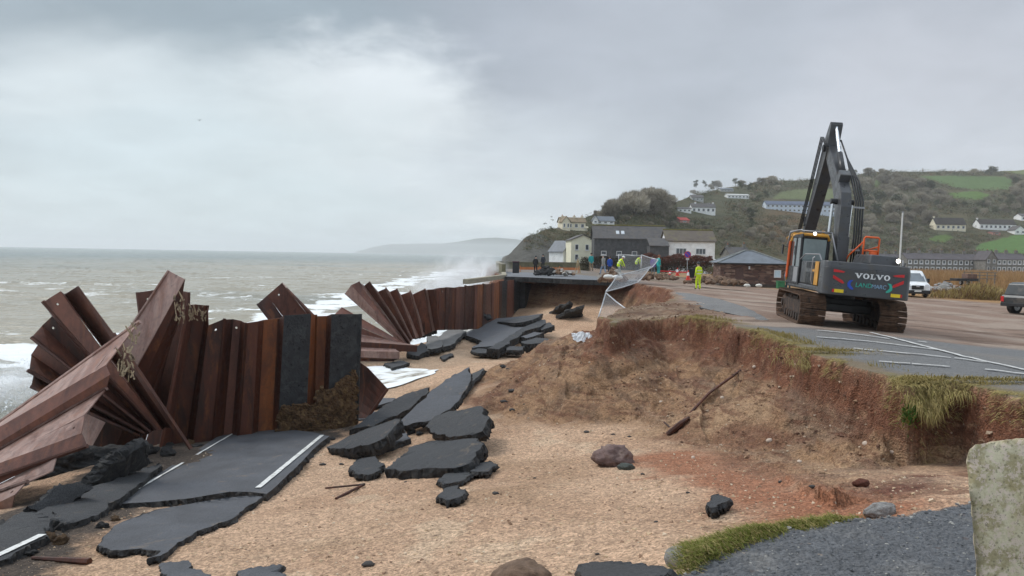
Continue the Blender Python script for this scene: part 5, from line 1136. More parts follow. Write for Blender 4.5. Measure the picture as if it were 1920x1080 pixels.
mb.tube([(cx0 + .01, cy1 - .1, cz0 + .1), (cx0 + .01, cy1 - .14, cz1 - .30), (cx0 + .06, cy1 - .35, cz1 - .03), (cx0 + .06, cy0 + .35, cz1 + .02), (cx0 + .10, cy0 + .04, cz1 - .02), (cx1 - .10, cy0 + .02, cz1 - .02), (cx1 - .02, cy0 + .06, cz1 - .18)], .058, 8)
mb.bx((cx0 + .06, cy0 + .02, cz1 - .12), (cx1 - .06, cy0 + .05, cz1 - .01)); mb.build('cab_frame', M_XY, cab, smooth=True)
mb = MB(); mb.tube([(cx0 - .02, cy1 - .15, cz0 + .2), (cx0 - .02, cy1 - .2, cz1 - .25)], .055, 8); mb.build('door_edge', M_XO, cab)
mb = MB()
mb.bx((cx0 - .01, cy0 + .12, cz0 + .08), (cx0 + .0, 1.0, cz0 + .60)); mb.build('door_panel', M_SIL, cab)
mb = MB(); z_ = cz1 + .1
mb.tube([(cx0 - .06, cy1 + .05, cz1 - .45), (cx0 - .02, cy1 - .05, z_), (cx0, cy0 + .2, z_ + .03), (cx0 + .04, cy0 - .02, z_ - .03)], .035, 8); mb.tube([(cx0 + .04, cy0 + .1, z_), (cx1 + .05, cy0 + .1, z_)], .03, 8); mb.tube([(cx1 + .02, cy1 - .1, z_), (cx1 + .06, cy0 + .1, z_), (cx1 + .26, cy0 - .3, cz0 + .85)], .035, 8)
for k in range(5): mb.tube([(cx0 + .03, cy0 + .35 + k * .33, z_), (cx1 + .02, cy0 + .35 + k * .33, z_)], .018, 6)
mb.build('roof_guard', M_SIL, cab, smooth=True)
lamp(cx0 + .42, cy0 - .12, cz1 + .02, .055)
mb = MB(); mb.tube([(cx1 - .22, cy0 + .2, cz1), (cx1 - .22, cy0 + .2, cz1 + .16)], .055, 12); mb.build('beacon', M_XY, cab)
mb = MB(); mb.tube([(cx0, cy1 - .1, 2.5), (cx0 - .22, cy1 + .1, 2.55)], .015, 6); mb.box((cx0 - .22, cy1 + .1, 2.42), (.05, .16, .34)); mb.build('mirror', M_XK, cab)
mb = MB(); mb.box((cx0 + .5, .95, 2.05), (.5, .14, .6)); mb.box((cx0 + .5, 1.1, 1.9), (.5, .45, .12)); mb.build('seat', M_XK, cab, bevel=.03)
# --- boom, stick, cylinders, hoses (side profiles in the machine's y-z plane)
bxm = .08
def plate(poly, w, name, m_, parent, x=bxm, bevel=.02):
    mb = MB(); mb.prism([(x - w / 2, y, z) for y, z in poly], (w, 0, 0)); return mb.build(name, m_, parent, bevel=bevel)
boom_poly = [(.10, 1.70), (.44, 1.62), (.78, 3.0), (1.02, 4.0), (1.55, 4.75), (3.05, 6.15), (3.10, 6.38), (2.85, 6.52), (2.67, 6.46), (1.05, 5.10), (.42, 4.50), (.24, 4.0), (.22, 3.0)]
boom = plate(boom_poly, .38, 'boom', M_XG, EX)
mb = MB(); mb.tube([(bxm - .34, .35, 1.75), (bxm + .34, .35, 1.75)], .14, 14); mb.bx((bxm - .36, .1, 1.25), (bxm - .25, .75, 1.85)); mb.bx((bxm + .25, .1, 1.25), (bxm + .36, .75, 1.85)); mb.build('boom_foot', M_XK, EX, bevel=.01)
for sx in (-1, 1):
    x = bxm + sx * .34; mb = MB(); mb.tube([(x, .85, 1.55), (x, .86, 3.0)], .095, 12); cy = mb.build('boom_cylinder', M_XK, EX, smooth=True)
    mb = MB(); mb.tube([(x, .86, 3.0), (x, .80, 4.2)], .055, 10); mb.build('piston_rod', M_CHR, cy)
mb = MB(); mb.tube([(bxm - .42, .80, 4.2), (bxm + .42, .80, 4.2)], .10, 12); mb.build('cylinder_pin', M_XK, boom)
# stick
p0 = Vector((2.88, 6.32)); e0 = Vector((4.8, 3.3)); d = (e0 - p0).normalized(); n_ = Vector((-d.y, d.x))   # n_ points up/forward
def sp_(a, b_): q = p0 + d * a + n_ * b_; return (q.x, q.y)
stick = plate([sp_(-.95, .08), sp_(-.85, .30), sp_(-.2, .42), sp_(.4, .40), sp_(2.2, .24), sp_(3.85, .15), sp_(3.9, -.12), sp_(2.0, -.20), sp_(.3, -.26), sp_(-.1, -.22), sp_(-.5, -.05)], .46, 'stick', M_XG, EX)
mb = MB(); a_, b_ = sp_(0, 0), sp_(-.85, .18)
mb.tube([(bxm - .34, *a_), (bxm + .34, *a_)], .13, 14); mb.build('pivot_pin', M_XK, stick); mb = MB(); mb.tube([(bxm - .22, *b_), (bxm + .22, *b_)], .12, 14); mb.build('pivot_pin', M_XK, stick)
mb = MB(); mb.tube([(bxm, 1.0, 5.15), (bxm, 1.75, 6.0)], .11, 12); sc_ = mb.build('stick_cylinder', M_XK, EX, smooth=True)
mb = MB(); mb.tube([(bxm, 1.75, 6.0), (bxm, *b_)], .065, 10); mb.build('piston_rod', M_CHR, sc_)
mb = MB(); mb.box((bxm, .92, 5.08), (.40, .36, .36), 0, Matrix.Rotation(.6, 3, 'X')); mb.build('cylinder_bracket', M_XG, boom, bevel=.03)
mb = MB(); q0, q1, q2 = sp_(-.55, .48), sp_(1.3, .50), sp_(3.2, .34); mb.tube([(bxm, *q0), (bxm, *q1)], .095, 12); bc = mb.build('bucket_cylinder', M_XK, EX, smooth=True)
mb = MB(); mb.tube([(bxm, *q1), (bxm, *q2)], .055, 10); mb.build('piston_rod', M_CHR, bc)
q3 = sp_(3.2, .34); q4 = sp_(3.35, 0); q5 = sp_(3.75, -.0); mb = MB()
for sx in (-.24, .24): mb.tube([(bxm + sx, *q3), (bxm + sx, *q4)], .05, 8)
mb.tube([(bxm - .3, *q3), (bxm + .3, *q3)], .06, 8); mb.build('linkage', M_XK, EX)
c1 = Vector(sp_(4.0, 0)); mb = MB(); mb.box((bxm, c1.x + .02, c1.y - .12), (.50, .55, .34)); mb.tube([(bxm, c1.x + .02, c1.y - .28), (bxm, c1.x + .02, c1.y - .48)], .30, 18); mb.box((bxm, c1.x, c1.y - .58), (.62, .62, .22)); mb.box((bxm - .34, c1.x, c1.y + .12), (.12, .26, .34)); mb.box((bxm + .34, c1.x + .1, c1.y + .22), (.14, .2, .22)); mb.build('quick_coupler', M_XK, EX, bevel=.02)
mb = MB(); rs = random.Random(8)
for k in range(7):
    a0 = Vector((bxm - .35 - rs.uniform(0, .2), c1.x - .1, c1.y + .25)); mb.tube([a0, a0 + Vector((-.25 + rs.uniform(-.1, .1), rs.uniform(-.2, .2), -.25)), a0 + Vector((-.05, .1, -.62))], .024, 6)
mb.build('coupler_hose', M_XY, EX, smooth=True)
mb = MB()
for k in range(4):
    x = bxm + .30 + k * .085; mb.tube([(x, .10, 1.9), (x + .04, .12, 3.0), (x + .02, .25, 4.2), (x - .05, .75, 4.95), (bxm + .30, 1.75, 5.85), (bxm + .26, 2.6, 6.6), (bxm + .24, 3.05, 6.55)], .034, 6)
for k in range(3):
    x = bxm - .27 - k * .05; mb.tube([(x, 2.3, 6.3), (x - .05, 3.0, 6.75), (x, *sp_(.6, .45)), (x, *sp_(2.4, .32)), (x - .03, *sp_(3.7, .18))], .022, 6)
mb.build('hydraulic_hose', M_XK, EX, smooth=True)
mb = MB()
mb = None
for (y, z) in ((.10, 2.55), (.22, 4.0)): mb = MB(); mb.box((bxm + .42, y, z), (.42, .05, .06)); mb.build('hose_clamp', M_SIL, EX)
mb = MB(); mb.box((bxm - .19, *sp_(.9, .1)), (.02, .3, .45), 0, Matrix.Rotation(-.6, 3, 'X')); mb.build('warning_sticker', M_YEL, stick)
# ------------------------------------------------------------------ people
SKIN = mat('skin', (0.52, 0.32, 0.24), .6, .08, 8)
def cloth(name, rgb, **k): return mat('cloth_' + name, rgb, .85, .22, 7, bump=.5, bscale=14, **k)
HV = cloth('hi_vis_yellow', (0.62, 0.80, 0.03)); NAVY = cloth('navy', (0.025, 0.03, 0.06)); BLK = cloth('black', (0.018, 0.018, 0.02)); BOOT = mat('boots', (0.03, 0.025, 0.02), .6, .3, 6)
def person(label, px, py, hpx, face, top, legs, hat=None, pose='stand', z=None, hatname='hair', d=None, hood=False, glove=None):
    """px, py: feet in the picture; hpx: standing height in pixels; face: heading in degrees (0 = away from the camera, 90 = right)"""
    if d is None: P = hit(px, py, 170)
    else: P = np.array(unp(px, py, d))
    H = hpx * P[1] / FPX; k = H / 1.75 if hpx else 1.0; k = min(max(k, .92), 1.12)
    root = empty('person', P, R(-face)); tag(root, label, 'person')
    def pt(*a): return Vector(a) * k
    lean = {'stand': 0.04, 'walk': .08, 'bend': .95, 'stoop': .6}[pose]
    hip = pt(0, -.02, .93) if pose in ('stand', 'walk') else pt(0, -.22, .90)
    ax = Vector((0, math.sin(lean), math.cos(lean))); fw_ = Vector((0, math.cos(lean), -math.sin(lean)))
    def up(a, f=0, x=0): return hip + ax * a * k + fw_ * f * k + Vector((x * k, 0, 0))
    J = {}; J['pel'] = hip; J['sp'] = up(.18, .01); J['ch'] = up(.40, .0); J['nk'] = up(.56, .01); J['hb'] = up(.64, .04); J['hd'] = up(.74, .05); J['ht'] = up(.80, .04)
    rad = {'pel': .135, 'sp': .13, 'ch': .15, 'nk': .06, 'hb': .075, 'hd': .098, 'ht': .07}
    E = [('pel', 'sp', 'T'), ('sp', 'ch', 'T'), ('ch', 'nk', 'T'), ('nk', 'hb', 'S'), ('hb', 'hd', 'S'), ('hd', 'ht', 'S')]
    st = {'stand': (.03, -.03), 'walk': (.24, -.24), 'bend': (.10, -.06), 'stoop': (.12, -.1)}[pose]
    for sx, n, sf in ((-1, 'l', st[0]), (1, 'r', st[1])):
        J['sh' + n] = up(.47, -.01, sx * .17); 
        if pose in ('bend', 'stoop'): J['el' + n] = J['sh' + n] + pt(sx * .06, .12, -.27); J['wr' + n] = J['el' + n] + pt(-sx * .02, .12, -.24)
        elif pose == 'walk': J['el' + n] = J['sh' + n] + pt(sx * .05, -sf * .45 - .02, -.27); J['wr' + n] = J['el' + n] + pt(0, .12 - sf * .3, -.22)
        else: J['el' + n] = J['sh' + n] + pt(sx * .07, -.02, -.28); J['wr' + n] = J['el' + n] + pt(-sx * .02, .10, -.22)
        dv = (J['wr' + n] - J['el' + n]).normalized(); J['pa' + n] = J['wr' + n] + dv * .07 * k
        J['hp' + n] = hip + pt(sx * .10, 0, -.03); J['kn' + n] = pt(sx * .115, (hip.y / k + sf) * .5 + .06, .49); J['an' + n] = pt(sx * .125, sf, .09); J['to' + n] = pt(sx * .14, sf + .15, .045)
        rad.update({'sh' + n: .078, 'el' + n: .056, 'wr' + n: .042, 'pa' + n: .038, 'hp' + n: .105, 'kn' + n: .072, 'an' + n: .058, 'to' + n: .045})
        E += [('ch', 'sh' + n, 'T'), ('sh' + n, 'el' + n, 'T'), ('el' + n, 'wr' + n, 'T'), ('wr' + n, 'pa' + n, 'S'), ('pel', 'hp' + n, 'L'), ('hp' + n, 'kn' + n, 'L'), ('kn' + n, 'an' + n, 'L'), ('an' + n, 'to' + n, 'B')]
    names = list(J); idx = {n: i for i, n in enumerate(names)}
    me = bpy.data.meshes.new('body'); me.from_pydata([tuple(J[n]) for n in names], [(idx[a], idx[b_]) for a, b_, _ in E], [])
    o = bpy.data.objects.new('body', me); COL.objects.link(o)
    md = o.modifiers.new('skin', 'SKIN'); md.use_smooth_shade = True
    for n in names:
        sv = me.skin_vertices[0].data[idx[n]]; r_ = rad[n] * k; sv.radius = (r_ * (1.25 if n in ('pel', 'sp', 'ch') else 1), r_ * (.85 if n in ('pel', 'sp', 'ch') else 1)); sv.use_root = n == 'pel'
    o.modifiers.new('sub', 'SUBSURF').levels = 2; o.modifiers['sub'].render_levels = 2
    bpy.context.view_layer.update(); m2 = bpy.data.meshes.new_from_object(o.evaluated_get(bpy.context.evaluated_depsgraph_get()))
    bpy.data.objects.remove(o)
    for m_ in (SKIN, top, legs, BOOT, glove or SKIN): m2.materials.append(m_)
    mi = {'S': 0, 'T': 1, 'L': 2, 'B': 3}
    A = np.array([tuple(J[a]) for a, _, _ in E]); B = np.array([tuple(J[b_]) for _, b_, _ in E]); K = [mi[c] for _, _, c in E]
    pal = []
    for p in m2.polygons:
        c = np.array(p.center); d_ = B - A; t = np.clip(((c - A) * d_).sum(1) / (d_ * d_).sum(1), 0, 1); dist = np.linalg.norm(A + d_ * t[:, None] - c, axis=1); j = int(np.argmin(dist)); q = K[j]
        # jacket hangs over the hips
        if q == 2 and c[2] > hip.z - .16 * k: q = 1
        pal.append(q)
    m2.polygons.foreach_set('material_index', pal)
    # fingers, thumb, nose, ears and eyes
    mb = MB()
    for sx, n in ((-1, 'l'), (1, 'r')):
        dv = (J['pa' + n] - J['wr' + n]).normalized(); sd = Vector((sx, 0, 0)); cu = dv.cross(sd).normalized() * sx
        for f in range(4):
            a = J['pa' + n] + dv * .02 * k + Vector((0, (f - 1.5) * .02 * k, 0)); ln = (.075, .085, .08, .06)[f] * k
            mb.tube([a, a + dv * ln * .5, a + dv * ln * .9 - sd * .02 * k], [.0095 * k, .0085 * k, .006 * k], 6, 0)
        a = J['wr' + n] + dv * .03 * k; mb.tube([a, a + dv * .03 * k + Vector((0, .035 * k, 0)), a + dv * .06 * k + Vector((0, .045 * k, 0))], [.011 * k, .01 * k, .007 * k], 6, 0)
    hd = J['hd']; mb.tube([hd + fw_ * .085 * k + ax * .02 * k, hd + fw_ * .118 * k - ax * .02 * k, hd + fw_ * .09 * k - ax * .03 * k], [.008 * k, .014 * k, .010 * k], 6, 0)
    for sx in (-1, 1):
        mb.tube([hd + Vector((sx * .095 * k, 0, 0)) - ax * .03 * k, hd + Vector((sx * .106 * k, -.005, 0)) + ax * .02 * k], .016 * k, 6, 0)
        mb.tube([hd + Vector((sx * .034 * k, 0, 0)) + fw_ * .082 * k + ax * .008 * k, hd + Vector((sx * .034 * k, 0, 0)) + fw_ * .096 * k + ax * .008 * k], .011 * k, 6, 3)
    mb.tube([hd + fw_ * .088 * k - ax * .055 * k + Vector((-.025 * k, 0, 0)), hd + fw_ * .092 * k - ax * .057 * k, hd + fw_ * .088 * k - ax * .055 * k + Vector((.025 * k, 0, 0))], .006 * k, 5, 3)
    bm = bmesh.new(); bm.from_mesh(m2); off = [bm.verts.new(v) for v in mb.v]
    for f, q in zip(mb.f, mb.m):
        fc = bm.faces.new([off[i] for i in f]); fc.material_index = q; fc.smooth = True
    bm.to_mesh(m2); bm.free()
    body = bpy.data.objects.new('body', m2); COL.objects.link(body); body.parent = root
    if hat:
        bm = bmesh.new(); bmesh.ops.create_uvsphere(bm, u_segments=16, v_segments=10, radius=1)
        cut = -.15 if hatname == 'hard_hat' else -.5
        for v in list(bm.verts):
            if v.co.z < cut and (hatname == 'hard_hat' or v.co.y > -.2): v.co.z = cut; 
        q = Matrix((Vector((1, 0, 0)), fw_, ax)).transposed()
        s_ = .128 if hatname == 'hard_hat' else .112
        for v in bm.verts:
            w = v.co.copy(); br = 1.22 if (hatname == 'hard_hat' and v.co.z <= cut + .02) else 1; v.co = hd + (q @ Vector((w.x * s_ * br, w.y * (s_ + .01) * br - .012, w.z * s_ + .035))) * k
        mh = bpy.data.meshes.new(hatname); bm.to_mesh(mh); bm.free(); mh.materials.append(hat); mh.polygons.foreach_set('use_smooth', [True] * len(mh.polygons)); ho = bpy.data.objects.new(hatname, mh); COL.objects.link(ho); ho.parent = root
    if top is HV:
        mb = MB()
        for a in (.10, .30):
            c_ = up(a, 0); ring = []
            for i in range(20):
                t = 2 * math.pi * i / 20; ring.append(c_ + Vector((math.cos(t) * .205 * k, 0, 0)) + fw_ * math.sin(t) * .150 * k)
            mb.add([p - ax * .025 * k for p in ring] + [p + ax * .025 * k for p in ring], [(i, (i + 1) % 20, (i + 1) % 20 + 20, i + 20) for i in range(20)])
        mb.build('reflective_band', mat('reflective_tape', (.66, .68, .62), .4, .08, 8), root)
    return root
DG = mat('hood_grey', (0.06, 0.06, 0.065), .8, .2, 6)
person('worker in full yellow hi-vis suit standing alone on the muddy car park, back turned', 1309, 543, 51, -25, HV, HV, DG, 'stand')
person('person bending forward in yellow hi-vis coat and white hard hat behind the mesh fence', 1163, 517, 40, 75, HV, cloth('pale', (.42, .45, .42)), mat('white_helmet', (.8, .8, .8), .35, .04, 4), 'stoop', hatname='hard_hat', d=62)
person('person in yellow hi-vis jacket and navy trousers leaning over beside the road hedge', 1196, 510, 34, 80, HV, NAVY, mat('dark_hair', (.05, .035, .025), .7, .3, 9), 'stoop', d=74)
person('person in bright blue jacket standing beside the grey jacketed person', 1143, 514, 33, 10, cloth('blue', (.02, .08, .38)), NAVY, mat('dark_hair', (.05, .035, .025), .7, .3, 9), 'stand', d=70)
person('person in grey jacket and pale jeans walking on the broken road', 1131, 515, 37, -40, cloth('grey', (.30, .29, .27)), cloth('pale_jeans', (.26, .32, .42)), mat('grey_cap', (.4, .4, .38), .8, .1, 6), 'walk', d=66)
person('person in teal jacket and tan trousers standing left of the road workers', 1108, 508, 33, 160, cloth('teal', (.03, .33, .33)), cloth('tan', (.25, .17, .10)), mat('dark_hair', (.05, .035, .025), .7, .3, 9), 'stand', d=76)
person('person in long black coat standing on the promenade left of the pair', 1004, 513, 33, 20, BLK, BLK, DG, 'stand', d=72)
person('person in dark jacket further back on the promenade, right of the black coat', 1018, 507, 30, -20, cloth('charcoal', (.04, .043, .055)), BLK, DG, 'stand', d=84)
person('person in turquoise jacket standing by the raised end of the mesh fence', 1234, 516, 37, 60, cloth('turquoise', (.03, .42, .40)), cloth('turquoise_legs', (.04, .33, .32)), mat('ginger_hair', (.25, .09, .03), .7, .3, 9), 'stand', d=62)
person('person in purple jacket just left of the turquoise jacket by the fence', 1224, 516, 35, 20, cloth('purple', (.16, .08, .42)), cloth('grey_legs', (.16, .17, .18)), mat('dark_hair', (.05, .035, .025), .7, .3, 9), 'stand', d=64)
person('person in pale blue top and dark teal trousers beside the stone block, near the digger', 1477, 547, 44, 30, cloth('pale_blue', (.20, .26, .32)), cloth('dark_teal', (.012, .045, .05)), DG, 'stand', d=53)
# ------------------------------------------------------------------ vehicles
def loft(mb, secs, mi=0, closed=True):
    """secs: list of rings (equal length)"""
    n = len(secs[0]); vs = [p for s_ in secs for p in s_]; fs = []
    for i in range(len(secs) - 1):
        for k in range(n if closed else n - 1): fs.append((i * n + k, i * n + (k + 1) % n, (i + 1) * n + (k + 1) % n, (i + 1) * n + k))
    fs.append(tuple(range(n))[::-1]); fs.append(tuple(range((len(secs) - 1) * n, len(secs) * n))); mb.add(vs, fs, mi)
M_TYRE = mat('tyre', (0.02, 0.02, 0.02), .85, .3, 6, bump=.4); M_RIM = mat('wheel_rim', (.35, .35, .36), .35, .15, 5, metal=.7)
def wheel(x, y, r, w, parent):
    mb = MB(); mb.tube([(x - w / 2, y, r), (x - w / 2 + .03, y, r), (x + w / 2 - .03, y, r), (x + w / 2, y, r)], [r * .86, r, r, r * .86], 24); wh = mb.build('wheel', M_TYRE, parent, smooth=False)
    mb = MB(); mb.tube([(x - w / 2 - .012, y, r), (x + w / 2 + .012, y, r)], r * .60, 20); mb.build('rim', M_RIM, wh)
    mb = MB(); mb.tube([(x - w / 2 - .02, y, r), (x + w / 2 + .02, y, r)], r * .16, 10); mb.build('hub_cap', M_XK, wh); return wh
M_VW = mat('white_van_paint', (0.78, 0.79, 0.80), .28, .05, 2, spec=.5, rgb2=(.66, .64, .60)); M_VB = mat('black_plastic', (.022, .022, .024), .6, .2, 5); M_HEAD = mat('headlight_glass', (.75, .77, .80), .1, .1, 12, spec=.8)
# van: front towards -Y (camera), local origin on the ground at its centre
vp = np.array(unp(1729, 556, 62.0)); van = empty('van', (vp[0], vp[1] + 2.2, gz(vp[0], vp[1] + 1))); van.rotation_euler.z = R(-13)
tag(van, 'white panel van parked facing the camera just right of the excavator', 'van')
HT = 2.25
prof = [(-2.55, .38), (-2.62, .62), (-2.58, .98), (-2.40, 1.12), (-1.80, 1.28), (-1.02, HT - .18), (-.80, HT - .03), (-.3, HT), (2.55, HT - .03), (2.62, 1.9), (2.66, .7), (2.62, .38)]
def vsec(x, inset): return [(x, y, z if z < 1.3 else z) for y, z in prof]
mb = MB(); secs = []
for x, tz in ((-.99, .35), (-.96, .10), (-.86, .02), (-.6, 0), (0, -.02), (.6, 0), (.86, .02), (.96, .10), (.99, .35)):
    ring = []
    for y, z in prof:
        zz = z; xx = x
        if z > 1.2: xx = x * (1 - .16 * (z - 1.2) / (HT - 1.2)); zz = z - (tz * .5 if z > HT - .3 else 0)
        ring.append((xx, y + (abs(x) ** 4) * (.16 if y < -1.5 else 0) , zz))
    secs.append(ring)
loft(mb, secs); mb.build('body', M_VW, van, smooth=False, bevel=.03)
def vx(x, y, z): return x * (1 - .16 * max(0, z - 1.2) / (HT - 1.2))
def front_y(z): return float(np.interp(z, [.62, .98, 1.12, 1.28, HT - .18], [-2.62, -2.58, -2.40, -1.80, -1.02]))
mb = MB(); vs = []
for z in (1.34, 1.6, 1.85, HT - .24):
    for x in (-.84, -.45, 0, .45, .84): vs.append((vx(x, 0, z), front_y(z) - .012 + abs(x) ** 4 * .1, z + .012))
mb.add(vs, [(r_ * 5 + c, r_ * 5 + c + 1, (r_ + 1) * 5 + c + 1, (r_ + 1) * 5 + c) for r_ in range(3) for c in range(4)]); mb.build('windscreen', mat('van_glass', (.13, .15, .17), .07, .2, 1, spec=.8), van)
mb = MB(); mb.box((0, -2.625, .86), (.92, .06, .34)); gr = mb.build('grille', M_VB, van, bevel=.03)
mb = MB(); mb.tube([(-.12, -2.67, .92), (.12, -2.67, .92)], .05, 10); mb.build('badge', M_RIM, gr)
mb = MB(); mb.box((0, -2.62, .48), (1.92, .16, .30)); mb.build('bumper', M_VB, van, bevel=.05)
mb = MB(); mb.box((0, -2.71, .56), (.52, .02, .115)); mb.build('number_plate', mat('plate_white', (.75, .75, .72), .5, .05, 8), van)
for sx in (-1, 1):
    mb = MB(); mb.box((sx * .72, -2.50, 1.0), (.36, .12, .26), 0, Matrix.Rotation(sx * .25, 3, 'Z')); mb.build('headlight', M_HEAD, van, bevel=.03)
    mb = MB(); mb.box((sx * 1.08, -1.55, 1.42), (.20, .12, .34)); mb.tube([(sx * .9, -1.5, 1.35), (sx * 1.05, -1.55, 1.38)], .03, 6); mb.build('mirror', M_VB, van, bevel=.02)
    mb = MB(); mb.add([(sx * vx(.995, 0, 1.3), -1.75, 1.34), (sx * vx(.995, 0, 1.3), -.55, 1.34), (sx * vx(.995, 0, 1.95), -.55, 1.92), (sx * vx(.995, 0, 1.95), -1.15, 1.92)], [(0, 1, 2, 3)]); sw = mb.build('side_window', MATS['van_glass'], van); sw.modifiers.new('s', 'SOLIDIFY').thickness = .03; sw.modifiers['s'].offset = 0
    for y in (-1.65, 1.65): wheel(sx * .86, y, .35, .24, van)
# pickup truck at the right border, its rear and side towards us
pp = np.array(unp(1912, 592, 42.0)); pk = empty('pickup_truck', (pp[0] + 2.0, pp[1] + .6, gz(pp[0] + .9, pp[1] + .6))); pk.rotation_euler.z = R(-70)
tag(pk, 'dark grey pickup truck cut off by the right border of the picture', 'pickup truck')
M_PK = mat('grey_green_paint', (.045, .052, .055), .35, .15, 2, spec=.5, rgb2=(.11, .10, .09))
mb = MB(); pr_ = [(-2.55, .55), (-2.6, .95), (-2.5, 1.08), (-1.0, 1.12), (-.35, 1.12), (.0, 1.12), (2.35, 1.10), (2.55, .95), (2.55, .5)]
loft(mb, [[(x * (1 if z < 1.0 else .96), y, z) for y, z in pr_] for x in (-.92, -.90, -.5, .5, .90, .92)]); mb.build('body', M_PK, pk, bevel=.05)
mb = MB(); cr = [(-2.45, 1.08), (-2.25, 1.72), (-2.0, 1.80), (.35, 1.82), (.75, 1.74), (1.35, 1.12)]
loft(mb, [[(x * (1 if z < 1.3 else .86), y, z) for y, z in cr] for x in (-.86, -.8, .8, .86)]); cabp = mb.build('cabin', M_PK, pk, bevel=.05)
for sx in (-1, 1):
    for y0, y1, y2, y3 in ((-2.2, -1.0, -1.1, -2.08), (-.85, .05, .0, -.85), (.15, 1.05, .70, .15)):
        mb = MB(); mb.add([(sx * .885, y0, 1.18), (sx * .885, y1, 1.18), (sx * .79, y2, 1.68), (sx * .79, y3, 1.68)], [(0, 1, 2, 3)]); w_ = mb.build('side_window', M_GLS, cabp); w_.modifiers.new('s', 'SOLIDIFY').thickness = .04; w_.modifiers['s'].offset = 0
    for y in (-1.55, 1.62):
        wheel(sx * .82, y, .40, .28, pk)
        mb = MB(); mb.tube([(sx * .83 - .12, y, .46), (sx * .83 + .12, y, .46)], .50, 20); mb.build('wheel_arch', M_VB, pk)
    mb = MB(); mb.box((sx * .82, -2.57, .85), (.18, .06, .3)); mb.build('tail_light', M_RED, pk)
mb = MB(); mb.box((0, -2.62, .55), (1.7, .16, .2)); mb.build('bumper', M_VB, pk, bevel=.03)
mb = MB(); mb.box((.935, -.35, .95), (.02, .4, .14)); mb.build('door_sticker', M_WHITE, pk)
# ------------------------------------------------------------------ fences, cones, signs, bins
M_GALV = mat('galvanised_tube', (.46, .47, .48), .4, .15, 5, metal=.5); M_WIRE = mat('fence_wire', (.34, .35, .36), .5, .1, 5, metal=.3)
def mesh_panel(name, c4, label, nx, ny, skip=()):
    P = [np.array(unp(*q)) for q in c4]; root = empty(name, P[0]); tag(root, label, 'fence panel')
    mb = MB()
    for i in range(4):
        if i not in skip: mb.tube([P[i], (P[i] + P[(i + 1) % 4]) / 2 + np.array((0, 0, -.03)), P[(i + 1) % 4]], .030, 8)
    rel(mb.build('frame', M_GALV, root, smooth=True), root)
    mb = MB(); b_ = lambda u, v: (P[0] * (1 - u) + P[1] * u) * (1 - v) + (P[3] * (1 - u) + P[2] * u) * v + np.array((0, 0, -.10 * math.sin(u * 3.1) * math.sin(v * 3.1)))
    for i in range(1, nx): mb.tube([b_(i / nx, v) for v in (0, .5, 1)], .0048, 3, cap=False)
    for j in range(1, ny): mb.tube([b_(u, j / ny) for u in (0, .5, 1)], .0048, 3, cap=False)
    rel(mb.build('wire_mesh', M_WIRE, root), root); return root
mesh_panel('mesh_fence_panel', [(1136, 547, 38), (1157, 517, 42), (1220, 500, 46), (1197, 529, 42)], 'bent mesh fence panel hanging out from the bank over the hollow', 32, 18)
mesh_panel('mesh_fence_panel', [(1121, 598, 36), (1136, 549, 38), (1176, 581, 34), (1150, 600, 34)], 'collapsed mesh fence panel whose corner post stands on the spur', 20, 20, skip=(2, 3))
mesh_panel('mesh_fence_panel', [(1200, 510, 50), (1203, 478, 50), (1234, 487, 47), (1222, 502, 46)], 'upright mesh fence panel leaning behind the hanging one', 26, 26)
mesh_panel('mesh_fence_panel', [(1160, 512, 64), (1160, 477, 64), (1203, 479, 62), (1203, 512, 62)], 'straight mesh fence panel beside the hi-vis road workers', 40, 26)
def cone(px, py, d, label, h=.75):
    P = np.array(unp(px, py, d)); root = empty('traffic_cone', P); tag(root, label, 'traffic cone')
    mb = MB(); mb.tube([(0, 0, .03), (0, 0, h)], [.17, .03], 16); rel(mb.build('cone_body', mat('cone_red', (.62, .05, .03), .5, .1, 6), root), root); root.children[0].matrix_parent_inverse = Matrix.Identity(4)
    mb = MB(); mb.bx((-.21, -.21, 0), (.21, .21, .035)); mb.build('base', mat('cone_red', (.62, .05, .03)), root)
    mb = MB(); mb.tube([(0, 0, h * .45), (0, 0, h * .78)], [.115, .068], 16); mb.build('white_sleeve', M_WHITE, root)
cone(1270, 517, 66, 'red and white traffic cone left of the two near the worker', .72); cone(1290, 525, 60, 'red and white traffic cone right of the two, nearest the yellow worker', .80)
cone(1256, 518, 70, 'small traffic cone beside the fence end, half hidden by rubble', .6)
P = np.array(unp(1288, 517, 70)); sg = empty('no_waiting_sign', P); tag(sg, 'blue and red no waiting sign disc on a thin grey pole before the hedge', 'road sign')
mb = MB(); mb.tube([(0, 0, 0), (0, 0, 2.15)], .03, 8); mb.build('pole', M_GALV, sg)
mb = MB(); mb.tube([(0, -.04, 2.0), (0, -.06, 2.0)], .32, 24); ds = mb.build('disc', M_RED, sg); mb = MB(); mb.tube([(0, -.06, 2.0), (0, -.068, 2.0)], .26, 24); mb.build('disc_face', mat('sign_blue', (.06, .05, .38), .4, .08, 6), ds); mb = MB(); mb.box((0, -.072, 2.0), (.52, .006, .06), 0, Matrix.Rotation(.78, 3, 'Y')); mb.build('red_bar', M_RED, ds)
mb = MB(); mb.box((0, -.05, 1.58), (.30, .015, .2)); mb.build('plate', mat('plate_grey', (.5, .5, .48), .5, .05, 6), sg)
mb = MB(); A, B, C_ = [np.array(unp(*q)) for q in [(1238, 509, 66), (1270, 511, 66), (1300, 512, 64)]]
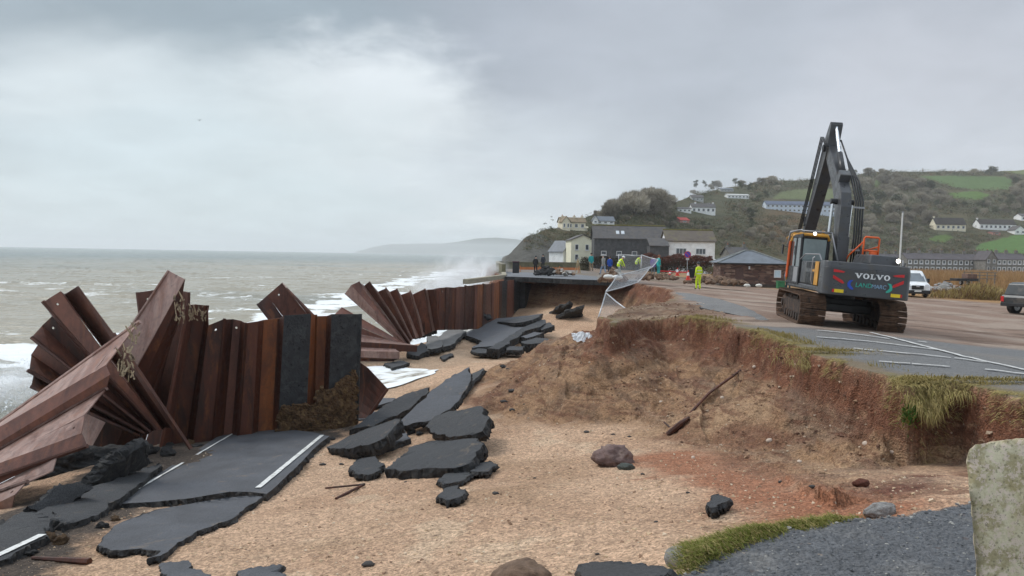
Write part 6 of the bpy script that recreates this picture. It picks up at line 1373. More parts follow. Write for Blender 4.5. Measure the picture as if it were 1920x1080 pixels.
mb.add([A, B, C_, A + (0, 0, .1), B + (0, 0, .1), C_ + (0, 0, .1)], [(0, 1, 4, 3), (1, 2, 5, 4)]); tp = mb.build('barrier_tape', M_RED); tp.modifiers.new('s', 'SOLIDIFY').thickness = .004; tag(tp, 'red barrier tape strung between the cones and the fence', 'barrier tape')
def onbase(name, px, py, d, label, cat): r_ = empty(name, unp(px, py, d)); tag(r_, label, cat); return r_
r_ = onbase('litter_bin', 967, 512, 70, 'dark litter bin at the seaward corner of the promenade', 'litter bin')
mb = MB(); mb.box((0, 0, .5), (.62, .55, 1.0)); mb.build('body', M_VB, r_, bevel=.04); mb = MB(); mb.box((0, 0, 1.06), (.68, .6, .12)); mb.build('lid', mat('bin_lid', (.06, .02, .03), .5, .2, 5), r_, bevel=.04); mb = MB(); mb.box((0, -.28, .82), (.4, .02, .14)); mb.build('slot', M_XK, r_)
r_ = onbase('black_bin', 1298, 521, 62, 'black rubbish bin partly behind the yellow worker', 'bin')
mb = MB(); mb.box((0, 0, .36), (.6, .5, .7), 0, None, (1.1, 1.1)); mb.build('body', BLK, r_, bevel=.05); mb = MB(); mb.box((0, 0, .74), (.7, .6, .06)); mb.build('lid', BLK, r_, bevel=.02)
r_ = onbase('grit_box', 1463, 541, 66, 'green box standing against the stone block wall', 'box')
mb = MB(); mb.box((0, 0, .3), (.62, .5, .6)); mb.build('body', mat('green_plastic', (.03, .16, .06), .5, .15, 5), r_, bevel=.03); mb = MB(); mb.box((0, 0, .64), (.68, .56, .08)); mb.build('lid', MATS['green_plastic'], r_, bevel=.02)
for px, lab in ((1401, 'white stone on the mud before the block, left one'), (1423, 'white stone on the mud before the block, right one')):
    P = unp(px, 538, 60); o = rock('white_stone', (P[0], P[1], P[2] + .1), (.55, .4, .32), px * .1, mat('white_stone', (.62, .60, .55), .9, .2, 5), sub=2); tag(o, lab, 'stone')
# timber A-frame sign stand and rubble on the broken road
r_ = onbase('tripod_stand', 1083, 513, 66, 'pale timber tripod stand on the broken road', 'tripod')
mb = MB(); mb.tube([(-.25, 0, 0), (0, 0, 1.35)], .03, 6); mb.build('leg', mat('pale_timber', (.45, .33, .18), .8, .2, 6), r_); mb = MB(); mb.tube([(.3, .1, 0), (0, 0, 1.35)], .03, 6); mb.build('leg', MATS['pale_timber'], r_); mb = MB(); mb.tube([(.0, -.3, 0), (0, 0, 1.35)], .03, 6); mb.build('leg', MATS['pale_timber'], r_); mb = MB(); mb.box((0, 0, 1.38), (.22, .2, .08)); mb.build('head_plate', M_SIL, r_)
def heap(px, py, d, w, h, n, mats_, label, name='rubble_heap', cat='rubble heap', seed=0, dz=0):
    rs = random.Random(seed); P = np.array(unp(px, py, d)); mb = MB()
    for i in range(n):
        a = rs.uniform(0, 6.28); q = rs.random() ** .6; x, y = math.cos(a) * q * w / 2, math.sin(a) * q * w / 3; z = h * (1 - q) * rs.uniform(.4, 1); s_ = rs.uniform(.22, .44) * (h + .3)
        rot = Matrix.Rotation(rs.uniform(0, 6.28), 3, 'Z') @ Matrix.Rotation(rs.uniform(-.7, .7), 3, 'X') @ Matrix.Rotation(rs.uniform(-.7, .7), 3, 'Y')
        mb.box((x, y, z + .02), (s_ * rs.uniform(.8, 1.6), s_, s_ * rs.uniform(.4, .9)), rs.randrange(len(mats_)), rot, (rs.uniform(.6, 1), rs.uniform(.6, 1)))
    o = mb.build(name, mats_, None, bevel=.02); o.location = P + np.array((0, 0, dz)); tag(o, label, cat); return o
M_EARTH = mat('loose_earth', (.20, .125, .08), 1, .4, 4, bump=1, rgb2=(.11, .065, .045)); M_CONC = mat('concrete_lump', (.34, .32, .29), .9, .25, 4, bump=.6)
heap(1024, 514, 70, 2.2, .85, 60, [M_ASPHE], 'dark heap of broken tarmac on the promenade behind the road edge', seed=1)
heap(1050, 514, 70, 2.6, .55, 60, [M_EARTH, M_CONC], 'pale rubble heap right of the dark heap on the promenade', seed=2)
heap(1150, 524, 58, 1.9, .85, 90, [M_EARTH, M_EARTH, M_CONC, M_RKB], 'brown rubble mound at the broken road end by the workers', seed=3)
heap(1232, 522, 58, 3.2, .5, 70, [M_EARTH, M_RKB], 'earth heap under the turquoise jacket at the fence', seed=4)
heap(1340, 530, 62, 5.5, .6, 130, [M_EARTH, M_RKB, M_EARTH], 'long low earth heap on the car park between worker and block', seed=5)
heap(1772, 546, 76, 5.2, .9, 170, [M_CONC, M_EARTH, M_RKG], 'heap of grey and brown rubble right of the white van', seed=6)
heap(1850, 560, 66, 2.0, .25, 40, [M_CONC, M_EARTH], 'small flat scatter of pale rubble before the reed grass', seed=7)
for px, py, d, lab in ((1141, 522, 56, 'white sandbag left of the fence foot'), (1158, 523, 55, 'white sandbag right of the other by the fence foot')):
    P = unp(px, py, d); o = rock('sandbag', (P[0], P[1], P[2] + .12), (.8, .5, .36), px * .37, mat('white_bag', (.66, .66, .63), .8, .1, 6, bump=.5), sub=3, amp=.1); tag(o, lab, 'sandbag')
# mast behind the digger
P = np.array(unp(1684, 532, 64)); ms = empty('mast', P); tag(ms, 'slim white mast standing behind the excavator', 'mast'); mb = MB(); mb.tube([(0, 0, -.4), (.14, 0, 6.1)], [.085, .06], 10); mb.build('pole', mat('white_mast', (.66, .65, .62), .5, .08, 3), ms); mb = MB(); mb.tube([(.14, 0, 6.1), (.142, 0, 6.22)], .08, 10); mb.build('cap', M_SIL, ms)
# sea wall parapet and promenade barrier
pw = empty('parapet_wall', (-1.7, 90, 0)); tag(pw, 'low olive stained parapet wall along the seaward side of the promenade', 'wall')
def seg_wall(pts, h, t, m_, name, root, z=0):
    mb = MB()
    for (a, b_) in zip(pts[:-1], pts[1:]):
        d_ = np.array(b_) - np.array(a); L = np.hypot(*d_); n_ = np.array((-d_[1], d_[0])) / L * t / 2; q = [a + n_, b_ + n_, b_ - n_, a - n_]
        mb.prism([(p[0], p[1], z) for p in q], (0, 0, h))
    o = mb.build(name, m_, root); 
    if root: rel(o, root)
    return o
M_PAR = mat('stained_parapet', (.155, .14, .085), .95, .3, 1.5, bump=.6, rgb2=(.10, .10, .06), fine=.3)
seg_wall([np.array(q) for q in [(-.9, 78), (-1.9, 95), (-2.2, 108), (11.5, 112)]], 1.15, .4, M_PAR, 'wall', pw, -.15); seg_wall([np.array(q) for q in [(-.9, 78), (-1.9, 95), (-2.2, 108), (11.5, 112)]], .1, .5, mat('coping', (.24, .22, .17), .9, .2, 3), 'coping', pw, 1.0)
kb = empty('sea_wall_kerb', (-1, 70, 0)); tag(kb, 'pale concrete kerb running along the sea wall top from the bin', 'kerb')
seg_wall([np.array(q) for q in [(-3.3, 53), (-2.2, 59), (-.75, 67.5), (-.9, 78)]], .35, .45, mat('kerb_concrete', (.30, .27, .20), .9, .25, 3, bump=.5), 'kerb', kb, -.12)
ob = empty('safety_barrier', (4, 88, 0)); tag(ob, 'low orange safety barrier across the promenade in front of the parapet', 'barrier')
seg_wall([np.array(q) for q in [(.9, 86), (3.2, 87), (5.6, 88), (8.0, 89)]], .30, .05, mat('orange_barrier', (.50, .17, .06), .6, .2, 4), 'barrier_board', ob, .35); 
for x, y in [(.9, 86), (3.2, 87), (5.6, 88), (8.0, 89)]:
    mb = MB(); mb.tube([(x, y, -.1), (x, y, .8)], .05, 6); rel(mb.build('post', mat('orange_barrier', (.5, .17, .06)), ob), ob)
# timber rails, trailer on the edge of the marsh
fr = empty('timber_fence', unp(1832, 530, 92)); tag(fr, 'grey timber post and rail fence on the edge of the reeds', 'fence')
for k in range(5):
    mb = MB(); mb.bx((-1.7 + k * .95, -.06, -.2), (-1.58 + k * .95, .06, 1.35)); mb.build('post', mat('grey_timber', (.20, .17, .135), .9, .3, 5, bump=.5), fr)
for z in (.45, .85, 1.22):
    mb = MB(); mb.bx((-1.8, -.1, z), (2.4, -.06, z + .1)); mb.build('rail', MATS['grey_timber'], fr)
tr = empty('trailer', unp(1808, 535, 86)); tag(tr, 'small dark flat trailer parked left of the timber fence', 'trailer')
mb = MB(); mb.bx((-1.3, -.7, .5), (1.2, .7, .8)); mb.build('bed', M_VB, tr, bevel=.03); mb = MB(); mb.bx((.0, -.6, .8), (1.1, .6, 1.35)); mb.build('load', mat('brown_load', (.16, .10, .08), .9, .3, 4), tr, bevel=.05); mb = MB(); mb.tube([(-1.3, 0, .55), (-2.3, 0, .5)], .05, 6); mb.build('drawbar', M_VB, tr)
for sx in (-1, 1): wheel(0, sx * .62, .3, .2, tr)
# ------------------------------------------------------------------ buildings
M_REND = mat('white_render', (.88, .88, .87), .85, .08, 1.2, bump=.2, rgb2=(.78, .77, .75)); M_CREAM = mat('cream_render', (.76, .69, .53), .85, .1, 1.0); M_YELR = mat('pale_yellow_render', (.80, .76, .58), .85, .08, 1.0)
M_SLATE = mat('roof_slate', (.075, .07, .07), .7, .3, 1.3, bump=.6, bscale=6, rgb2=(.10, .085, .07), fine=.3); M_SLATEW = mat('hung_slate', (.062, .064, .068), .7, .35, 1.6, bump=.7, bscale=7, rgb2=(.095, .095, .095), fine=.4); M_BLOCKROOF = mat('grey_slate_roof', (.13, .145, .165), .6, .2, 1.5, bump=.5, bscale=7, fine=.3)
M_WIN = mat('window_pane', (.06, .07, .08), .1, .2, 2, spec=.8); M_FRAME = mat('white_frame', (.72, .72, .72), .6, .04, 5); M_MOSS = mat('mossy_ridge', (.17, .15, .045), .95, .3, 3); M_STONE = mat('grey_stone_wall', (.20, .19, .17), .95, .3, 1.2, bump=.7, rgb2=(.14, .13, .12), fine=.4)
def win(root, c, w, h, ny=-1, frame=.09, bars=1, sill=True):
    """window with frame on the wall face looking towards -Y (local)"""
    x, y, z = c; mb = MB(); y0, y1 = (y - .08, y + .05)
    mb.bx((x - w / 2, y0, z), (x + w / 2, y1, z + frame)); mb.bx((x - w / 2, y0, z + h - frame), (x + w / 2, y1, z + h)); mb.bx((x - w / 2, y0, z + frame), (x - w / 2 + frame, y1, z + h - frame)); mb.bx((x + w / 2 - frame, y0, z + frame), (x + w / 2, y1, z + h - frame))
    for k in range(bars): xx = x - w / 2 + w * (k + 1) / (bars + 1); mb.bx((xx - frame / 2.5, y0 + .01, z + frame), (xx + frame / 2.5, y1, z + h - frame))
    f = mb.build('window', M_FRAME, root); mb = MB(); mb.bx((x - w / 2 + .03, y - .035, z + .03), (x + w / 2 - .03, y + .04, z + h - .03)); mb.build('pane', M_WIN, f)
    if sill: mb = MB(); mb.bx((x - w / 2 - .1, y - .16, z - .12), (x + w / 2 + .1, y + .04, z - .005)); mb.build('sill', M_FRAME, f)
    return f
def gable_house(name, label, loc, rz, w, dpt, he, hr, wall, roofm, along='x', wins=(), chim=(), over=.3, ridge=None, cat='house', group=None):
    """box of w (x) by dpt (y), eaves he, ridge hr; ridge along x or y; front looks to -Y"""
    root = empty(name, loc, rz); tag(root, label, cat, group); mb = MB(); W, D = w / 2, dpt / 2; B0 = -3.0
    if along == 'x': mb.add([(-W, -D, B0), (W, -D, B0), (W, D, B0), (-W, D, B0), (-W, -D, he), (W, -D, he), (W, D, he), (-W, D, he), (-W, 0, hr - .06), (W, 0, hr - .06)], [(0, 1, 5, 4), (2, 3, 7, 6), (1, 2, 6, 9, 5), (3, 0, 4, 8, 7)])
    else: mb.add([(-W, -D, B0), (W, -D, B0), (W, D, B0), (-W, D, B0), (-W, -D, he), (W, -D, he), (W, D, he), (-W, D, he), (0, -D, hr - .06), (0, D, hr - .06)], [(0, 1, 5, 8, 4), (2, 3, 7, 9, 6), (1, 2, 6, 5), (3, 0, 4, 7)])
    mb.build('wall', wall, root)
    mb = MB(); t = .16; sl = (hr - he) / (D if along == 'x' else W); o = over
    if along == 'x':
        for s_ in (-1, 1): mb.prism([(-W - o, 0, hr), (W + o, 0, hr), (W + o, s_ * (D + o), he - o * sl), (-W - o, s_ * (D + o), he - o * sl)], (0, 0, t))
    else:
        for s_ in (-1, 1): mb.prism([(0, -D - o, hr), (0, D + o, hr), (s_ * (W + o), D + o, he - o * sl), (s_ * (W + o), -D - o, he - o * sl)], (0, 0, t))
    rf = mb.build('roof', roofm, root)
    if ridge: mb = MB(); mb.tube([(-W - o, 0, hr + .2), (W + o, 0, hr + .2)] if along == 'x' else [(0, -D - o, hr + .2), (0, D + o, hr + .2)], .16, 6); mb.build('ridge', ridge, rf)
    for cx, cy, cw_, ch in chim:
        mb = MB(); mb.bx((cx - cw_ / 2, cy - .35, he), (cx + cw_ / 2, cy + .35, hr + ch)); mb.bx((cx - cw_ / 2 - .06, cy - .41, hr + ch), (cx + cw_ / 2 + .06, cy + .41, hr + ch + .12)); c_ = mb.build('chimney', wall, rf)
        mb = MB(); mb.tube([(cx, cy, hr + ch + .1), (cx, cy, hr + ch + .55)], [.16, .12], 8); mb.build('chimney_pot', mat('terracotta', (.35, .14, .08), .8, .2, 4), c_)
    for q in wins: win(root, (q[0], -D, q[1]), q[2], q[3], bars=q[4] if len(q) > 4 else 1, frame=.30 if cat == 'terraced houses' else .09)
    return root
def ppm(d): return FPX / d
def basept(px, py, d): return np.array(unp(px, py, d))
# white house with dark roof, and the slate-hung house joined to its left
d = 150.0; P = basept(1296, 507, d); s_ = ppm(d)
gable_house('white_house', 'white rendered two storey house with brown mossy roof behind the red hedge', (P[0], P[1] + 4, P[2]), R(-3), 9.6, 8, 5.9, 8.1, M_REND, mat('brown_tile_roof', (.105, .085, .070), .85, .3, 1.2, bump=.5, rgb2=(.13, .11, .06), fine=.3), wins=[(-1.9, 3.25, 2.1, 1.2, 2), (2.0, 3.25, 2.0, 1.2, 2), (-2.3, .6, 2.0, 1.2, 2)], ridge=M_MOSS)
d = 158.0; P = basept(1182, 508, d)
sh = gable_house('slate_house', 'dark slate hung house with three pale windows behind the workers', (P[0], P[1] + 4, P[2]), R(-2), 15.3, 8, 6.9, 9.6, M_SLATEW, M_SLATE, wins=[(-5.6, 3.3, 1.1, .85, 0), (-2.35, 3.3, 1.1, .85, 0), (.9, 3.3, 1.1, .85, 0)], ridge=M_MOSS)
for x in (-2.6, -1.5):
    mb = MB(); sl = 2.7 / 4; mb.prism([(x - .35, -1.9, 9.6 - 1.9 * sl + .17), (x + .35, -1.9, 9.6 - 1.9 * sl + .17), (x + .35, -2.9, 9.6 - 2.9 * sl + .17), (x - .35, -2.9, 9.6 - 2.9 * sl + .17)], (0, 0, .08)); mb.build('skylight', mat('pale_skylight', (.5, .53, .56), .15, .1, 2), sh)
for k in range(16):
    pass
P = basept(1234, 490, 149.0); mb = MB(); mb.bx((-1.9, -1, -3), (1.9, 2, 3.0)); lt = empty('lean_to', (P[0], P[1], P[2])); tag(lt, 'dark slate lean-to filling the gap left of the white house', 'building'); mb.build('wall', M_SLATEW, lt); mb = MB(); mb.prism([(-2, -1.2, 3.0), (2, -1.2, 3.0), (2, 2.2, 4.6), (-2, 2.2, 4.6)], (0, 0, .12)); mb.build('roof', M_SLATE, lt)
# yellow gabled house
d = 172.0; P = basept(1090, 490, d)
gable_house('yellow_house', 'pale yellow gabled house left of the dark slate house', (P[0], P[1] + 4, P[2]), R(4), 5.6, 9, 4.9, 6.1, M_YELR, M_SLATE, along='y', wins=[(-1.5, 2.6, .8, 1.3, 0), (.9, 2.6, .8, 1.3, 0), (-1.5, .3, .8, 1.3, 0)])
d = 180.0; P = basept(1056, 486, d)
gable_house('white_cottage', 'small white cottage with steep grey roof left of the yellow house', (P[0], P[1] + 3, P[2]), R(38), 4.2, 5.2, 2.0, 4.4, M_REND, M_BLOCKROOF, along='y', wins=[(0, .5, .8, 1.0, 0)])
# stone toilet block with hipped roof
d = 74.0; P = basept(1417, 536, d); bk = empty('toilet_block', (P[0], P[1] + 2.6, P[2] - .1), R(-7)); tag(bk, 'low brown stone block with hipped grey slate roof on the car park', 'building')
W_, D_, he = 3.15, 2.5, 2.35
m, g, b = pbsdf('brown_stone_courses'); co = g.n('ShaderNodeTexCoord').outputs['Object']
cs = g.vmath('MULTIPLY', co, (1.6, 1.6, 5.5)); vcol = g.voro(cs, 1.1, out='Color'); ved = g.voro(cs, 1.1, 'DISTANCE_TO_EDGE'); vv = g.sep(vcol)[0]
c = g.ramp(vv, [(0, (.075, .042, .034, 1)), (.45, (.115, .062, .048, 1)), (.75, (.17, .095, .07, 1)), (.95, (.30, .20, .15, 1))]); c = g.mix(g.mr(ved, .05, .0), c, (.06, .05, .045, 1)); g.nt.links.new(c, b.inputs['Base Color']); b.inputs['Roughness'].default_value = .95
bn = g.n('ShaderNodeBump'); bn.inputs['Strength'].default_value = .7; bn.inputs['Distance'].default_value = .04; g.put(bn.inputs['Height'], g.mr(ved, 0, .12)); g.nt.links.new(bn.outputs[0], b.inputs['Normal']); M_BRN = m
mb = MB(); mb.bx((-W_, -D_, -.8), (W_, D_, he)); mb.build('wall', M_BRN, bk); mb = MB(); mb.bx((-W_ - .06, -D_ - .06, -.8), (W_ + .06, D_ + .06, .25)); mb.build('plinth', mat('dark_plinth', (.07, .055, .045), .95, .3, 3), bk)
mb = MB(); o = .35; a = (-W_ - o, -D_ - o, he); b2 = (W_ + o, -D_ - o, he); c2 = (W_ + o, D_ + o, he); d2 = (-W_ - o, D_ + o, he); r0, r1 = (-.35, 0, he + 1.25), (.35, 0, he + 1.25); mb.add([a, b2, c2, d2, r0, r1], [(0, 1, 5, 4), (1, 2, 5), (2, 3, 4, 5), (3, 0, 4), (0, 3, 2, 1)]); rf = mb.build('roof', M_BLOCKROOF, bk)
mb = MB(); 
for e0, e1 in ((a, r0), (b2, r1), (c2, r1), (d2, r0), (r0, r1)): mb.tube([Vector(e0) + Vector((0, 0, .02)), Vector(e1) + Vector((0, 0, .05))], .07, 6)
mb.build('ridge_tiles', mat('pale_ridge', (.22, .23, .22), .8, .2, 3), rf); mb = MB(); mb.bx((-W_ - o, -D_ - o - .02, he - .14), (W_ + o, -D_ - o + .05, he - .01)); mb.build('gutter', M_VB, rf)
mb = MB(); mb.bx((2.05, -D_ - .05, .95), (2.72, -D_ - .01, 1.72)); nb = mb.build('notice_board', M_FRAME, bk); mb = MB(); mb.bx((2.12, -D_ - .06, 1.02), (2.65, -D_ - .051, 1.65)); mb.build('notice_sheet', mat('notice_paper', (.55, .68, .76), .6, .1, 6), nb)
mb = MB(); mb.box((-.35, -D_ - .06, 1.9), (.14, .1, .3)); mb.build('wall_lamp', M_FRAME, bk); mb = MB(); mb.bx((-1.7, -D_ - .03, -.3), (-.9, -D_ - .005, 1.85)); mb.build('door', mat('brown_door', (.10, .055, .045), .7, .2, 3), bk)
# grey roofed house peeping over the block
d = 190.0; P = basept(1385, 500, d); gable_house('stone_house', 'grey stone house with slate roof showing above the block', (P[0], P[1] + 3, P[2]), R(8), 5.4, 6, 3.0, 4.9, M_STONE, M_SLATE, wins=[(-1.2, 1.4, .8, .9, 0), (1.3, 1.4, .8, .9, 0)], chim=[(2.2, 0, .7, .9), (-2.2, 0, .6, .6)])
d = 165.0; P = basept(1354, 512, d); gable_house('outbuilding', 'small white flat roofed outbuilding between the white house and block', (P[0], P[1] + 2, P[2]), 0, 2.6, 3, 2.4, 2.9, M_REND, M_REND, wins=[(0, .7, .8, .9, 0)])
# terraces at the foot of the hill
def terrace(px0, px1, pyb, d, n, label, seed):
    rs = random.Random(seed); A, B = basept(px0, pyb, d), basept(px1, pyb, d); w = B[0] - A[0]; c = (A + B) / 2
    wins = []; bays = n * 2; wx = w / bays
    for k in range(bays):
        x = -w / 2 + wx * (k + .5); wins.append((x, 3.7, 1.5, 1.7, 0)); wins.append((x, .8, 1.5, 1.8, 0))
    ch = [(-w / 2 + w * (k + .5) / n * 1.0, 0, 1.2, 1.3) for k in range(n)]
    return gable_house('terrace', label, (c[0], c[1] + 4, c[2]), 0, w, 8, 5.7, 8.0, M_STONE, mat('terrace_roof', (.085, .075, .08), .8, .25, .6), wins=wins, chim=ch, cat='terraced houses')
terrace(1700, 1849, 513, 300, 7, 'long grey stone terrace behind the reeds, from the van to the small gap', 1)
terrace(1868, 1925, 513, 300, 3, 'short grey stone terrace behind the reeds at the right border', 2)
terrace(1640, 1696, 513, 306, 3, 'grey terrace end partly hidden behind the excavator', 3)
d = 292.0; P = basept(1858, 512, d); gable_house('gabled_terrace_house', 'gable fronted stone house standing between the two terraces', (P[0], P[1] + 4, P[2]), 0, 4.6, 8, 5.4, 8.6, M_STONE, MATS['terrace_roof'], along='y', wins=[(-1.1, 4, 1.0, 1.3, 0), (1.1, 4, 1, 1.3, 0), (-1.1, 1, 1, 1.4, 0), (1.1, 1, 1.0, 1.4, 0)], chim=[(1.4, 1, .7, .4)])
# houses on the hill
def hillhouse(label, px, py, wpx, hepx, hrpx, wall=None, roof=None, along='x', nw=3, name='hillside_house', rz=0.0, chim=(), rows=1, dpx=None, blue=False):
    P = hillhit(px, py); d = P[1]; s_ = d / FPX; w = wpx * s_; he = hepx * s_; hr = hrpx * s_; D = (dpx or 22) * s_
    wins = []
    for r_ in range(rows):
        for k in range(nw): wins.append((-w / 2 + w * (k + .5) / nw, he * (.42 + r_) / rows if rows > 1 else he * .35, min(w / nw * .5, 1.8), he / rows * .42, 0))
    return gable_house(name, label, (P[0], P[1] + D * .3, P[2] - .2), rz, w, D, he, hr, wall or M_REND, roof or M_SLATE, along, wins, [(x * w, 0, max(.8, 2.2 * s_), 2.5 * s_) for x in chim], over=.3)
CC = hillhouse('cream villa with chimneys perched on the cliff top by the sea', 1072, 431, 48, 16, 24, M_CREAM, mat('villa_roof', (.22, .17, .11), .9, .2, 1), 'x', 4, 'cream_villa', R(12), (-.38, .1, .42), 1)
hillhouse('front gable of the cream villa on the cliff top, facing the bay', 1059, 431, 15, 17, 26, M_CREAM, MATS['villa_roof'], 'y', 2, 'villa_wing', R(12))
hillhouse('low cream wall terrace right of the cliff top villa', 1090, 432, 22, 6, 8, M_CREAM, M_CREAM, 'x', 2, 'garden_wall')
hillhouse('white cottage with grey roof on the cliff right of the cream villa', 1133, 420, 34, 7, 15, M_REND, M_BLOCKROOF, 'x', 3, rz=R(10))
hillhouse('white gable end attached to the grey roofed cliff cottage', 1116, 420, 10, 9, 16, M_REND, M_BLOCKROOF, 'y', 1)
hillhouse('large white hillside house with two dormer gables', 1318, 400, 44, 12, 19, M_REND, M_SLATE, 'x', 5, chim=(-.3, .45))
hillhouse('left dormer gable block of the large white hillside house', 1301, 393, 10, 8, 13, M_REND, M_SLATE, 'y', 1)
hillhouse('right dormer gable block of the large white hillside house', 1329, 393, 10, 8, 13, M_REND, M_SLATE, 'y', 1)
hillhouse('low white wing left of the large dormered hillside house', 1283, 398, 24, 7, 10, M_REND, M_SLATE, 'x', 3)
hillhouse('grey white house above the large dormered hillside house', 1307, 377, 22, 7, 12, mat('grey_render', (.45, .45, .44), .9, .1, 1), M_SLATE, 'x', 3)
hillhouse('small white houses left on the ridge slope beside the copse', 1250, 381, 16, 6, 10, M_REND, M_SLATE, 'x', 3)
hillhouse('pale house just above the small ridge houses by the copse', 1260, 373, 12, 4, 8, MATS['grey_render'], M_SLATE, 'x', 2)
hillhouse('highest pale bungalow near the wooded skyline', 1362, 359, 24, 4, 7, MATS['grey_render'], M_BLOCKROOF, 'x', 4)
hillhouse('long low white bungalow just below the highest one', 1383, 372, 40, 6, 9, M_REND, MATS['grey_render'], 'x', 6)
hillhouse('long white and pale blue building above the excavator cab', 1500, 399, 130, 15, 22, mat('pale_blue_render', (.60, .66, .74), .8, .1, .4), mat('blue_grey_roof', (.10, .12, .17), .7, .2, .5), 'x', 16, 'holiday_block', 0, (), 2)
hillhouse('small red roofed shed in the trees below the white houses', 1279, 417, 20, 5, 10, mat('pink_wall', (.5, .25, .22), .9, .1, 1), mat('red_roof', (.42, .06, .05), .8, .2, 1), 'x', 1, 'shed', R(20))
hillhouse('cream cottage with three white dormers on the right hillside', 1780, 432, 56, 12, 24, M_CREAM, mat('dark_thatch', (.05, .045, .042), .95, .3, .6), 'x', 6, 'dormer_cottage', 0, (-.47,))
for px in (1766, 1781, 1796): hillhouse('white dormer of the cream cottage, %s' % {1766: 'left one', 1781: 'middle one', 1796: 'right one'}[px], px, 424, 9, 6, 11, M_CREAM, MATS['dark_thatch'], 'y', 1, 'dormer')
hillhouse('long white cottage row on the right hillside near the border', 1868, 431, 68, 11, 20, M_REND, mat('dark_thatch', (.05, .045, .042)), 'x', 8, 'white_cottages', 0, (-.48,))
hillhouse('white gabled house at the right end of the cottage row', 1910, 439, 20, 8, 16, M_REND, M_SLATE, 'y', 2)
hillhouse('white house highest at the right border above the cottages', 1922, 414, 20, 9, 14, M_REND, M_SLATE, 'x', 2)
hillhouse('pinkish garage below the long white cottage row', 1866, 440, 14, 5, 7, mat('pink_wall', (.5, .25, .22)), M_SLATE, 'x', 1, 'garage')
# ------------------------------------------------------------------ trees and plants
def leafmat(name, a, b_, rnd=.5):
    m, g, b = pbsdf(name); oi = g.n('ShaderNodeObjectInfo').outputs['Random']; co = g.n('ShaderNodeTexCoord').outputs['Object']
    c = g.mix(g.noise(co, .9, 3, .6), (*a, 1), (*b_, 1)); v = g.mr(oi, 0, 1, 1 - rnd * .6, 1 + rnd * .6, False)
    g.nt.links.new(g.mix(1.0, c, g.comb(v, v, v), 'MULTIPLY'), b.inputs['Base Color']); b.inputs['Roughness'].default_value = .9; b.inputs['Specular IOR Level'].default_value = .15; return m
M_TWIG = leafmat('bare_twigs', (.30, .27, .22), (.36, .32, .25)); M_GRN = leafmat('evergreen_leaves', (.065, .078, .042), (.095, .105, .055)); M_OLV = leafmat('ivy_olive_leaves', (.115, .115, .065), (.15, .14, .085)); M_BRK = leafmat('bracken', (.15, .10, .055), (.20, .13, .07)); M_BARK = mat('bark', (.11, .09, .07), .95, .3, 3, bump=.6)
def crown_mesh(name, kind, seed, n=520):
    """crown of unit height 1 (0..1), from leaf- or twig-sized triangles spread through clumps"""
    rs = np.random.default_rng(seed); nl = {'bare': 9, 'dense': 10, 'bush': 7}[kind]; C = []
    for k in range(nl):
        a = rs.uniform(0, 6.28); q = rs.uniform(0, 1) ** .6
        z = {'bare': rs.uniform(.25, .85), 'dense': rs.uniform(.18, .85), 'bush': rs.uniform(.2, .65)}[kind]; wd = {'bare': .34, 'dense': .28, 'bush': .5}[kind] * (1.1 - abs(z - .55) * 1.1)
        C.append((math.cos(a) * q * wd, math.sin(a) * q * wd, z, rs.uniform(.12, .22) * (1.15 if kind == 'bush' else 1)))
    vs, fs = [], []
    for i in range(n):
        c = C[rs.integers(nl)]; v = rs.normal(size=3); v /= np.linalg.norm(v); r_ = c[3] * rs.uniform(.3, 1.05) ** .6; p = np.array(c[:3]) + v * r_ * np.array((1, 1, .85)); p[2] = max(p[2], .04)
        if kind == 'bare':
            d_ = v * np.array((1, 1, .6)) + np.array((0, 0, .75)) + rs.normal(size=3) * .3; d_ /= np.linalg.norm(d_); s_ = np.cross(d_, rs.normal(size=3)); s_ /= np.linalg.norm(s_); L = rs.uniform(.07, .15); w = rs.uniform(.006, .012)
            o = len(vs); vs += [p - s_ * w, p + s_ * w, p + d_ * L]; fs.append((o, o + 1, o + 2))
        else:
            d_ = rs.normal(size=3); d_ /= np.linalg.norm(d_); s_ = np.cross(d_, rs.normal(size=3)); s_ /= np.linalg.norm(s_); L = rs.uniform(.03, .065)
            o = len(vs); vs += [p - s_ * L * .6, p + s_ * L * .6, p + d_ * L]; fs.append((o, o + 1, o + 2))
    me = bpy.data.meshes.new(name); me.from_pydata([tuple(v) for v in vs], [], fs); me.materials.append({'bare': M_TWIG, 'dense': M_GRN, 'bush': M_OLV}[kind]); return me, C
def tree_kind(kind, seed, n):
    me, C = crown_mesh('crown', kind, seed, n); mb = MB(); rs = random.Random(seed)
    mb.tube([(0, 0, -.08), (.01, 0, .2), (0, .01, .42), (.01, 0, .7)], [.024, .02, .014, .006], 7)
    for c in C[:7]: mb.tube([(0, 0, c[2] * .5), (c[0] * .5, c[1] * .5, c[2] * .8), (c[0] * 1.0, c[1] * 1.0, c[2] + .05)], [.012, .008, .003], 5)
    o = mb.build('trunk', M_BARK); tm = o.data; bpy.data.objects.remove(o); return me, tm
KINDS = {'bare': [tree_kind('bare', s_, 2300) for s_ in (1, 2, 3, 4)], 'dense': [tree_kind('dense', s_, 900) for s_ in (11, 12, 13)], 'bush': [tree_kind('bush', s_, 700) for s_ in (21, 22, 23)]}
TG = {'bare': ('bare_tree', 'tree'), 'dense': ('evergreen_tree', 'tree'), 'bush': ('bush', 'bush')}
_tr = random.Random(77)
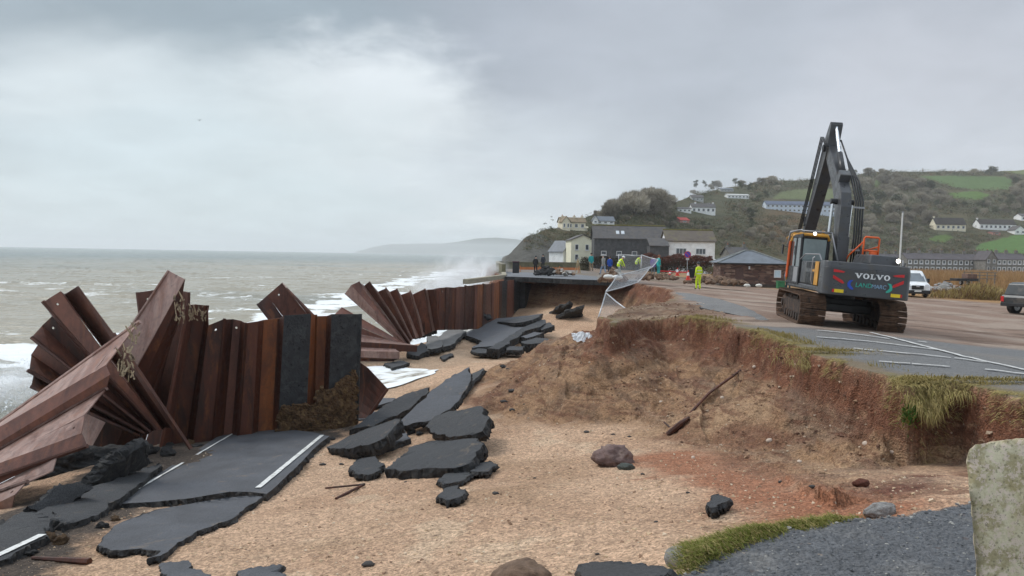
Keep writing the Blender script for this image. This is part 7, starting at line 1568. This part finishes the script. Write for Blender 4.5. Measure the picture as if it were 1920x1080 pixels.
def tree(kind, P, h, label, group, wide=1.0, cm_=None):
    P = np.array(P) - np.array((0, 0, h * (.20 if kind == 'bare' else .10))); nm, cat = TG[kind]; me, tm = _tr.choice(KINDS[kind]); root = empty(nm, P, _tr.uniform(0, 6.28)); s_ = h; root.scale = (s_ * wide * _tr.uniform(.9, 1.15), s_ * wide * _tr.uniform(.9, 1.15), s_); tag(root, label, cat, group)
    c = bpy.data.objects.new('crown', me); COL.objects.link(c); c.parent = root; t = bpy.data.objects.new('trunk', tm); COL.objects.link(t); t.parent = root
    if cm_: c.material_slots[0].link = 'OBJECT'; c.material_slots[0].material = cm_
    return root
def hz(x, y): return float(hill_z(np.array([[x]]), np.array([[y]]))[0, 0])
# the tall bare copse on the ridge left of the hill houses
for i in range(46):
    px = _tr.uniform(1128, 1256); py = float(np.interp(px, [1128, 1160, 1200, 1256], [404, 398, 396, 392])) + _tr.uniform(-18, 14); P = hillhit(px, py)
    top = float(np.interp(px, [1128, 1150, 1185, 1215, 1240, 1256], [388, 368, 350, 345, 349, 366])); h = (py - top) * P[1] / FPX * _tr.uniform(.9, 1.05)
    if h > 3: tree('bare', P, h, 'tall bare tree of the grey copse on the ridge left of the white hillside houses', 'bare trees of the ridge copse', 1.1)
# skyline trees
for px, top, w, kind, lab in [(1446, 322, 1.6, 'bare', 'bare skyline tree left of the excavator boom'), (1428, 328, 1.2, 'bare', 'thin bare tree on the skyline above the green field, leftmost of its pair'), (1628, 309, 1.5, 'bare', 'round bare tree on the skyline just right of the excavator boom'), (1662, 313, 1.3, 'bare', 'small bare tree on the skyline second to the right of the boom'), (1825, 309, 1.1, 'bare', 'slim bare tree on the skyline left of the dark round one'), (1858, 307, 1.6, 'dense', 'dark round tree on the skyline near the right border'), (1118, 388, 1.0, 'bare', 'lone small tree on the cliff skyline above the grey roofed cottage')]:
    b_ = float(np.interp(px, SK[:, 0], SK[:, 1])) + 5; P = hillhit(px, b_ + 2); tree(kind, P, (b_ - top) * P[1] / FPX, lab, None, w)
# woods, hedges and gardens on the slope
def infield(px, py): return any(inside(np.array([float(px)]), np.array([float(py)]), f)[0] for f, _ in FIELDS)
HOUSES = [(1072, 420, 30, 16), (1130, 414, 26, 12), (1312, 388, 48, 20), (1250, 376, 14, 9), (1362, 355, 16, 7), (1383, 367, 24, 8), (1500, 388, 70, 16), (1279, 411, 14, 9), (1780, 420, 34, 16), (1870, 425, 40, 14), (1912, 425, 16, 20)]
def nearhouse(px, py, h): return any(abs(px - a) < w and b_ - e < py < b_ + e + h for a, b_, w, e in HOUSES)
GR = {'bare': ('bare tree in the mixed wood on the hillside', 'bare trees in the hillside wood'), 'dense': ('dark evergreen tree in the mixed wood on the hillside', 'evergreen trees in the hillside wood'), 'bush': ('olive bush among the hedges and gardens of the hillside', 'bushes on the hillside')}
cnt = {'bare': 0, 'dense': 0, 'bush': 0}; tries = 0
REG = [((1610, 1765), (345, 425), 26, ('bare', 'bare', 'dense', 'bare'), 44, 1.15), ((1300, 1470), (345, 378), 13, ('dense', 'bare', 'bush'), 30, 1.1), ((1340, 1460), (375, 470), 15, ('bush', 'bare', 'dense'), 34, 1.2), ((1240, 1350), (402, 432), 13, ('bush', 'bare', 'dense'), 22, 1.2), ((1440, 1640), (402, 470), 17, ('bare', 'bush', 'bare'), 34, 1.2), ((1640, 1750), (420, 470), 14, ('bush', 'bare'), 26, 1.3), ((1760, 1920), (368, 405), 13, ('bush', 'dense', 'bare'), 34, 1.3), ((1740, 1920), (434, 476), 10, ('bush', 'bush', 'bare'), 26, 1.3), ((1890, 1960), (335, 400), 24, ('bare', 'bare', 'dense'), 12, 1.1), ((1020, 1110), (405, 470), 9, ('bush', 'dense'), 16, 1.2), ((1580, 1660), (325, 350), 12, ('dense', 'bush', 'bare'), 14, 1.2), ((1660, 1760), (470, 486), 12, ('bush', 'bare'), 10, 1.2), ((1820, 1920), (470, 484), 11, ('bush', 'bare'), 10, 1.2), ((1100, 1250), (398, 424), 11, ('bush', 'dense', 'bare'), 22, 1.2)]
for (xa, xb), (ya, yb), hp_, kinds, n, wd in REG:
    n = int(n * 1.25); k = 0; tries = 0
    while k < n and tries < n * 12:
        tries += 1; px, py = _tr.uniform(xa, xb), _tr.uniform(ya, yb); h = hp_ * _tr.uniform(.6, 1.25)
        if infield(px, py) or infield(px, py - h * .6) or nearhouse(px, py, h): continue
        kd = _tr.choice(kinds); P = hillhit(px, py)
        if kd == 'bush': h *= .6
        tree(kd, P, h * P[1] / FPX, *GR[kd], wd * (1.3 if kd == 'bush' else 1), M_BRK if (kd == 'bush' and 1440 < px < 1530 and py > 405) else None); k += 1
# scrub: a continuous cover of twig and leaf clumps between the trees
rs = np.random.default_rng(5); vs, fs, mi = [], [], []; N = 15000; k = 0
PXs = rs.uniform(985, 1990, N); us = rs.uniform(0, 1, N)
top = np.interp(PXs, SK[:, 0], SK[:, 1]); bot = np.interp(PXs, [985, 1060, 1250, 1340, 1640, 1700, 1990], [470, 470, 420, 478, 484, 488, 488]); PYs = top + 1 + (bot - top) * us
infm = np.zeros(N, bool)
for f, _ in FIELDS: infm |= inside(PXs, PYs - 1.0, f) | inside(PXs, PYs, f)
v = F_[None] * FPX + R_[None] * (PXs - 960)[:, None] - U_[None] * (PYs - 540)[:, None]; v = v / v[:, 1:2]; tt = np.geomspace(150, 1000, 260)
X = v[:, 0:1] * tt[None]; Yv = tt[None].repeat(N, 0); Zr = 2 + v[:, 2:3] * tt[None]; hit_ = Zr <= hill_z(X, Yv); ki = hit_.argmax(1); ok = hit_.any(1) & ~infm
I = np.where(ok & ~((PXs > 985) & (PXs < 1060) & (rs.random(N) < .7)))[0]
P = np.stack([X[I, ki[I]], tt[ki[I]], Zr[I, ki[I]]], 1); sz = P[:, 1] / FPX * rs.uniform(3.0, 8.0, len(I)); sz *= np.array([.35 if nearhouse(PXs[i], PYs[i], 3) else 1.0 for i in I])
Q = 30; m0 = rs.choice([0, 0, 1, 1, 2, 3], len(I)).repeat(Q); P = P.repeat(Q, 0); sz = sz.repeat(Q)[:, None]
def unit(v): return v / np.linalg.norm(v, axis=1, keepdims=True)
c = P + rs.normal(size=P.shape) * sz * np.array((.55, .55, .32)) + np.concatenate([sz * 0, sz * 0, sz * .35], 1); d_ = unit(rs.normal(size=P.shape)); e = unit(np.cross(d_, rs.normal(size=P.shape))); L = sz * rs.uniform(.14, .32, (len(P), 1))
vs = np.stack([c - e * L * .4, c + e * L * .4, c + d_ * L], 1).reshape(-1, 3).tolist(); fs = np.arange(3 * len(P)).reshape(-1, 3).tolist(); mi = m0.tolist()
me = bpy.data.meshes.new('scrub'); me.from_pydata(vs, [], fs)
for m_ in (M_OLV, M_GRN, leafmat('scrub_twigs', (.13, .115, .085), (.17, .15, .105)), M_BRK): me.materials.append(m_)
me.polygons.foreach_set('material_index', mi); o = bpy.data.objects.new('scrub', me); COL.objects.link(o); tag(o, 'tangled olive and brown scrub covering the hillside between the fields', 'scrub', kind='stuff')
# hedge before the white house
def hedge(name, label, A, B, h, t, m1, m2, n, seed, lump=.25):
    rs = np.random.default_rng(seed); A, B = np.array(A), np.array(B); L = B - A; ln = np.linalg.norm(L); nn = np.array((-L[1], L[0], 0)) / ln; vs, fs, mi = [], [], []
    for i in range(n):
        u = rs.random(); hh = h * (1 + lump * mnoise.noise(Vector((u * ln * .5, seed, 0)))) ; q = rs.random() ** .5; w = rs.uniform(-1, 1); c = A + L * u + nn * w * t / 2 + np.array((0, 0, hh * q * (1 - .2 * w * w)))
        d_ = rs.normal(size=3); d_ /= np.linalg.norm(d_); e = np.cross(d_, rs.normal(size=3)); e /= np.linalg.norm(e); s_ = rs.uniform(.07, .2); o = len(vs); vs += [tuple(c - e * s_ * .5), tuple(c + e * s_ * .5), tuple(c + d_ * s_)]; fs.append((o, o + 1, o + 2)); mi.append(int(q < .62 + .2 * rs.normal()))
    me = bpy.data.meshes.new(name); me.from_pydata(vs, [], fs); me.materials.append(m1); me.materials.append(m2); me.polygons.foreach_set('material_index', mi); o = bpy.data.objects.new(name, me); COL.objects.link(o); tag(o, label, 'hedge'); return o
M_RHEDGE = leafmat('red_brown_twigs', (.115, .045, .035), (.16, .075, .055)); M_DHEDGE = leafmat('dark_hedge_leaves', (.04, .035, .02), (.07, .055, .03))
hedge('hedge', 'tall red brown winter hedge in front of the white house', unp(1203, 512, 104), unp(1334, 515, 100), 2.55, 2.2, M_RHEDGE, M_DHEDGE, 17000, 1)
hedge('hedge', 'dark brown hedge along the promenade behind the workers', unp(1090, 506, 112), unp(1205, 508, 108), 2.0, 1.8, M_DHEDGE, M_DHEDGE, 5000, 2)
hedge('hedge', 'low green brown hedge beside the stone block', unp(1330, 516, 95), unp(1368, 522, 92), 1.1, 1.4, M_OLV, M_BRK, 2200, 3)
# reeds
rs = np.random.default_rng(9); vs, fs = [], []
for i in range(26000):
    px = rs.uniform(1650, 2060); d = float(np.exp(rs.uniform(math.log(78), math.log(250)))); x = (px - 960) / FPX * d
    if px < 1690 and d < 100: continue
    if d < 78 + 24 * (px < 1840): continue
    z = gz(x, d) if d < 0 else (-0.06 * 11 - 0.02 * min(max(x - 20, 0), 30)); h = rs.uniform(.7, 1.7) * (1.0 if d > 110 else .7); a = rs.uniform(0, 3.14); w = .03 + d * .00035; lx, ly = rs.normal(size=2) * .25 * h
    o = len(vs); vs += [(x - w * math.cos(a), d - w * math.sin(a), z), (x + w * math.cos(a), d + w * math.sin(a), z), (x + lx, d + ly, z + h)]; fs.append((o, o + 1, o + 2))
me = bpy.data.meshes.new('reeds'); me.from_pydata(vs, [], fs); me.materials.append(leafmat('reed_straw', (.34, .20, .09), (.42, .27, .13), .2)); o = bpy.data.objects.new('reeds', me); COL.objects.link(o); tag(o, 'orange brown winter reeds covering the marsh before the terraces', 'reeds', kind='stuff')
# grass: turf along the broken edge, hanging tufts, mossy bank
def blades(name, pts, m1, m2, label, wid=.006, group=None, mix=.4, seed=0):
    rs = np.random.default_rng(seed); vs, fs, mi = [], [], []
    for (p, h, lean, w) in pts:
        a = rs.uniform(0, 6.28); q = np.array((math.cos(a), math.sin(a), 0)) * w; tip = np.array(p) + np.array(lean) * h + rs.normal(size=3) * h * .16; mid = (np.array(p) + tip) / 2 + np.array((0, 0, h * .18)); o = len(vs)
        vs += [tuple(p - q), tuple(p + q), tuple(mid + q * .7), tuple(mid - q * .7), tuple(tip)]; fs += [(o, o + 1, o + 2, o + 3), (o + 3, o + 2, o + 4)]; k = int(rs.random() < mix); mi += [k, k]
    me = bpy.data.meshes.new(name); me.from_pydata(vs, [], fs); me.materials.append(m1); me.materials.append(m2); me.polygons.foreach_set('material_index', mi); o = bpy.data.objects.new(name, me); COL.objects.link(o); tag(o, label, 'grass', group, 'stuff'); return o
M_STRAW = leafmat('straw_grass', (.30, .235, .09), (.40, .32, .14), .2); M_GRS = leafmat('olive_grass', (.19, .165, .05), (.25, .21, .07), .2); M_MOSS2 = leafmat('mossy_grass', (.135, .16, .03), (.21, .215, .05), .2)
rs = np.random.default_rng(12)
def tz(xs, ys): return terrain(np.array(xs)[None], np.array(ys)[None], True)
E = np.array(MAIN); pts = []
for (ax, ay), (bx, by) in zip(MAIN[3:16], MAIN[4:17]):
    L = math.hypot(bx - ax, by - ay); n = int(L * 900)
    u = rs.random(n); off = np.abs(rs.normal(size=n)) * .32 - .15; nx, ny = -(by - ay) / L, (bx - ax) / L
    x = ax + (bx - ax) * u; y = ay + (by - ay) * u
    # inside of the plateau is on the right of the walking direction
    ins = inside(np.array([(ax + bx) / 2 + nx * .3]), np.array([(ay + by) / 2 + ny * .3]), MAIN)[0]; sg_ = 1 if ins else -1
    x = x + nx * sg_ * off; y = y + ny * sg_ * off; r_ = tz(x, y); Z, s0 = r_[0][0], r_[1][0]
    dens = fbm(x, y, .6, 3, 201) + .25 * fbm(x, y, 3, 2, 202)
    for i in range(n):
        if s0[i] > .12 or dens[i] < (-.10 if y[i] < 17.2 else .22) or ay > 30: continue
        out_ = np.array((-nx * sg_, -ny * sg_, 0)); edge_ = s0[i] > -.22; lean = out_ * (.9 if edge_ else .25) + np.array((0, 0, -.35 if edge_ else .75)); pts.append((np.array((x[i], y[i], Z[i] + .01)), rs.uniform(.04, .12) * (1.7 if edge_ else 1), lean, .006))
blades('grass', pts, M_STRAW, M_GRS, 'straw coloured turf along the broken edge of the car park', seed=3, mix=.22)
# three big hanging turf mats
def turf(px, py, wpx, hang, label, seed, d=None):
    rs = np.random.default_rng(seed); P = hit(px, py); s_ = P[1] / FPX; pts = []
    for i in range(3000):
        u = rs.normal() * .36; v = rs.random(); x = P[0] + u * wpx * s_; y = P[1] - .12 * v + .25 * (1 - v) + rs.normal() * .05; zt = P[2] + .06 - hang * max(0, v - .35) * (1 - abs(u) * .7) * 1.2
        y -= .25 * max(0, v - .35); pts.append((np.array((x, y, zt)), rs.uniform(.10, .24), np.array((rs.normal() * .25, -.35, .25 - 1.2 * v)), .006))
    return blades('grass', pts, M_STRAW, M_GRS, label, seed=seed, mix=.25)
turf(1545, 664, 110, .55, 'big straw tuft of turf hanging over the bank below the digger', 31); turf(1728, 722, 52, .7, 'turf flap hanging beside the dark hollow in the bank', 32); turf(1850, 722, 190, .30, 'yellow turf lip above the bank at the right border', 33)
P0 = hit(1693, 790); pts = [(P0 + rs.normal(size=3) * np.array((.06, .05, .08)) + np.array((0, -.15, .1)), rs.uniform(.08, .18), np.array((rs.normal() * .6, -.4, .5)), .012) for _ in range(260)]
blades('weed', pts, leafmat('weed_green', (.06, .15, .03), (.09, .2, .04), .2), M_GRS, 'small fresh green weed growing in the hollow of the bank', seed=5)
# mossy bank at the edge of the near path: a low mound with combed grass
mo = np.array([onz(px, py, -.15)[:2] for px, py in [(1292, 1068), (1335, 1046), (1395, 1024), (1475, 1006), (1545, 992), (1590, 982)]]); pts = []
for i in range(26000):
    u = rs.random() * (len(mo) - 1); k = int(u); f = u - k; c = mo[k] * (1 - f) + mo[min(k + 1, len(mo) - 1)] * f; taper = 1 - .55 * (u / (len(mo) - 1)); wv_ = .8 + .5 * mnoise.noise(Vector((u * 1.9, 3, 0))); q = rs.normal() * .20 * taper * wv_; x, y = c[0] + q * .5 + rs.normal() * .05, c[1] + q + .04 * mnoise.noise(Vector((u * 4, 0, 0)))
    z = -.18 + .19 * taper * wv_ * math.exp(-(q / (.24 * taper)) ** 2) + .03 * mnoise.noise(Vector((x * 7, y * 7, 0))); pts.append((np.array((x, y, z)), rs.uniform(.03, .09), np.array((-.7 + rs.normal() * .3, .2 + rs.normal() * .3, .15 + rs.normal() * .15)), .003))
blades('grass', pts, M_MOSS2, M_STRAW, 'mossy green grass bank on the edge of the near tarmac path', seed=7, mix=.34)
pts = []
for i in range(6000):
    px = rs.normal() * 38 + 1862; py = rs.uniform(540, 562); P = np.array(unp(px, 0, 66 + rs.uniform(-4, 6))); x, y = P[0], P[1]; pts.append((np.array((x, y, -.06 * 11 - .02 * min(max(x - 20, 0), 30) + rs.random() * .8 * math.exp(-((px - 1862) / 40) ** 2))), rs.uniform(.4, 1.0), np.array((rs.normal() * .4, -.2, .7)), .03))
blades('grass', pts, M_STRAW, M_BRK, 'dry straw grass mound behind the pickup at the marsh edge', seed=8)
# parking bay lines on the tarmac
mb = MB(); rs_ = random.Random(3)
def pline(a, b_, w=.12, wear=.3):
    A, B = [np.array(onz(q[0], q[1], -.1)) for q in (a, b_)]
    n = 40; t = (B - A) / np.linalg.norm(B - A); sd = np.array((-t[1], t[0], 0)); xs = []; 
    P = [A + (B - A) * i / n for i in range(n + 1)]; zz = terrain(np.array([p[0] for p in P])[None], np.array([p[1] for p in P])[None])[0][0]
    vs = []
    for i, p in enumerate(P): w1 = w * (1 - rs_.random() * wear); vs += [(p[0] + sd[0] * w1 / 2, p[1] + sd[1] * w1 / 2, zz[i] + .03), (p[0] - sd[0] * w1 / 2, p[1] - sd[1] * w1 / 2, zz[i] + .03)]
    fs = [(2 * i, 2 * i + 1, 2 * i + 3, 2 * i + 2) for i in range(n) if rs_.random() > .02]; mb.add(vs, fs)
for a, b_ in [((1532, 628), (1668, 640)), ((1530, 641), (1760, 660)), ((1600, 663), (1850, 686)), ((1648, 688), (1780, 699)), ((1846, 706), (1960, 716)), ((1632, 626), (1960, 712)), ((1722, 641), (1738, 643))]: pline(a, b_)
tag(mb.build('parking_lines', mat('worn_paint', (.52, .51, .49), .8, .2, 9, rgb2=(.30, .29, .27))), kind='structure')
# long edge of the sunken strip of tarmac beside the car park
o, pln = slab([(1268, 548), (1300, 551), (1350, 561), (1400, 577), (1442, 600), (1425, 601), (1370, 588), (1310, 575), (1275, 566)], 'sunken strip of grey tarmac along the cracked edge of the car park', [(1268, 548, 'z', .03), (1442, 600, 'z', .01), (1310, 575, 'z', -.06)], 0, .25, group=None, mats_=[M_ASPHG, M_ASPHE], seed=91)
# sea spray thrown up against the far wall
rs = np.random.default_rng(21); vs, fs = [], []
for cx, cd_, w, hgt, n in [(858, 66, 5.0, 5.4, 9000), (905, 80, 4.5, 5.4, 6000), (15, 30, 2.4, 2.0, 4000), (800, 90, 6, 2.6, 4000)]:
    u = rs.normal(size=n) * .5; hh = rs.random(n) ** 1.15 * hgt * np.exp(-u * u * 1.2) * (.75 + .5 * vnoise(u * 3.1 + cx, u * 0 + cd_, 7)); p = unp(cx, 500, cd_)
    P = np.stack([p[0] + u * w, p[1] + rs.normal(size=n) * 1.6, -4.3 + hh + (1.2 if cd_ > 100 else 0)], 1)
    s_ = (rs.uniform(.008, .032, n) * (1 + cd_ / 80) * (1.5 - hh / hgt))[:, None]; T3 = np.stack([P, P + rs.normal(size=(n, 3)) * s_, P + rs.normal(size=(n, 3)) * s_], 1).reshape(-1, 3); o = sum(len(q) for q in vs); vs.append(T3); fs.append(np.arange(o, o + 3 * n).reshape(-1, 3))
vs = np.concatenate(vs).tolist(); fs = np.concatenate(fs).tolist()
me = bpy.data.meshes.new('sea_spray'); me.from_pydata(vs, [], fs); me.materials.append(mat('spray_white', (.82, .84, .85), .9, .03, 2)); o = bpy.data.objects.new('sea_spray', me); COL.objects.link(o); tag(o, 'white sea spray thrown up by waves against the wall', 'spray', kind='stuff')
# gull
gm = MB(); gp = unp(374, 226, 120); gm.add([(-.55, .05, .12), (-.2, .1, .16), (0, .08, .05), (0, -.08, .05), (-.2, -.06, .16)], [(0, 1, 2, 3, 4)]); gm.add([(.55, .05, .12), (.2, .1, .16), (0, .08, .05), (0, -.08, .05), (.2, -.06, .16)], [(0, 1, 2, 3, 4)]); gm.tube([(0, -.24, .03), (0, -.1, .03), (0, .08, .04), (0, .2, .05)], [.02, .06, .05, .015], 8)
o = gm.build('gull', mat('gull_grey', (.10, .10, .11), .8, .1, 3)); o.location = gp; tag(o, 'tiny distant gull gliding over the sea', 'bird')

# drifting mist of the bursting waves
mv = bpy.data.materials.new('spray_mist'); mv.use_nodes = True; mv.node_tree.nodes.clear(); g = G(mv.node_tree); co = g.n('ShaderNodeTexCoord').outputs['Object']
r_ = g.vmath('LENGTH', co); fo = g.mr(r_, 1.0, .15, 0, 1); nz = g.mr(g.noise(co, 2.6, 4, .6, .4), .36, .68, 0, 1)
pv = g.n('ShaderNodeVolumePrincipled'); pv.inputs['Color'].default_value = (.99, .99, 1, 1); g.put(pv.inputs['Density'], g.math('MULTIPLY', g.math('MULTIPLY', fo, nz), 1.1)); oo = g.n('ShaderNodeOutputMaterial'); g.nt.links.new(pv.outputs[0], oo.inputs['Volume'])
for px, py, d, sx, sy, sz_ in [(862, 520, 70, 3.4, 2.2, 3.0), (905, 512, 86, 4.0, 2.5, 3.0), (820, 535, 80, 4.5, 2.5, 2.2), (10, 725, 30, 2.4, 2.0, 1.5)]:
    bm = bmesh.new(); bmesh.ops.create_icosphere(bm, subdivisions=3, radius=1); me = bpy.data.meshes.new('spray_mist'); bm.to_mesh(me); bm.free(); me.materials.append(mv); o = bpy.data.objects.new('spray_mist', me); COL.objects.link(o); o.location = unp(px, py, d); o.scale = (sx, sy, sz_); tag(o, 'soft white mist of sea spray drifting over the breaking surf', 'spray', 'mist of spray over the surf', 'stuff')
# ------------------------------------------------------------------ haze
hm = bpy.data.materials.new('haze'); hm.use_nodes = True; hn = hm.node_tree; hn.nodes.clear()
pv = hn.nodes.new('ShaderNodeVolumePrincipled'); pv.inputs['Color'].default_value = (.97, .985, 1.0, 1); pv.inputs['Density'].default_value = 0.00019; pv.inputs['Anisotropy'].default_value = 0.2
ho = hn.nodes.new('ShaderNodeOutputMaterial'); hn.links.new(pv.outputs[0], ho.inputs['Volume'])
mb = MB(); mb.bx((-9800, -400, -9.5), (9800, 9900, 112)); hz_ = mb.build('haze', hm); tag(hz_, 'thin sea haze over the bay', 'haze', kind='stuff')
